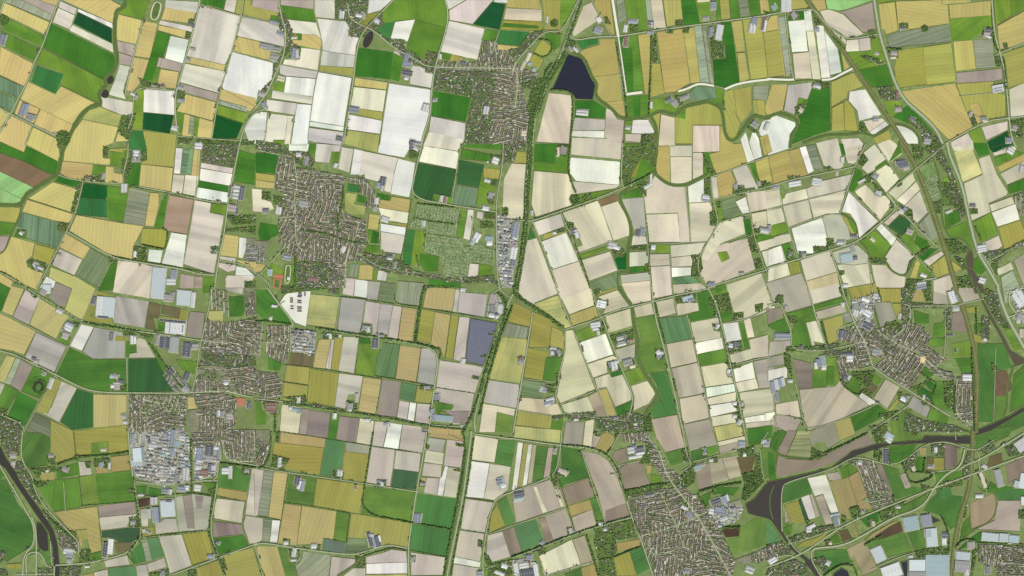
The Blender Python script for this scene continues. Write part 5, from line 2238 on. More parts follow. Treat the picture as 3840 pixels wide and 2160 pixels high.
'D2': '''
F o3 800,0 1080,-50 1130,60 850,130
F o3 1110,5 1370,5 1350,150 1130,140
F g 1070,150 1230,135 1290,310 1130,390
F o 1250,160 1340,160 1350,270 1290,290
F y 1490,10 1590,30 1570,140 1440,130
F p 1670,-80 1830,-130 1880,20 1790,30 1815,165 1655,160
F p 1890,-20 2100,-20 2160,100 1960,155
F G2 460,180 750,95 770,140 470,220
F p 480,240 760,160 790,240 490,320
F G2 180,260 450,190 450,250 290,310
F G 290,310 460,250 480,320 380,350 430,580 250,620 240,450
F c3 385,350 510,325 570,560 460,540 470,600 450,600
F o 550,330 740,270 760,400 690,430 700,530 610,570
F g 760,260 810,250 850,340 770,340
F m -20,215 130,195 165,270 0,360
F G 0,370 170,300 230,440 120,450 0,390
F p 20,540 235,530 215,630 170,640 0,690
F g -20,700 150,670 160,770 0,800
F w 0,830 190,790 190,900 0,940
F m2 250,710 440,760 445,1015 310,1020
F G 455,810 590,830 590,1000 455,1010
F G2 595,790 660,790 660,980 595,980
F G 600,700 690,700 720,930 670,980 660,790 600,780
F p 315,1025 680,990 720,930 780,1010 1020,1180 740,1320 410,1430 350,1300
F w 940,1050 1110,1160 1020,1180 915,1100
F p 1180,920 1330,1000 1200,1215 1060,1110
F n3 1040,940 1105,1000 1060,1070 960,1040
F G 1080,870 1150,920 1110,980 1020,920
F o 1360,1040 1200,1240 1250,1230 1390,1060
F g 1460,1085 1635,1200 1590,1300 1400,1190
F G2 1640,1210 1820,1300 1800,1400 1600,1310
F G2 830,1295 1100,1165 1200,1240 1100,1330 870,1449
F y2 670,1350 825,1300 880,1470 725,1538
F g2 410,1445 660,1350 725,1540 600,1620 560,1550 480,1560 440,1600
F G5 1230,1330 1300,1250 1450,1220 1420,1400 1540,1480 1560,1530 1250,1550 1240,1480
F c 80,1170 300,1130 330,1300 80,1265
F p 85,1275 345,1320 270,1449 180,1440 90,1400 40,1390
F c2 -30,1260 70,1245 70,1270 20,1330 -30,1330
F G2 1470,230 1620,270 1620,360 1480,360
F G2 1670,360 1780,340 1780,490 1665,490
F G 1600,510 1780,500 1780,580 1650,590
F m 1855,250 1950,230 2000,435 1850,435
F o2 1990,200 2130,180 2120,250 2010,250
F G2 2070,370 2190,340 2200,400 2080,470
F G5 2110,560 2400,560 2420,700 2460,800 2330,830 2280,820 2260,1350 2120,1350
F G2 1880,710 2070,700 2090,850 1950,860
F G 1850,560 2050,520 2080,690 1860,700
F G2 1540,830 1570,780 1680,860 1620,910
F G 1650,940 1760,940 1770,1150 1860,1250 1660,1190
F G2 1580,970 1620,930 1680,970 1660,1060
F G 2470,880 2576,780 2576,1180 2430,1250
F G5 2290,1090 2400,1090 2370,1300 2280,1340
F G 2380,420 2440,410 2560,600 2480,640
F G5 2150,1520 2300,1400 2576,1230 2600,1380 2300,1500 2120,1620 2080,1600
F G 820,850 940,1000 900,1080 780,1000
F G2 1490,1050 1560,1000 1660,1060 1660,1170
F o2 2060,460 2200,500 2180,560 2060,540
F s 2370,0 2576,-30 2576,30 2360,60
L5 2160,120 2255,290 2375,500 2440,630 2576,710 2576,755 2490,785 2435,690 2355,520 2225,290 2150,135
L4 2300,830 2400,840 2440,930 2460,1020 2400,1050 2360,1090 2280,1080 2290,950
C 20 2470,780 2440,900 2400,1000 2410,1200 2370,1300
L2 2030,1460 2250,1370 2430,1290 2576,1200 2576,1236 2430,1325 2250,1430 2100,1480
C 24 2100,-10 2150,120
Y 50 1860,-10 1960,180 2050,500 2090,720 2110,1000 2090,1280 2090,1460
R 50 2310,-10 2380,250 2576,600
R 20 2576,0 2380,50
R 20 2430,60 2420,150 2490,250
R 16 2400,300 2600,230
R 14 740,-10 800,180 900,420 970,530 1050,780
R 14 1050,790 1200,900 1400,1020 1650,1180 1830,1290
R 10 -10,170 50,160 130,150 180,320 240,450 225,630 570,635 720,600 960,540
R 10 -10,10 50,160
R 10 960,290 860,350 720,400
R 10 1350,160 1440,180 1430,360 1270,490 
R 10 1440,185 1880,180 1950,160 2170,110
R 8 1780,190 1785,700 1680,820 1590,720
R 10 1100,430 1250,540 1600,700
R 12 1900,920 1880,1290 2060,1380
R 6 810,830 1050,790 1200,710
R 14 400,0 460,200 490,330 580,570
R 8 50,1040 70,1240 80,1449
R 8 270,960 310,1100 350,1320
R 8 80,1270 345,1320 400,1440 860,1280 1110,1160
R 10 1000,1449 1220,1320 1410,1180
R 6 20,1370 80,1270
R 6 440,640 440,810
R 6 2290,600 2270,1340
R 8 1680,800 1780,910
M 12 540,340 600,570
M 10 1105,0 1140,130
M 8 1060,180 1120,400
M 10 730,920 780,1010 910,1090 960,1020
M 10 1660,1070 1700,960 1620,920 1520,840
M 14 2050,600 2080,1449
M 12 2090,200 2100,470
M 12 1880,990 1880,1260
V5 840,120 1110,50 1140,130 1070,150 1060,310 880,330 840,250
V2 880,335 1060,315 1100,380 950,450
V1 1340,0 1480,0 1440,150 1680,160 1840,190 1840,430 1790,430 1780,200 1450,200 1450,340 1380,420 1340,290
V1 1490,1070 1600,1100 1660,1190 1560,1180
V2 690,440 870,380 960,420 1230,400 1440,360 1550,380 1640,500 1580,580 1800,720 1680,800 1850,850 1900,930 1800,930 1660,860 1580,780 1500,900 1410,1020 1080,800 1180,700 1040,700 980,550 880,560 830,540 700,540
V2 880,560 970,540 1040,770 800,840 740,980 690,700 850,620
V1 560,570 720,560 700,640 880,600 880,680 560,680
V1 740,860 820,840 810,980 740,950
V2 1900,900 2060,870 2060,1420 1880,1300 1890,1000
V1 2190,0 2310,60 2330,220 2400,330 2330,380 2260,260 2180,120
V5 2420,50 2576,20 2576,370 2450,300 2500,220
V1 2150,280 2230,300 2230,500 2160,560 2140,460
V1 1380,1250 1560,1330 1860,1380 2050,1449 1370,1449
H 1540,0 1640,0 1640,130 1590,130
H 200,280 300,290 300,370 220,350
H 180,590 560,580 560,630 180,640
H 80,80 150,70 160,150 70,150
H 160,650 230,680 240,900 170,780
H 830,850 1080,830 1030,1000 920,980
H 1120,1270 1320,1230 1310,1340 1120,1310
H 1020,1400 1200,1360 1200,1449 1040,1449
H 1300,1040 1440,1080 1400,1180 1320,1150
H 2250,750 2300,770 2300,860 2250,840
H 1770,950 1870,920 1870,1240 1780,1180
H 710,0 790,20 800,110 720,50
H 960,1000 1060,1070 1040,1110 950,1050
H 1180,350 1280,330 1380,400 1250,460 1170,450
H 2330,300 2420,340 2440,420 2360,400
H 1180,540 1220,560 1200,680 1160,680
H 1420,1010 1560,960 1620,900 1580,980 1480,1040
B w 1855,90 60,120 160
B u 1890,100 30,60 160
B u 145,485 150,60 0
B w 130,470 120,25 0
B w 1000,255 70,60 30
B g 870,180 40,50 20
B w 880,250 50,60 20
B u 930,170 30,50 20
B w 950,230 50,40 20
B n 1000,380 90,70 30
B w 1000,325 50,30 30
B g 940,370 40,60 30
B n 745,465 70,80 10
B g 850,490 30,60 10
B w 1080,80 50,50 20
B w 980,120 80,30 20
B w 820,710 60,60 0
B n 800,665 110,30 0
B b 545,730 50,100 170
B u 510,750 60,70 0
B w 480,780 30,60 0
B w 560,800 40,40 0
B u 50,1000 40,120 170
B w 85,970 40,100 170
B u 120,950 40,80 170
B w 150,940 30,80 170
B u 90,1090 30,100 170
B w 225,935 40,30 0
B n 780,900 50,40 30
B w 810,900 25,40 30
B u 1395,1110 30,60 20
B w 1360,1120 60,40 30
B n 330,590 30,30 0
B w 1565,1100 20,40 0
B p 180,200 30,40 0
B w 50,190 20,20 0
B g 1085,640 80,60 10
B w 2530,110 100,150 150
B w 2500,60 60,90 150
B g 2530,290 60,70 30
B w 2520,330 30,40 0
B c 2560,450 60,80 0
Q s 1555,725 50,60
B c 1320,280 30,50 10
B w 1890,210 60,40 0
B n 1830,475 60,20 0
B n 1885,630 20,30 0
B w 2000,900 90,60 0
B w 750,170 30,40 0
B w 2180,520 30,30 0
''',
'D3': '''
F G2 70,-10 190,-10 85,200 10,155
F m 200,-20 285,-10 180,240 90,200
F S3 295,-10 415,-10 435,255 185,240
F m 55,215 180,270 440,285 700,170 870,85 1000,10 1075,125 860,190 700,290 500,365 100,455
F G2 0,200 50,220 80,470 10,480
F G5 390,460 420,530 440,620 150,720 150,560 200,510
F w 395,465 580,430 715,825 640,830 550,625 470,650
F p 590,420 710,400 740,470 700,490 620,480
F y3 620,495 810,460 900,720 800,780 830,880 740,890
F y3 810,455 905,395 1045,775 960,800 920,790
F w 330,660 415,630 480,860 410,880
F p 420,630 440,620 520,840 480,860
F p 475,655 555,625 650,920 580,930
F o3 170,730 300,690 370,910 260,910 200,880
F p 170,740 220,900 170,910
F d4 305,690 330,670 410,880 375,910
F G2 720,370 830,320 900,390 750,470
F m 1090,320 1150,330 1270,690 1220,700
F G5 1150,330 1310,380 1400,540 1530,560 1560,590 1290,680
F G2 1220,150 1500,120 1430,250 1350,320 1240,330
F p 1325,430 1380,410 1440,550 1380,570
F m2 1775,120 1900,140 1900,340 1780,380
F y3 1520,170 1590,150 1590,240 1530,230
F G2 1500,250 1580,260 1560,400 1470,400 1480,310
F n3 1600,250 1660,250 1660,400 1590,390
F o2 1665,260 1770,260 1770,390 1660,390
F G2 1680,420 1800,400 1950,400 1960,440 1700,520
F y3 820,920 870,910 910,1050 880,1070
F p2 790,1180 970,1090 1100,1380 960,1449 860,1250 830,1290
F n5 1080,1030 1330,900 1360,1000 1100,1090
F y3 970,1090 1100,1030 1300,900 1260,900 1050,1020
F G5 990,1110 1160,1040 1380,1010 1450,1200 1200,1260 1160,1150 1020,1190
F G5 1395,1000 1570,980 1590,1160 1480,1210
F G5 1280,780 1600,620 1600,680 1520,760 1350,830
F G2 620,1080 700,1010 740,1110 620,1130
F n3 710,1000 800,980 850,1070 750,1110
F G5 470,1200 700,1180 800,1180 850,1310 740,1320 560,1420 470,1300
F G5 1560,790 1620,700 1700,620 1960,650 1890,950 1830,980 1740,840
F b4 1690,570 1830,540 1850,640 1720,690
F G2 2100,540 2200,600 2240,500 2300,540 2480,560 2260,610 2160,600
F b4 2300,560 2576,580 2576,690 2320,680 2280,620
F p2 2030,720 2260,620 2310,680 2270,890 2040,980
F p 2320,690 2560,690 2530,1000 2090,980 2280,890
F m 2390,340 2560,250 2600,430 2420,510
F n3 2230,250 2350,210 2360,310 2200,370
F G5 2080,-10 2480,-60 2420,40 2100,180
F G2 1960,920 2030,850 2050,1000 1930,1080
F G2 1920,1180 2020,1080 2140,1000 2140,1090 1900,1200
F G2 150,970 240,930 230,1040 180,1030
F o2 450,1150 560,1090 600,1000 500,1060 360,1100 290,1150
F G2 980,820 1110,800 1120,900 1000,960 940,890
F b3 -20,900 60,960 140,1100 -20,1130
F n4 1100,200 1230,180 1220,320 1160,290
L2 -226,730 -136,670 0,500 90,485 350,430 640,360 850,190 1100,120 1550,80 1580,40 1890,45 2035,40 2040,120 1900,115 1780,90 1600,110 1400,120 1240,130 1050,180 880,240 700,340 500,430 200,505 140,560 140,1000 190,1080 330,1220 440,1300 530,1460 430,1460 370,1290 230,1180 110,1000 40,900 0,870 -196,820
L 660,1430 740,1370 800,1400 820,1460 650,1470
L 1340,1310 1400,1300 1400,1449 1370,1449
L2 1650,850 1730,890 1650,920
C 10 60,540 15,650 20,780 50,880
C 20 1740,840 1820,1000 1820,1200
C 10 2260,610 2310,690 2270,890 2050,990 1900,1150
R 10 140,1000 130,560 200,500 640,380 850,250 1000,270 1230,340 1400,270 1560,130 1780,90 1980,160 2100,190 2270,80
R 16 -10,1360 270,1260 460,1150 720,960 980,840 1300,710 1600,590 1990,450 2576,240
R 20 440,1200 480,1165 740,1150 960,1040 1250,860 1480,790 1590,710 1660,580 1780,430 1940,350 1980,170
R 16 2576,10 2150,270 2000,330 1930,370
R 12 430,1200 440,1300 530,1449
R 8 200,1130 500,1040 720,960
R 8 1600,410 1880,380
R 10 2100,190 2130,260 2110,330 2200,600
R 8 1040,1380 1300,1260 1480,1210
R 10 -10,1300 200,1230 270,1260
R 10 180,1040 270,1180 330,1220
R 16 40,1400 0,1449
Y 44 2065,-20 2050,350 2030,560 1900,950 1840,1449
R 8 1880,0 1890,80
R 5 2140,1310 2560,1330
R 5 2110,1140 2140,1310
C 10 140,-20 0,180 180,260 430,270
M 12 420,280 850,90 1000,10
M 14 1350,310 1400,440 1450,530 1650,460 1650,410 1440,400
M 16 1580,260 1560,400
M 10 1220,180 1225,330
M 10 1740,840 1820,1000 1820,1200
M 10 1260,620 1270,700
M 10 820,780 900,740 930,820
M 12 1120,810 1150,890
M 14 1140,1040 970,1140
M 14 1130,200 1120,300
M 8 2100,1110 2576,1130
M 10 1880,1160 1960,1080 2080,1090
M 12 560,1449 700,1340 860,1330 900,1449
V2 870,270 1060,300 1270,700 1150,760 1050,780
V1 820,270 880,280 880,340 780,300
V1 200,1070 480,960 680,930 700,960 500,1040 200,1130
V1 -20,1140 140,1090 230,1200 180,1240 0,1290
V1 440,1280 560,1250 620,1330 560,1400 470,1340
V1 0,1350 270,1280 400,1350 480,1449 0,1449
V2 2120,1130 2600,1150 2600,1449 2300,1449 2280,1340 2120,1320
V1 1400,260 1500,200 1460,400 1370,380
V1 1640,120 1780,120 1770,250 1650,240
V1 2010,200 2060,230 2040,480 1960,480 1960,330
V1 2380,160 2480,120 2576,180 2576,220 2420,250
V1 2130,160 2280,80 2280,160 2160,220
V4 940,690 1060,620 1200,560 1270,700 1120,760
H 440,150 520,200 600,230 500,280 430,260
H 1040,10 1160,-20 1200,100 1090,110
H 820,770 910,740 940,880 860,900
H 930,780 1000,780 1000,830 930,820
H 1130,800 1270,740 1290,830 1170,890
H 1270,740 1380,690 1400,730 1300,760
H 1530,520 1640,560 1620,620 1560,600
H 1690,540 1960,460 1950,540 1700,580
H 1960,840 2000,700 2010,640 1990,880
H 2080,400 2130,360 2240,560 2200,580
H 1480,1200 1700,1150 1820,1180 1820,1230 1500,1270
H 1000,860 1080,880 1070,950 1010,950
H 740,830 790,850 780,910 740,920
H 1070,180 1130,160 1120,280 1060,260
H 2520,780 2600,790 2576,880 2520,870
H 560,1090 650,1080 640,1140 580,1140
H 380,880 430,890 400,930 380,920
H 1440,0 1520,0 1500,40 1440,30
H 2060,1180 2110,1180 2060,1449 2040,1449
B w 1215,75 60,50 30
B b 1215,45 80,60 30
B b 1440,920 150,140 170
B u 1590,890 100,120 170
B W 1645,1060 110,180 175
B b 1610,1020 60,70 175
B w 1770,1100 40,60 0
B n 1780,1040 60,60 0
B W 1110,1230 110,150 155
B W 1500,1340 160,110 0
B w 1240,1400 190,130 160
B b 1700,1340 230,210 0
B g 1500,1425 170,50 0
B W 1960,1245 140,80 5
B g 1950,1350 150,110 5
B w 2000,1410 40,60 5
B W 2230,1055 170,80 5
B W 2370,1060 90,80 5
B b 2470,1075 100,70 5
B W 2560,490 60,150 10
B W 2500,520 50,60 20
B w 2550,130 120,110 145
B g 2320,460 60,170 165
B w 1435,1250 40,20 0
B u 685,890 50,90 170
B b 670,830 90,20 170
B w 700,900 30,50 170
B w 430,950 80,30 155
B w 410,980 50,50 0
B w 920,310 40,30 0
B g 945,800 50,30 0
B c 1055,920 30,50 0
B w 1685,180 30,50 0
B c 1460,370 30,50 160
B w 2180,345 50,30 30
B w 2120,645 70,30 0
B n 1185,240 50,130 0
B w 1310,755 40,20 0
B w 2565,690 40,80 0
B p 1630,350 60,30 0
B c 625,1120 30,20 0
B r 260,1440 60,20 0
B w 2430,1120 40,10 0
B p 2040,1140 60,70 0
B g 2210,1390 50,80 0
B c 2160,480 30,160 160
B w 600,1320 40,40 30
B w 45,1290 80,50 150
''',
}
# ---------------------------------------------------------------- traced plan, in the photo's own measure
TX = {'A': 0, 'B': 960, 'C': 1920, 'D': 2880}; TY = {'0': 0, '1': 540, '2': 1080, '3': 1620}
items = []
for tile, text in PLAN.items():
    ox, oy = TX[tile[0]], TY[tile[1]]
    for ln in text.strip().split('\n'):
        p = ln.split()
        if not p: continue
        nums = []
        for q in p[1:]:
            nums.append(tuple(float(v) for v in q.split(',')) if ',' in q else q)
        items.append((p[0], nums, ox, oy))
QS = 960 / 2576
def src(pts, ox, oy): return [(ox + a * QS, oy + b * QS) for a, b in pts]
def area(P):
    return 0.5 * sum(P[i][0] * P[(i + 1) % len(P)][1] - P[(i + 1) % len(P)][0] * P[i][1] for i in range(len(P)))
def centroid(P):
    A = area(P)
    if abs(A) < 1e-6: return (sum(p[0] for p in P) / len(P), sum(p[1] for p in P) / len(P))
    cx = cy = 0
    for i in range(len(P)):
        a, b = P[i], P[(i + 1) % len(P)]; c = a[0] * b[1] - b[0] * a[1]
        cx += (a[0] + b[0]) * c; cy += (a[1] + b[1]) * c
    return (cx / (6 * A), cy / (6 * A))
def inset(P, d):
    if area(P) < 0: P = P[::-1]
    out = []
    n = len(P)
    for i in range(n):
        a, b, c = P[i - 1], P[i], P[(i + 1) % n]
        u = np.array([b[0] - a[0], b[1] - a[1]]); v = np.array([c[0] - b[0], c[1] - b[1]])
        u /= max(np.hypot(*u), 1e-6); v /= max(np.hypot(*v), 1e-6)
        n1 = np.array([-u[1], u[0]]); n2 = np.array([-v[1], v[0]]); s = n1 + n2; L = s.dot(s)
        k = 2 / L if L > 0.35 else 2 / 0.35
        k = min(k, 2.2)
        out.append((b[0] + s[0] * d * k, b[1] + s[1] * d * k))
    return out
def inpoly(P, xs, ys):
    r = np.zeros(np.shape(xs), bool)
    n = len(P)
    for i in range(n):
        x1, y1 = P[i]; x2, y2 = P[(i + 1) % n]
        if y1 == y2: continue
        c = ((y1 > ys) != (y2 > ys)) & (xs < (x2 - x1) * (ys - y1) / (y2 - y1) + x1)
        r ^= c
    return r
PADM = 200
mask = np.zeros((2160 + 2 * PADM, 3840 + 2 * PADM), np.uint8)      # where houses and trees may not stand
def mark_poly(P, v=1):
    xs = [p[0] for p in P]; ys = [p[1] for p in P]
    x0, x1 = int(max(min(xs), -PADM)), int(min(max(xs), 3839 + PADM)) + 1; y0, y1 = int(max(min(ys), -PADM)), int(min(max(ys), 2159 + PADM)) + 1
    if x1 <= x0 or y1 <= y0: return
    gx, gy = np.meshgrid(np.arange(x0, x1) + .5, np.arange(y0, y1) + .5)
    m = inpoly(P, gx, gy)
    sub = mask[y0 + PADM:y1 + PADM, x0 + PADM:x1 + PADM]; sub[m[:sub.shape[0], :sub.shape[1]]] = v
def blocked(x, y):
    ix = np.clip(np.asarray(x).astype(int) + PADM, 0, mask.shape[1] - 1); iy = np.clip(np.asarray(y).astype(int) + PADM, 0, mask.shape[0] - 1)
    return mask[iy, ix] > 0
def slab(name, P, z, mat, kind='structure', depth=1.5, parent=None):
    """a closed sheet of ground with its own thickness, outline P in photo pixels"""
    if area(P) > 0: P = P[::-1]
    c = centroid(P); cx, cy = PX(*c)
    v = [(PX(*p)[0] - cx, PX(*p)[1] - cy, 0) for p in P]; n = len(v)
    vs = v + [(a, b, -depth) for a, b, _ in v]
    fs = [tuple(range(n))] + [(i, i + n, (i + 1) % n + n, (i + 1) % n) for i in range(n)]
    o = mesh_obj(name, vs, fs, mat, parent); o.location = (cx, cy, z)
    if kind: o['kind'] = kind
    return o
def ribbon_outline(P, wd, smooth=True):
    P = [np.array(p, float) for p in P]
    if smooth and len(P) > 2:
        for _ in range(2):
            q = [P[0]]
            for i in range(len(P) - 1):
                q += [P[i] * .75 + P[i + 1] * .25, P[i] * .25 + P[i + 1] * .75]
            q.append(P[-1]); P = q
    L, Rr = [], []
    for i in range(len(P)):
        a = P[max(i - 1, 0)]; b = P[min(i + 1, len(P) - 1)]; d = b - a; d = d / max(np.hypot(*d), 1e-6)
        n = np.array([-d[1], d[0]]) * wd / 2; L.append(P[i] + n); Rr.append(P[i] - n)
    return P, L, Rr
def ribbon(name, P, wd, z, mat, kind='structure', depth=1.0, mk=1):
    C, L, Rr = ribbon_outline(P, wd)
    c = PX(*(sum(C) / len(C))); n = len(C)
    v = []
    for a in L: v.append((PX(*a)[0] - c[0], PX(*a)[1] - c[1], 0))
    for a in Rr: v.append((PX(*a)[0] - c[0], PX(*a)[1] - c[1], 0))
    v += [(a, b, -depth) for a, b, _ in v]
    f = []
    for i in range(n - 1):
        f.append((i, i + 1, n + i + 1, n + i))
        f.append((i, i + 2 * n, i + 1 + 2 * n, i + 1)); f.append((n + i, n + i + 1, 3 * n + i + 1, 3 * n + i))
    o = mesh_obj(name, v, f, mat); o.location = (c[0], c[1], z); o['kind'] = kind
    bm = bmesh.new(); bm.from_mesh(o.data); bmesh.ops.recalc_face_normals(bm, faces=bm.faces)
    if sum(ff.normal.z * ff.calc_area() for ff in bm.faces) < 0: bmesh.ops.reverse_faces(bm, faces=bm.faces)
    bm.to_mesh(o.data); bm.free()
    for i in range(n - 1):
      if mk: mark_poly([tuple(L[i]), tuple(L[i + 1]), tuple(Rr[i + 1]), tuple(Rr[i])], mk)
    return o
# ---------------------------------------------------------------- ground
g = mesh_obj('ground', [(-40000, -40000, 0), (40000, -40000, 0), (40000, 40000, 0), (-40000, 40000, 0)], [(0, 1, 2, 3)], M_ground); g['kind'] = 'structure'
Z0 = 6.0      # level the roads and yards lie at; the sheet below shows only in the ditches
# ---------------------------------------------------------------- fields, each its own parcel
fields = []
for code, a, ox, oy in items:
    if code == 'F': fields.append((a[0], src([p for p in a[1:]], ox, oy)))
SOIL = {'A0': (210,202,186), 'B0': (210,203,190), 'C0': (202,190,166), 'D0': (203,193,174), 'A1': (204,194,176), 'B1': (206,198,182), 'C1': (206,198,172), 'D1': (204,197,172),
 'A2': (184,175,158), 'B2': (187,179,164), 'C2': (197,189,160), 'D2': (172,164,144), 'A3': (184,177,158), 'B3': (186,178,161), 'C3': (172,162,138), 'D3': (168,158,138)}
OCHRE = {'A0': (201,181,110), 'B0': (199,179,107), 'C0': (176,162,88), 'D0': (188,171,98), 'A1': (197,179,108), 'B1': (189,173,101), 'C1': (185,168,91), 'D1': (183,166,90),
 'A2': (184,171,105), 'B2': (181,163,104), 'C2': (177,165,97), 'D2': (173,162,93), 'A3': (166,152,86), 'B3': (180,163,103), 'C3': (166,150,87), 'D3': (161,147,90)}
def seen(c, P):
    # the colour each parcel has in the photo: soil and crop tones are set tile by tile, duller in the lower tiles
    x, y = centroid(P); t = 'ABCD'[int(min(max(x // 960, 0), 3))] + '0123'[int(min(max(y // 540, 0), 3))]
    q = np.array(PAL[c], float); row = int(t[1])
    h = math.sin(x * 12.9898 + y * 78.233) * 43758.5453; h = (h - math.floor(h)) - .5      # no two parcels quite alike
    if c[0] in 'wpgmn' or c in ('c', 'q'):
        f = (np.array(SOIL[t]) + np.array((3, 2, 9))) / np.array((208, 197, 187), float)
        if c[0] in 'wcq': f = f ** .35
        q = q * f; q = q * (1 + .05 * h)
        if h > .15 and c[0] in 'pg': q = q * np.array((.99, 1.0, .965))
    elif c[0] == 'y':
        q = (np.array(OCHRE[t], float) + np.array((5, 3, 14))) * {'y': 1.0, 'y2': .97, 'y3': .96}[c]; q = q * (1 + .06 * h)
        q = q + np.array((-8, 0, -4)) * max(h, 0) * 2
    elif c[0] == 'o':
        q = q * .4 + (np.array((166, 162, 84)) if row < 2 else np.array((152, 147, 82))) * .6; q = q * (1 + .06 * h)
    elif c[0] == 'G':
        b = {'G': (103, 141, 54), 'G2': (66, 118, 42), 'G4': (98, 130, 60), 'G5': (82, 120, 60)}[c]
        q = np.array(b, float)
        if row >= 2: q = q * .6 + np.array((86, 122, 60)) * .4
        q = q * (1 + .10 * h) + np.array((26, 8, 4)) * h
    elif c[0] in 'bl': q = q * .8 + q.mean() * .2
    elif c[0] == 'd': q = q * (1 + .1 * h)
    return np.clip(q, 5, 246)
fields.sort(key=lambda f: -abs(area(f[1])))
for i, (c, P) in enumerate(fields):
    if abs(area(P)) < 12: continue
    Q0 = inset(P, 0.1); Q = []
    for k in range(len(Q0)):        # edges are never ruler-straight
        a, b = np.array(Q0[k]), np.array(Q0[(k + 1) % len(Q0)]); L = np.hypot(*(b - a)); n = int(L / 14)
        Q.append(tuple(a)); nn = np.array([-(b - a)[1], (b - a)[0]]) / max(L, 1e-6)
        for m_ in range(1, n): Q.append(tuple(a + (b - a) * m_ / n + nn * rng.normal() * .38))
    j = 1 + 0.035 * rng.standard_normal(); hue = 1 + 0.02 * rng.standard_normal(3)
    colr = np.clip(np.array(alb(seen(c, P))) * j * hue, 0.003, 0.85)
    ty = FTYPE[c]; nm = 'solar_park_ground' if c == 'N' else FNAME[ty]
    if area(Q) > 0: Q = Q[::-1]
    cx, cy = centroid(Q); X, Y = PX(cx, cy)
    # rows follow the longest side
    bl, ang = 0, 0
    for k in range(len(Q)):
        d = (Q[(k + 1) % len(Q)][0] - Q[k][0], -(Q[(k + 1) % len(Q)][1] - Q[k][1])); L = math.hypot(*d)
        if L > bl: bl, ang = L, math.atan2(d[1], d[0])
    ca, sa = math.cos(-ang), math.sin(-ang)
    v = []
    for p in Q:
        x, y = PX(*p); x -= X; y -= Y; v.append((x * ca - y * sa, x * sa + y * ca, 0))
    n = len(v); vs = v + [(p[0], p[1], -1.5) for p in v]
    fs = [tuple(range(n))] + [(k, k + n, (k + 1) % n + n, (k + 1) % n) for k in range(n)]
    o = mesh_obj(nm, vs, fs, MF[ty]); o.location = (X, Y, 1.6 + i * 0.0036); o.rotation_euler.z = ang
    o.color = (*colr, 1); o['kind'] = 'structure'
    if c == 'N':
        SOLAR = P
dv, df_ = [], []
for c, P in fields:
    if abs(area(P)) < 400: continue
    for k in range(len(P)):
        a, b = P[k - 1], P[k]; L = math.hypot(b[0] - a[0], b[1] - a[1])
        if L < 25 or rng.random() < .55: continue
        (x1, y1), (x2, y2) = PX(*a), PX(*b); wd = rng.uniform(1.0, 2.0); L *= M
        nx, ny = -(y2 - y1) / L * wd, (x2 - x1) / L * wd; n = len(dv); z = 5.10 + (n // 4 % 97) * .0013
        dv += [(x1 + nx, y1 + ny, z), (x2 + nx, y2 + ny, z), (x2 - nx, y2 - ny, z), (x1 - nx, y1 - ny, z)]; df_.append((n + 3, n + 2, n + 1, n))
M_ditch = flat_mat('ditch_reeds', (100, 106, 64), 0.12, 0.02)
mesh_obj('ditches', dv, df_, M_ditch)['kind'] = 'structure'
# ---------------------------------------------------------------- water, embankments, roads
k_ = 0
def nz():
    global k_
    k_ += 1; return k_
LZ = {}
def lz(layer, base, step):
    # a level of its own for every sheet of a layer, so no two sheets share a plane
    LZ[layer] = LZ.get(layer, -1) + 1; return base + LZ[layer] * step
trees = []                   # x, y, radius (photo px), tone, zone
roads = []
for code, a, ox, oy in items:
    if code in ('L', 'L2', 'L4', 'L5'):
        P = src(a, ox, oy)
        slab('shore_bank', inset(P, -2.2), lz('shore', 5.30, .004), M_bank)
        slab('lake' if code == 'L' else 'canal_water' if code in ('L2', 'L5') else 'reed_bed', P, lz('lake', 5.40, .004), {'L': M_lake, 'L2': M_brown, 'L5': M_silt, 'L4': M_reed}[code]); mark_poly(P)
    elif code == 'P':
        r = float(a[0]) * QS; c = src([a[1]], ox, oy)[0]
        P = [(c[0] + r * math.cos(t * .4), c[1] + r * math.sin(t * .4)) for t in range(16)]
        slab('bank', inset(P, -1.6), lz('pond', 5.48, .005), M_bank); slab('pond_water', P, lz('pond2', 5.52, .005), M_brown); mark_poly(P)
    elif code == 'P2':
        c = src([a[0]], ox, oy)[0]; rx, ry = a[1][0] * QS, a[1][1] * QS; th = R(float(a[2]))
        P = [(c[0] + rx * math.cos(t * .4) * math.cos(th) - ry * math.sin(t * .4) * math.sin(th), c[1] + rx * math.cos(t * .4) * math.sin(th) + ry * math.sin(t * .4) * math.cos(th)) for t in range(16)]
        slab('pond_water', P, 7.4, M_brown); mark_poly(P)  # stands for a dark wooded strip, drawn as a brown pond
for code, a, ox, oy in items:
    if code == 'C':
        wd = float(a[0]) * QS; P = src(a[1:], ox, oy)
        ribbon('canal_bank', P, wd, lz('cb', 5.55, .0025), M_bank)
        ribbon('canal_water', P, wd * 0.52, lz('cw', 5.625, .0025), M_creek)
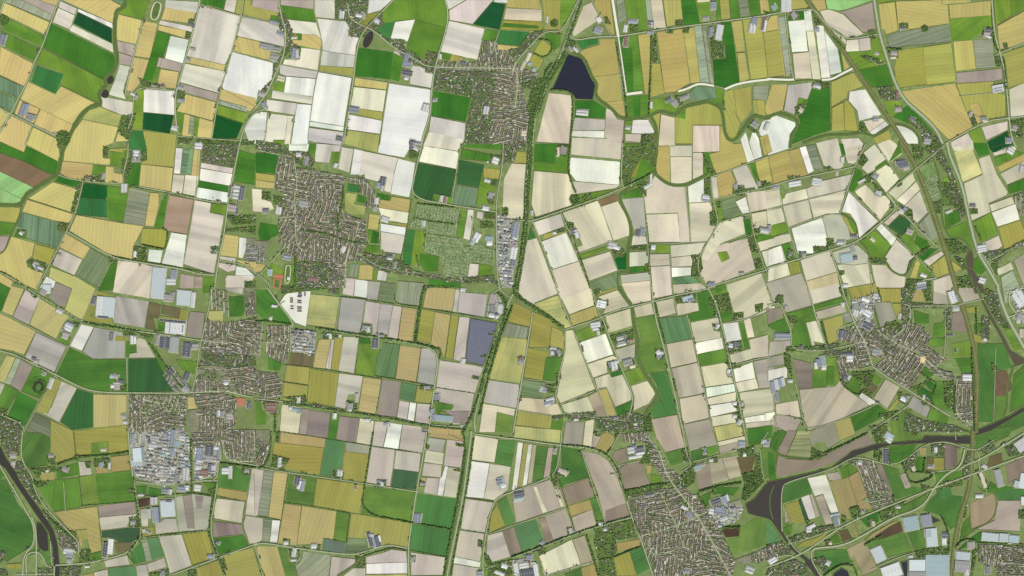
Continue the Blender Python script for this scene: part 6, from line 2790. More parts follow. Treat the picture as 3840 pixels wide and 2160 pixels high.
for code, a, ox, oy in items:
    if code in ('R', 'X', 'X2', 'Y'):
        wt = float(a[0]); wd = wt * QS; P = src(a[1:], ox, oy)
        if code == 'Y':
            ribbon('railway_embankment', P, wd, lz('rv', 6.44, .012), M_railv); ribbon('railway_track', P, wd * 0.16, lz('rt', 7.36, .012), M_track)
        elif code == 'X': ribbon('verge', P, wd * 1.35, lz('v', 6.50, .0014), M_verge); ribbon('sand_road', P, wd * 0.8, lz('c', 6.96, .0014), M_dirt)
        elif code == 'X2': ribbon('canal_water', P, wd, 6.93, M_brown)
        elif wt >= 38:
            ribbon('verge', P, wd, lz('v', 6.50, .0014), M_verge); ribbon('motorway', P, wd * (0.42 if ox > 2800 else 0.22), lz('c', 6.96, .0014), M_motor, mk=2)
        else:
            if wt > 5: ribbon('verge', P, wd * 1.25, lz('v', 6.50, .0014), M_verge if (len(roads) % 3) else M_verge2)
            ribbon('road' if wt > 7 else 'farm_track', P, max(wd * 0.42, 1.1), lz('c', 6.96, .0014), M_road, mk=2)
        roads.append((wt, P))
# ---------------------------------------------------------------- built-up ground, yards
LAND = [('dark lake', 2165, 290), ('rounded grey field', 2636, 350), ('brown ponds', 405, 320), ('oval horse track', 585, 42), ('dark crop rectangle', 595, 458),
 ('solar park', 1812, 1298), ('marshy brown creek', 2400, 610), ('green allotments', 1640, 830), ('pale building site', 1120, 1175), ('big white greenhouses', 470, 1180),
 ('ring fort', 147, 1447), ('northern highway junction', 2110, 150), ('river fork lake', 2840, 1905), ('loop junction', 110, 2090), ('dense south-west town', 880, 1440),
 ('middle western town', 1200, 840), ('northern town', 1870, 330), ('south-eastern town', 2600, 2010), ('eastern village', 3330, 1330), ('white-dotted holiday park', 3490, 690),
 ('caravan rows', 3280, 1790), ('glasshouse cluster', 3450, 2060), ('brown eastern river', 3770, 1380), ('white sand road', 2340, 180), ('reddish pond', 3765, 1445),
 ('dark green field', 480, 1430), ('mint green field', 60, 700), ('southern roundabout', 1770, 1625), ('bend of the creek', 2460, 1480), ('factory yards', 650, 1690),
 ('village on the creek', 2400, 1640), ('eastern ribbon village', 3640, 660), ('big northern meadow', 1640, 80), ('lime green field', 1420, 530), ('railway bridge', 3640, 1700),
 ('white sand strip', 2960, 300), ('striped triangle fields', 3010, 1650), ('crossroads hamlet', 1420, 150), ('pale barn row', 895, 720), ('dark green rectangle', 1660, 680)]
def compass(dx, dy):
    if math.hypot(dx, dy) < 14: return 'at'
    k = int(round(math.degrees(math.atan2(dx, -dy)) / 45)) % 8
    return ['north', 'north-east', 'east', 'south-east', 'south', 'south-west', 'west', 'north-west'][k] + ' of'
def where(x, y, skip=0):
    L = sorted(LAND, key=lambda l: math.hypot(l[1] - x, l[2] - y))[skip]
    d = math.hypot(L[1] - x, L[2] - y)
    return ('just ' if d < 60 else 'far ' if d > 260 else '') + compass(x - L[1], y - L[2]) + ' the ' + L[0] if d >= 14 else 'at the ' + L[0]
fcent = [(c, centroid(P), P) for c, P in fields]
def near_field(x, y):
    best, bd = None, 1e9
    for c, (cx, cy), P in fcent:
        if abs(cx - x) > 150 or abs(cy - y) > 150: continue
        d = 1e9
        for i in range(len(P)):
            (x1, y1), (x2, y2) = P[i - 1], P[i]
            L2 = (x2 - x1) ** 2 + (y2 - y1) ** 2 + 1e-6; t = max(0, min(1, ((x - x1) * (x2 - x1) + (y - y1) * (y2 - y1)) / L2))
            d = min(d, math.hypot(x - x1 - t * (x2 - x1), y - y1 - t * (y2 - y1)))
        d /= 1 + abs(area(P)) ** .5 / 60
        if d < bd: bd, best = d, c
    return FDESC[best[0]] if best else 'road'
BCOL = {'u': ((142, 150, 168), 'blue-grey'), 'b': ((160, 188, 194), 'pale blue'), 'w': ((222, 222, 222), 'white'), 'W': ((202, 214, 218), 'white'), 'g': ((158, 158, 156), 'grey'),
        'n': ((106, 108, 120), 'dark grey'), 'p': ((184, 170, 166), 'pinkish grey'), 'r': ((156, 116, 98), 'red-brown'), 'c': ((226, 212, 178), 'cream')}
builds = []                       # x, y, a, b (photo px), angle (deg, photo sense), colour, kind
for code, a, ox, oy in items:
    if code == 'B':
        c = src([a[1]], ox, oy)[0]; wh = a[2]; ang = float(a[3]); A, B_ = wh[0] * QS, wh[1] * QS
        big = A * B_ * M * M
        k = a[0]
        if k in 'Wb' and big > 2500: kind = 'greenhouse'
        elif big > 6500: kind = 'warehouse'
        elif k in 'rc' and big < 1300 or (big < 700): kind = 'farmhouse'
        else: kind = 'barn' if big > 1750 else 'farm_shed'
        builds.append([c[0], c[1], A, B_, ang, k, kind])
def rect(x, y, a, b, ang):
    c, s = math.cos(R(ang)), math.sin(R(ang))
    return [(x + u * c - v * s, y + u * s + v * c) for u, v in ((-a / 2, -b / 2), (a / 2, -b / 2), (a / 2, b / 2), (-a / 2, b / 2))]
vill = [(code, src(a, ox, oy)) for code, a, ox, oy in items if code in ('V1', 'V2', 'V3', 'V4', 'V5', 'H', 'H2', 'K')]
vm = {'V1': M_leafy, 'V2': M_town, 'V3': M_town, 'V4': M_allot, 'V5': M_yardc, 'H': M_garden, 'H2': M_garden, 'K': M_wood}
vn = {'V1': 'village_gardens', 'V2': 'town_ground', 'V3': 'town_ground', 'V4': 'allotment_ground', 'V5': 'industrial_yard', 'H': 'farm_garden', 'H2': 'farm_garden', 'K': 'woodland_floor'}
for i, (code, P) in enumerate(vill):
    if code not in ('H', 'H2'): slab(vn[code], P, 5.70 + i * .0018, vm[code], depth=1.0)
    elif abs(area(P)) > 60: slab(vn[code], P, 5.70 + i * .0018, vm[code], depth=1.0)
for code, a, ox, oy in items:
    if code == 'Q':
        c = src([a[1]], ox, oy)[0]
        slab('sports_court', rect(c[0], c[1], a[2][0] * QS, a[2][1] * QS, 4), 7.60, flat_mat('court_red' if a[0] in 'rt' else 'court_sand', (186, 122, 98) if a[0] in 'rt' else (228, 204, 150), 0.06))
        mark_poly(rect(c[0], c[1], a[2][0] * QS, a[2][1] * QS, 4))
        if a[0] == 't': slab('sports_pitch', rect(c[0], c[1], a[2][0] * QS * .62, a[2][1] * QS * .8, 4), 7.66, M_garden)
    if code == 'O':
        c = src([a[0]], ox, oy)[0]; wd, ln, th = a[1][0] * QS / 2, a[1][1] * QS / 2, R(float(a[2]) - 90)
        o_in, o_out = [], []
        for t in range(40):
            q = t / 40 * math.tau; cx_, sx_ = math.cos(q), math.sin(q)
            yy = math.copysign(abs(sx_) ** .7, sx_) * ln; xx = math.copysign(abs(cx_) ** .8, cx_) * wd
            for lst, f in ((o_out, 1.0), (o_in, .74)):
                u, v = xx * (f if f == 1 else .72), yy * (f if f == 1 else .91)
                lst.append((c[0] + u * math.cos(th) - v * math.sin(th), c[1] + u * math.sin(th) + v * math.cos(th)))
        slab('horse_track', o_out, 7.62, flat_mat('track_sand', (206, 202, 178), 0.08)); slab('track_infield', o_in, 7.70, M_garden); mark_poly(o_out)
# yards under the farm buildings
for i, (x, y, a, b, ang, k, kind) in enumerate(builds):
    if a * b < 60: continue
    P = rect(x + rng.normal() * 1.0, y + rng.normal() * 1.0, a + 6, b + 6, ang)
    P = [(p[0] + rng.normal() * .8, p[1] + rng.normal() * .8) for p in P]
    slab('concrete_apron', P, 6.905 + (i % 25) * .002, M_yard, depth=.8)
# ---------------------------------------------------------------- towns: streets, terraces, trees
hx = []                      # houses: x, y, a, b, ang, roof colour, height, zone
ROOF = [(104, 98, 97), (116, 107, 104), (128, 112, 102), (143, 111, 97), (102, 103, 112), (170, 164, 160), (118, 110, 106), (132, 112, 100), (200, 192, 184), (158, 114, 94), (228, 222, 214)]
RW = np.array([5, 5, 4, 1.6, 4, 3, 4, 3, 1.8, .7, 1.0]); RW /= RW.sum()
tone_of = {'V1': .5, 'H': .45}
def zone_name(x, y): return min(LAND, key=lambda l: math.hypot(l[1] - x, l[2] - y))[0]
for k in ('B',):
    for x, y, a, b, ang, c, kind in builds: mark_poly(rect(x, y, a + 1, b + 1, ang))
stv, stf = [], []
def add_street(p, q, wd, z):
    (x1, y1), (x2, y2) = PX(*p), PX(*q); L = math.hypot(x2 - x1, y2 - y1)
    if L < 5: return
    nx, ny = -(y2 - y1) / L * wd * M / 2, (x2 - x1) / L * wd * M / 2; i = len(stv)
    stv.extend([(x1 + nx, y1 + ny, z), (x2 + nx, y2 + ny, z), (x2 - nx, y2 - ny, z), (x1 - nx, y1 - ny, z)]); stf.append((i + 3, i + 2, i + 1, i))
for vi, (code, P) in enumerate(vill):
    xs = [p[0] for p in P]; ys = [p[1] for p in P]; x0, x1, y0, y1 = min(xs), max(xs), min(ys), max(ys); A = abs(area(P))
    bl, base = 0, 0
    for k in range(len(P)):
        d = (P[k][0] - P[k - 1][0], P[k][1] - P[k - 1][1]); L = math.hypot(*d)
        if L > bl: bl, base = L, math.atan2(d[1], d[0])
    if code in ('V2', 'V3', 'V4', 'V5'):
        cs = {'V2': 62, 'V3': 46, 'V4': 70, 'V5': 70}[code]; pitch = {'V2': 7.8, 'V3': 8.2, 'V4': 6.2, 'V5': 12.5}[code]
        nb = max(1, int(A / cs ** 2 * 1.2)); cen = []
        while len(cen) < nb:
            p = (rng.uniform(x0, x1), rng.uniform(y0, y1))
            if inpoly(P, np.array([p[0]]), np.array([p[1]]))[0] or rng.random() < .02: cen.append(p)
        cen = np.array(cen)
        for ci, (cx, cy) in enumerate(cen):
            th = base + rng.choice([0, math.pi / 2]) + rng.normal() * (.18 if code == 'V2' else .04)
            park = code == 'V2' and rng.random() < .05
            if code == 'V5': th = R(8) + rng.normal() * .04
            u = np.array([math.cos(th), math.sin(th)]); v = np.array([-u[1], u[0]])
            ext = cs * 1.3; row = 0; t = -ext
            while t < ext:
                t += pitch * rng.uniform(.92, 1.08); row += 1; s = -ext
                # street between each second pair of rows
                if row % 2 == 0 and code in ('V2', 'V3', 'V4'):
                    seg = None
                    for q in np.arange(-ext, ext, 3.0):
                        p = np.array([cx, cy]) + u * q + v * (t + pitch * .5)
                        ok = (np.hypot(*(cen - p).T).argmin() == ci) and inpoly(P, np.array([p[0]]), np.array([p[1]]))[0]
                        if ok and seg is None: seg = p
                        if not ok and seg is not None:
                            add_street(seg, p, 3.0 if code == 'V2' and row % 6 == 0 else 1.6 if code != 'V4' else .8, 7.42 + (len(stf) % 50) * .003); seg = None
                while s < ext:
                    if code == 'V2': ln = rng.choice([3.2, 4.2, 6.5, 9, 12]); dp = rng.uniform(2.7, 3.6); gap = rng.uniform(1.0, 2.6)
                    elif code == 'V3': ln = rng.choice([5, 7, 9]); dp = 3.1; gap = 1.6
                    elif code == 'V4': ln = rng.uniform(1.3, 2.6); dp = rng.uniform(1.2, 2.2); gap = rng.uniform(2.2, 5)
                    else: ln = rng.choice([4, 6, 9, 13, 18]); dp = rng.uniform(4.5, 10); gap = rng.uniform(1.5, 4.5)
                    s += ln / 2
                    p = np.array([cx, cy]) + u * s + v * (t + rng.normal() * .35)
                    s += ln / 2 + gap
                    if np.hypot(*(cen - p).T).argmin() != ci or not inpoly(P, np.array([p[0]]), np.array([p[1]]))[0]: continue
                    e = u * ln * .4
                    if blocked(*p) or blocked(*(p + e)) or blocked(*(p - e)): continue
                    if park or code in ('V2', 'V3') and rng.random() < .20:
                        if park and rng.random() < .6: continue
                        for _ in range(4): trees.append((p[0] + rng.normal() * 2.5, p[1] + rng.normal() * 2.5, rng.uniform(1.2, 2.4), rng.random()))
                        continue
                    if code == 'V5':
                        if rng.random() < .12: continue
                        kk = rng.choice(list('wWugnpbrc'), p=[.20, .08, .14, .22, .13, .11, .06, .03, .03])
                        builds.append([p[0], p[1], ln * .9, dp, math.degrees(th), kk, 'warehouse']); mark_poly(rect(p[0], p[1], ln + 1, dp + 1, math.degrees(th)))
                    else:
                        rc = (ROOF[rng.choice(len(ROOF), p=RW)] if code == 'V2' else [(110, 112, 122), (128, 130, 138), (176, 176, 176)][rng.integers(3)] if code == 'V3' else [(196, 190, 172), (150, 146, 128), (116, 100, 84), (226, 224, 216)][rng.integers(4)])
                        hx.append((p[0], p[1], ln, dp, th, rc, 6.6 if code != 'V4' else 3.2, code))
                        if code == 'V2' and rng.random() < .75:
                            q = p + v * pitch * .5 + u * rng.normal() * 3
                            trees.append((q[0], q[1], rng.uniform(.9, 2.0), rng.random()))
                        if code == 'V4' and rng.random() < .6: trees.append((p[0] + rng.normal() * 2, p[1] + rng.normal() * 2, rng.uniform(.8, 1.5), rng.random()))
        if code == 'V5':
            n = int(A * .006); px = rng.uniform(x0, x1, n); py = rng.uniform(y0, y1, n); m = inpoly(P, px, py) & ~blocked(px, py)
            for x, y in zip(px[m], py[m]): trees.append((x, y, rng.uniform(1.2, 2.4), rng.random()))
    else:
        dens = {'V1': .034, 'H': .036, 'H2': .014, 'K': .075}[code]; n = int((x1 - x0) * (y1 - y0) * dens)
        px = rng.uniform(x0, x1, n); py = rng.uniform(y0, y1, n); m = inpoly(P, px, py) & ~blocked(px, py)
        for x, y in zip(px[m], py[m]): trees.append((x, y, rng.uniform(1.3, 3.0 if code != 'V1' else 2.4), rng.random()))
        if code != 'K':
            n = int((x1 - x0) * (y1 - y0) * (.021 if code == 'V1' else .006)); px = rng.uniform(x0, x1, n); py = rng.uniform(y0, y1, n); m = inpoly(P, px, py) & ~blocked(px, py)
            for x, y in zip(px[m], py[m]):
                hx.append((x, y, rng.uniform(3.2, 7), rng.uniform(2.8, 4.2), base + rng.choice([0, math.pi / 2]) + rng.normal() * .15, ROOF[rng.choice(len(ROOF), p=RW)], 7.5, code))
            if code == 'V1':
                n = int(A / 350)
                for _ in range(n):
                    p = (rng.uniform(x0, x1), rng.uniform(y0, y1)); th = base + rng.choice([0, math.pi / 2]) + rng.normal() * .2; L = rng.uniform(8, 22)
                    q = (p[0] + math.cos(th) * L, p[1] + math.sin(th) * L)
                    if inpoly(P, np.array([p[0], q[0]]), np.array([p[1], q[1]])).all(): add_street(p, q, 1.0, 7.42 + (len(stf) % 50) * .003)
o = mesh_obj('streets', stv, stf, M_street); o['kind'] = 'structure'
# ---------------------------------------------------------------- buildings that stand out, one object each
wallc = {'w': (214, 214, 210), 'W': (190, 206, 206)}
def shed(x, y, a, b, ang, k, kind):
    L, W_ = max(a, b) * M, min(a, b) * M; th = -R(ang) + (0 if a >= b else math.pi / 2)
    X, Y = PX(x, y); h = 8.0 if kind == 'warehouse' else 5.0 if kind == 'greenhouse' else 6.0
    h *= 1 + .15 * math.sin(x * 3.1 + y)
    hl, hw = L / 2, W_ / 2
    v = [(sx * hl, sy * hw, zz) for zz in (0, h) for sx, sy in ((-1, -1), (1, -1), (1, 1), (-1, 1))]
    f = [(0, 1, 5, 4), (1, 2, 6, 5), (2, 3, 7, 6), (3, 0, 4, 7), (4, 5, 6, 7)]
    o = mesh_obj(kind, v, f, M_wall); o.location = (X, Y, Z0 + .3); o.rotation_euler.z = th
    c0 = np.array(BCOL[k][0], float); c0 = c0 * .72 + c0.mean() * .28; c0 = c0 * rng.uniform(.86, 1.0); jj = 1 + .05 * rng.standard_normal()
    o.color = (*alb(wallc.get(k, (176, 164, 150))), 1)
    ov = .5 if kind != 'greenhouse' else .1
    # roof: one gable, or several ridges side by side over a wide hall
    if kind == 'warehouse' and W_ > 24 and k in 'wgn': nr, rise = 1, .9
    elif kind == 'greenhouse': nr, rise = max(2, int(W_ / 11)), 1.6
    else: nr = max(1, int(round(W_ / 26))); rise = min(4.5, W_ / nr * .24)
    rv, rf = [], []
    ww = (2 * hw + 2 * ov) / nr; hl2 = hl + ov
    for i in range(nr):
        y0 = -hw - ov + i * ww; n = len(rv)
        rv += [(-hl2, y0, h + .12), (hl2, y0, h + .12), (hl2, y0 + ww / 2, h + .12 + rise), (-hl2, y0 + ww / 2, h + .12 + rise), (hl2, y0 + ww, h + .12), (-hl2, y0 + ww, h + .12)]
        rf += [(n, n + 1, n + 2, n + 3), (n + 3, n + 2, n + 4, n + 5), (n, n + 3, n + 5), (n + 1, n + 4, n + 2)]
    r = mesh_obj('roof', rv, rf, M_roof, o); cc = np.array(alb(c0)) * jj; r.color = (*np.clip(cc, .01, .85), 1)
    if L > 34 and W_ > 14 and kind != 'greenhouse':
        ns = 3 if L < 60 else 5
        for i in range(ns):
            sv, sf = [], []
            xx = -hl + (i + .5) * L / ns
            zz = h + rise * .62 + .5; n = len(sv)
            for dx_, dy_, dz in ((-1.6, -W_ * .10, 0), (1.6, -W_ * .10, 0), (1.6, W_ * .10, 0), (-1.6, W_ * .10, 0), (-1.6, -W_ * .10, 1), (1.6, -W_ * .10, 1), (1.6, W_ * .10, 1), (-1.6, W_ * .10, 1)):
                sv.append((xx + dx_, dy_, zz - .6 + dz * (rise * .4 + 1.0)))
            sf += [(n + 4, n + 5, n + 6, n + 7), (n, n + 1, n + 5, n + 4), (n + 1, n + 2, n + 6, n + 5), (n + 2, n + 3, n + 7, n + 6), (n + 3, n, n + 4, n + 7)]
            s = mesh_obj('roof_light', sv, sf, M_roof, r); s.color = (*alb((200, 204, 206) if k in 'ungpr' else (140, 146, 152)), 1)
    return o
made = []
wh = [b for b in builds if b[6] == 'warehouse']; wh.sort(key=lambda b: -b[2] * b[3])
drop = {id(b) for b in wh[290:]}
for b in wh[290:]:
    if b[2] > .1: hx.append((b[0], b[1], b[2], b[3], R(b[4]), BCOL[b[5]][0], 6.0, 'V5'))
for b in builds:
    if b[0] < -30 or b[0] > 3870 or b[1] < -30 or b[1] > 2190: continue
    if id(b) in drop: continue
    made.append((shed(*b), b))
# labels: add what tells one from the others until it does
def attrs(b):
    x, y, a, bb, ang, k, kind = b; S = a * bb * M * M; el = max(a, bb) / max(min(a, bb), .1)
    size = 'huge' if S > 14000 else 'large' if S > 5000 else 'mid-sized' if S > 1500 else 'small'
    shp = 'long narrow' if el > 2.6 else 'long' if el > 1.6 else 'squarish'
    return size, shp, BCOL[k][1], kind
from collections import defaultdict
forms = [lambda b: '{0} {2}-roofed {3} by the {4}, {5}', lambda b: '{0} {1} {2}-roofed {3} by the {4}, {5}']
def text(b, lvl):
    s, sh, cn, kd = attrs(b); kd = kd.replace('_', ' '); nf = near_field(b[0], b[1]); wq = where(b[0], b[1])
    ori = 'standing upright' if abs(math.sin(R(b[4]) + (0 if b[2] >= b[3] else math.pi / 2))) > .7 else 'lying crosswise'
    if lvl == 0: return f'{s} {cn}-roofed {kd} by {nf}, {wq}'
    if lvl == 1: return f'{s} {sh} {cn}-roofed {kd} by {nf}, {wq}'
    return f'{sh} {cn} {kd} {wq}, {where(b[0], b[1], 1).replace("just ", "").replace("far ", "")}'
cache = {}
def T(i, l):
    if (i, l) not in cache: cache[(i, l)] = text(made[i][1], l)
    return cache[(i, l)]
todo = list(range(len(made))); lab = {}
used = set()
for l in (0, 1, 2):
    cnt = defaultdict(list)
    for i in todo: cnt[T(i, l)].append(i)
    rest = []
    for t, ids in cnt.items():
        if len(ids) == 1 and t not in used: lab[ids[0]] = t; used.add(t)
        else: rest += ids
    todo = rest
cnt = defaultdict(list)
for i in todo: cnt[T(i, 2)].append(i)
for t, ids in cnt.items():
    if len(ids) == 2:
        ids.sort(key=lambda i: made[i][1][0] + made[i][1][1])
        dx_ = made[ids[1]][1][0] - made[ids[0]][1][0]; dy_ = made[ids[1]][1][1] - made[ids[0]][1][1]
        nm = ('western', 'eastern') if abs(dx_) > abs(dy_) and dx_ > 0 else ('eastern', 'western') if abs(dx_) > abs(dy_) else ('northern', 'southern') if dy_ > 0 else ('southern', 'northern')
        for i, q in zip(ids, nm): lab[i] = q + ' ' + t
    else:
        for i in ids: lab[i] = t
grp = defaultdict(int)
for i, (o, b) in enumerate(made):
    t = lab[i].replace('just ', '') if len(lab[i].split()) > 16 else lab[i]
    t = t.replace('far ', '') if len(t.split()) > 16 else t
    if len(t.split()) > 16: t = t.rsplit(', ', 1)[0]
    grp[t] += 1
    tag(o, t, b[6].replace('_', ' '), f'{b[6]}s {where(b[0], b[1]).replace("just ", "").replace("far ", "")}')
hh = []
for wt, P in roads:          # lone trees, clumps and small houses along the lanes
    if not 6 < wt < 20: continue
    for i in range(len(P) - 1):
        a, b = np.array(P[i], float), np.array(P[i + 1], float); L = np.hypot(*(b - a))
        if L < 4: continue
        u = (b - a) / L; v = np.array([-u[1], u[0]])
        for _ in range(int(L / 16) + 1):
            p = a + u * rng.uniform(0, L) + v * rng.choice([-1, 1]) * rng.uniform(2.6, 4.5)
            if blocked(*p): continue
            r_ = rng.random()
            if r_ < .35: trees.append((p[0], p[1], rng.uniform(1.1, 2.0), rng.random()))
            elif r_ < .55:
                for _ in range(rng.integers(3, 8)):
                    q = p + u * rng.normal() * 3.5 + v * rng.normal() * 1.5
                    if not blocked(*q): trees.append((q[0], q[1], rng.uniform(1.2, 2.4), rng.random()))
        if rng.random() < L / 260:
            s_ = rng.choice([-1, 1]); p = a + u * rng.uniform(0, L) + v * s_ * 6
            for k in range(rng.integers(1, 4)):
                q = p + u * k * 6 + v * rng.normal() * 1.0
                if not blocked(*q): hh.append((q[0], q[1], rng.uniform(3.5, 7), rng.uniform(3, 4.5), math.atan2(u[1], u[0]), ROOF[rng.choice(len(ROOF), p=RW)], 7.0, 'R'))
            for _ in range(9):
                q = p + u * rng.normal() * 7 + v * rng.normal() * 3.5
                if not blocked(*q): trees.append((q[0], q[1], rng.uniform(1.2, 2.4), rng.random()))
hx += hh
# ---------------------------------------------------------------- houses of the villages and towns
def house_geo(h):
    x, y, a, b, th, rc, ht, z = h
    X, Y = (0, 0); L, W_ = a * M / 2, b * M / 2; r = W_ * .75; e = ht * .6
    v = [(sx * L, sy * W_, zz) for zz in (0, e) for sx, sy in ((-1, -1), (1, -1), (1, 1), (-1, 1))] + [(-L, 0, e + r), (L, 0, e + r)]
    f = [(0, 1, 5, 4), (1, 2, 6, 5), (2, 3, 7, 6), (3, 0, 4, 7), (4, 5, 9, 8), (6, 7, 8, 9), (5, 6, 9), (7, 4, 8)]
    rv = [(-L - .3, -W_ - .4, e - .1), (L + .3, -W_ - .4, e - .1), (L + .3, 0, e + r + .15), (-L - .3, 0, e + r + .15), (L + .3, W_ + .4, e - .1), (-L - .3, W_ + .4, e - .1)]
    rf = [(0, 1, 2, 3), (3, 2, 4, 5)]
    return v, f, rv, rf
hx = [h for h in hx if -25 < h[0] < 3865 and -25 < h[1] < 2185]
order = sorted(range(len(hx)), key=lambda i: -hx[i][2] * hx[i][3] if hx[i][7] != 'V4' else 0)
solo = set(order[:290])
CN = {0: 'dark grey', 1: 'dark grey', 2: 'brown', 3: 'red-brown', 4: 'slate grey', 5: 'light grey', 6: 'grey', 7: 'brown', 8: 'pale', 9: 'red-brown', 10: 'white'}
proto_h = {}
mv, mf, mc = [], [], []
for i, h in enumerate(hx):
    x, y, a, b, th, rc, ht, z = h; X, Y = PX(x, y); an = -th
    wc = np.array(alb([(160, 136, 120), (186, 178, 166), (150, 130, 116)][i % 3])); rcc = np.clip(np.array(alb(rc)) * rng.uniform(.8, 1.25), .01, .85)
    if i in solo:
        key = (round(a, 1), round(b, 1))
        v, f, rv, rf = house_geo(h)
        t = mesh_obj('house', v, f, M_wall); t.location = (X, Y, Z0 + .2); t.rotation_euler.z = an; t.color = (*wc, 1)
        r = mesh_obj('roof', rv, rf, M_roof, t); r.color = (*rcc, 1)
        cn = CN.get(ROOF.index(rc), 'grey') if rc in ROOF else 'grey'; zn = zone_name(x, y)
        tag(t, f'terraced house with {cn} roof in packed rows near the {zn}', 'house', f'{cn}-roofed terraced houses near the {zn}')
    else:
        v, f, rv, rf = house_geo(h); c_, s_ = math.cos(an), math.sin(an); n = len(mv)
        for p in v + rv: mv.append((X + p[0] * c_ - p[1] * s_, Y + p[0] * s_ + p[1] * c_, Z0 + .2 + p[2]))
        mc += [wc] * len(v) + [rcc] * len(rv)
        mf += [tuple(k + n for k in q) for q in f] + [tuple(k + n + len(v) for k in q) for q in rf]
o = mesh_obj('packed_houses', mv, mf, M_houses, cols=np.array(mc)); tag(o, 'small roofs packed along the streets of the towns and villages', 'houses', kind='stuff')
def onroad(q):
    x_, y_ = int(q[0]) + PADM, int(q[1]) + PADM
    return 0 <= x_ < mask.shape[1] and 0 <= y_ < mask.shape[0] and mask[y_, x_] == 2
# ---------------------------------------------------------------- trees: rows, belts, groves
for code, a, ox, oy in items:
    if code == 'M':
        wt = float(a[0]); wd = wt * QS; P = src(a[1:], ox, oy)
        ribbon('hedge_bank', P, max(wd * .8, 1.6), lz('hb', 6.33, .0008), M_wood, mk=0) if wt <= 14 or wt > 0 else None
        C, L, Rr = ribbon_outline(P, wd)
        for i in range(len(C) - 1):
            d = C[i + 1] - C[i]; ln = np.hypot(*d); n = max(1, int(ln * (max(wd, 2.0) * .15 + .12) * rng.uniform(.9, 1.1) * (1 if wt > 6 else .35)))
            for _ in range(n):
                q = C[i] + d * rng.random() + (L[i] - C[i]) * rng.uniform(-.9, .9)
                if onroad(q): continue
                trees.append((q[0], q[1], rng.uniform(1.2, 1.9) if wt < 10 else rng.uniform(1.6, 3.4), rng.random() * .7))
    if code in ('T', 'T2'):
        c = src([a[0]], ox, oy)[0]; r = float(a[1]) * QS
        if code == 'T':
            P = [(c[0] + r * math.cos(t * .4), c[1] + r * math.sin(t * .4)) for t in range(16)]; slab('woodland_floor', P, 6.32, M_wood)
            for _ in range(int(r * r * .35)):
                q = rng.uniform(0, math.tau); d = r * rng.random() ** .5; trees.append((c[0] + d * math.cos(q), c[1] + d * math.sin(q), rng.uniform(1.6, 3.2), rng.random() * .6))
        else:
            for q in np.arange(0, math.tau, .16):
                for d in (r, r * 1.5 if math.sin(q * 2) > 0 else r * 1.2): trees.append((c[0] + d * math.cos(q), c[1] + d * math.sin(q), rng.uniform(1.2, 2.0), rng.random()))
trees = [t for t in trees if -20 < t[0] < 3860 and -20 < t[1] < 2180]
tsel = sorted(range(len(trees)), key=lambda i: -trees[i][2])
solo_t = set(tsel[:290])
TC = [np.array(alb(c)) for c in ((80, 108, 54), (98, 124, 64), (116, 140, 76), (68, 96, 54), (132, 148, 88))]
k6 = [(math.cos(i * math.tau / 6), math.sin(i * math.tau / 6)) for i in range(6)]
tv, tf, tcol = [], [], []
for i, (x, y, r, q) in enumerate(trees):
    if i in solo_t: continue
    X, Y = PX(x, y); rr = r * M; n = len(tv); c = TC[int(q * 4.999)] * rng.uniform(.75, 1.25); j = rng.uniform(.75, 1.2, 13); h = rr * rng.uniform(1.5, 2.2)
    for a_ in range(6): tv.append((X + k6[a_][0] * rr * j[a_], Y + k6[a_][1] * rr * j[a_], Z0 + h * .35))
    for a_ in range(6): tv.append((X + k6[a_][0] * rr * .62 * j[a_ + 6], Y + k6[a_][1] * rr * .62 * j[a_ + 6], Z0 + h * .8))
    tv.append((X, Y, Z0 + h)); tv.append((X, Y, Z0 - 3))
    for a_ in range(6):
        b_ = (a_ + 1) % 6; tf += [(n + a_, n + b_, n + 6 + b_, n + 6 + a_), (n + 6 + a_, n + 6 + b_, n + 12), (n + b_, n + a_, n + 13)]
    tcol += [c * rng.uniform(.85, 1.15) for _ in range(14)]
o = mesh_obj('tree_cover', tv, tf, M_leaf, cols=np.array(tcol)); tag(o, 'small trees and hedges that line the roads, farms and gardens', 'trees', kind='stuff')
def crown_mesh(seed):
    r_ = random.Random(seed); v, f = [], []
    bm = bmesh.new(); bmesh.ops.create_icosphere(bm, subdivisions=1, radius=1.0)
    bv = [tuple(q.co) for q in bm.verts]; bf = [tuple(q.index for q in ff.verts) for ff in bm.faces]; bm.free()
    for i in range(46):
        u = r_.uniform(0, math.tau); rad = r_.random() ** .5 * .82; z = 1.0 + r_.uniform(-.45, .62) * (1.15 - rad)
        s = r_.uniform(.14, .30); n = len(v)
        for p in bv:
            k = s * r_.uniform(.8, 1.2); v.append((math.cos(u) * rad + p[0] * k, math.sin(u) * rad + p[1] * k, z + p[2] * k * .8))
        f += [tuple(q + n for q in ff) for ff in bf]
    me = bpy.data.meshes.new('crown'); me.from_pydata(v, [], f); me.materials.append(M_leafo); me.update(); return me
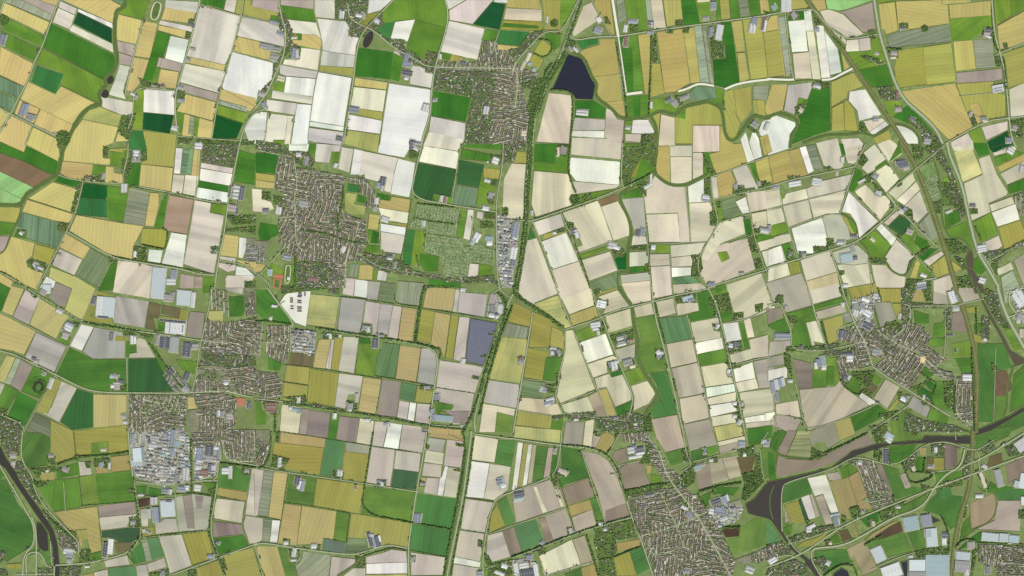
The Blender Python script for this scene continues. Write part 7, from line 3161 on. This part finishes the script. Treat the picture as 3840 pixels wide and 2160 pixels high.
def trunk_mesh():
    v, f = [], []
    def limb(p, q, r0, r1):
        n = len(v); p, q = Vector(p), Vector(q); d = (q - p).normalized(); s = d.cross(Vector((1, .3, 0))).normalized(); t = d.cross(s)
        for c_, r in ((p, r0), (q, r1)):
            for a_ in range(7): v.append(tuple(c_ + (s * math.cos(a_ * math.tau / 7) + t * math.sin(a_ * math.tau / 7)) * r))
        for a_ in range(7): f.append((n + a_, n + (a_ + 1) % 7, n + 7 + (a_ + 1) % 7, n + 7 + a_))
    limb((0, 0, -.05), (0, 0, .7), .075, .045)
    for a_ in range(5): limb((0, 0, .5 + .04 * a_), (.5 * math.cos(a_ * 1.3), .5 * math.sin(a_ * 1.3), 1.0 + .05 * a_), .035, .012)
    me = bpy.data.meshes.new('trunk'); me.from_pydata(v, [], f); me.materials.append(M_trunk); me.update(); return me
CM = [crown_mesh(s) for s in range(6)]; TM = trunk_mesh()
TN = ['dark green', 'mid green', 'light green', 'deep green', 'yellowish green']
for n_, i in enumerate(sorted(solo_t)):
    x, y, r, q = trees[i]; X, Y = PX(x, y); s = r * M * 1.05; ti = int(q * 4.999)
    t = bpy.data.objects.new('tree', None); col.objects.link(t); t.location = (X, Y, Z0); t.scale = (s, s, s); t.rotation_euler.z = rng.uniform(0, 6.28)
    a_ = bpy.data.objects.new('trunk', TM); b_ = bpy.data.objects.new('crown', CM[n_ % 6])
    for o in (a_, b_): col.objects.link(o); o.parent = t
    b_.color = (*np.clip(TC[ti] * rng.uniform(.8, 1.2), .01, .8), 1)
    zn = zone_name(x, y); tag(t, f'broad {TN[ti]} tree in the wooded strips near the {zn}', 'tree', f'{TN[ti]} trees near the {zn}')
# ---------------------------------------------------------------- solar park: rows of panels
P = SOLAR; xs = [p[0] for p in P]; ys = [p[1] for p in P]
root = bpy.data.objects.new('solar_farm', None); col.objects.link(root); cx, cy = centroid(P); root.location = (*PX(cx, cy), 5.0)
tag(root, 'field of dark blue solar panel rows beside the wooded highway', 'solar farm')
u = np.array([math.cos(R(-28)), math.sin(R(-28))]); v_ = np.array([-u[1], u[0]]); nrow = 0
Pin = inset(P, 3)
for t in np.arange(-130, 130, 2.9):
    seg, sv, sf = None, [], []
    for s in np.arange(-140, 140, 1.5):
        p = np.array([cx, cy]) + u * s + v_ * t; ok = inpoly(Pin, np.array([p[0]]), np.array([p[1]]))[0]
        if ok and seg is None: seg = p
        if (not ok) and seg is not None:
            for c_, hgt in ((seg + v_ * 1.0, 1.0), (p + v_ * 1.0, 1.0), (p - v_ * 1.0, 2.6), (seg - v_ * 1.0, 2.6)):
                a_ = PX(*c_); b_ = PX(cx, cy); sv.append((a_[0] - b_[0], a_[1] - b_[1], hgt))
            n = len(sv) - 4; sf.append((n + 3, n + 2, n + 1, n) ); seg = None
    if sv:
        nrow += 1
        sv2 = sv + [(a, b, c - .25) for a, b, c in sv]; m = len(sv); sf2 = sf + [tuple(k + m for k in reversed(q)) for q in sf]
        mesh_obj('panel_row', sv2, sf2, M_panel, root)
print('fields', len(fields), 'builds', len(made), 'houses', len(hx), 'trees', len(trees), 'dup labels', sum(1 for v in grp.values() if v > 1))
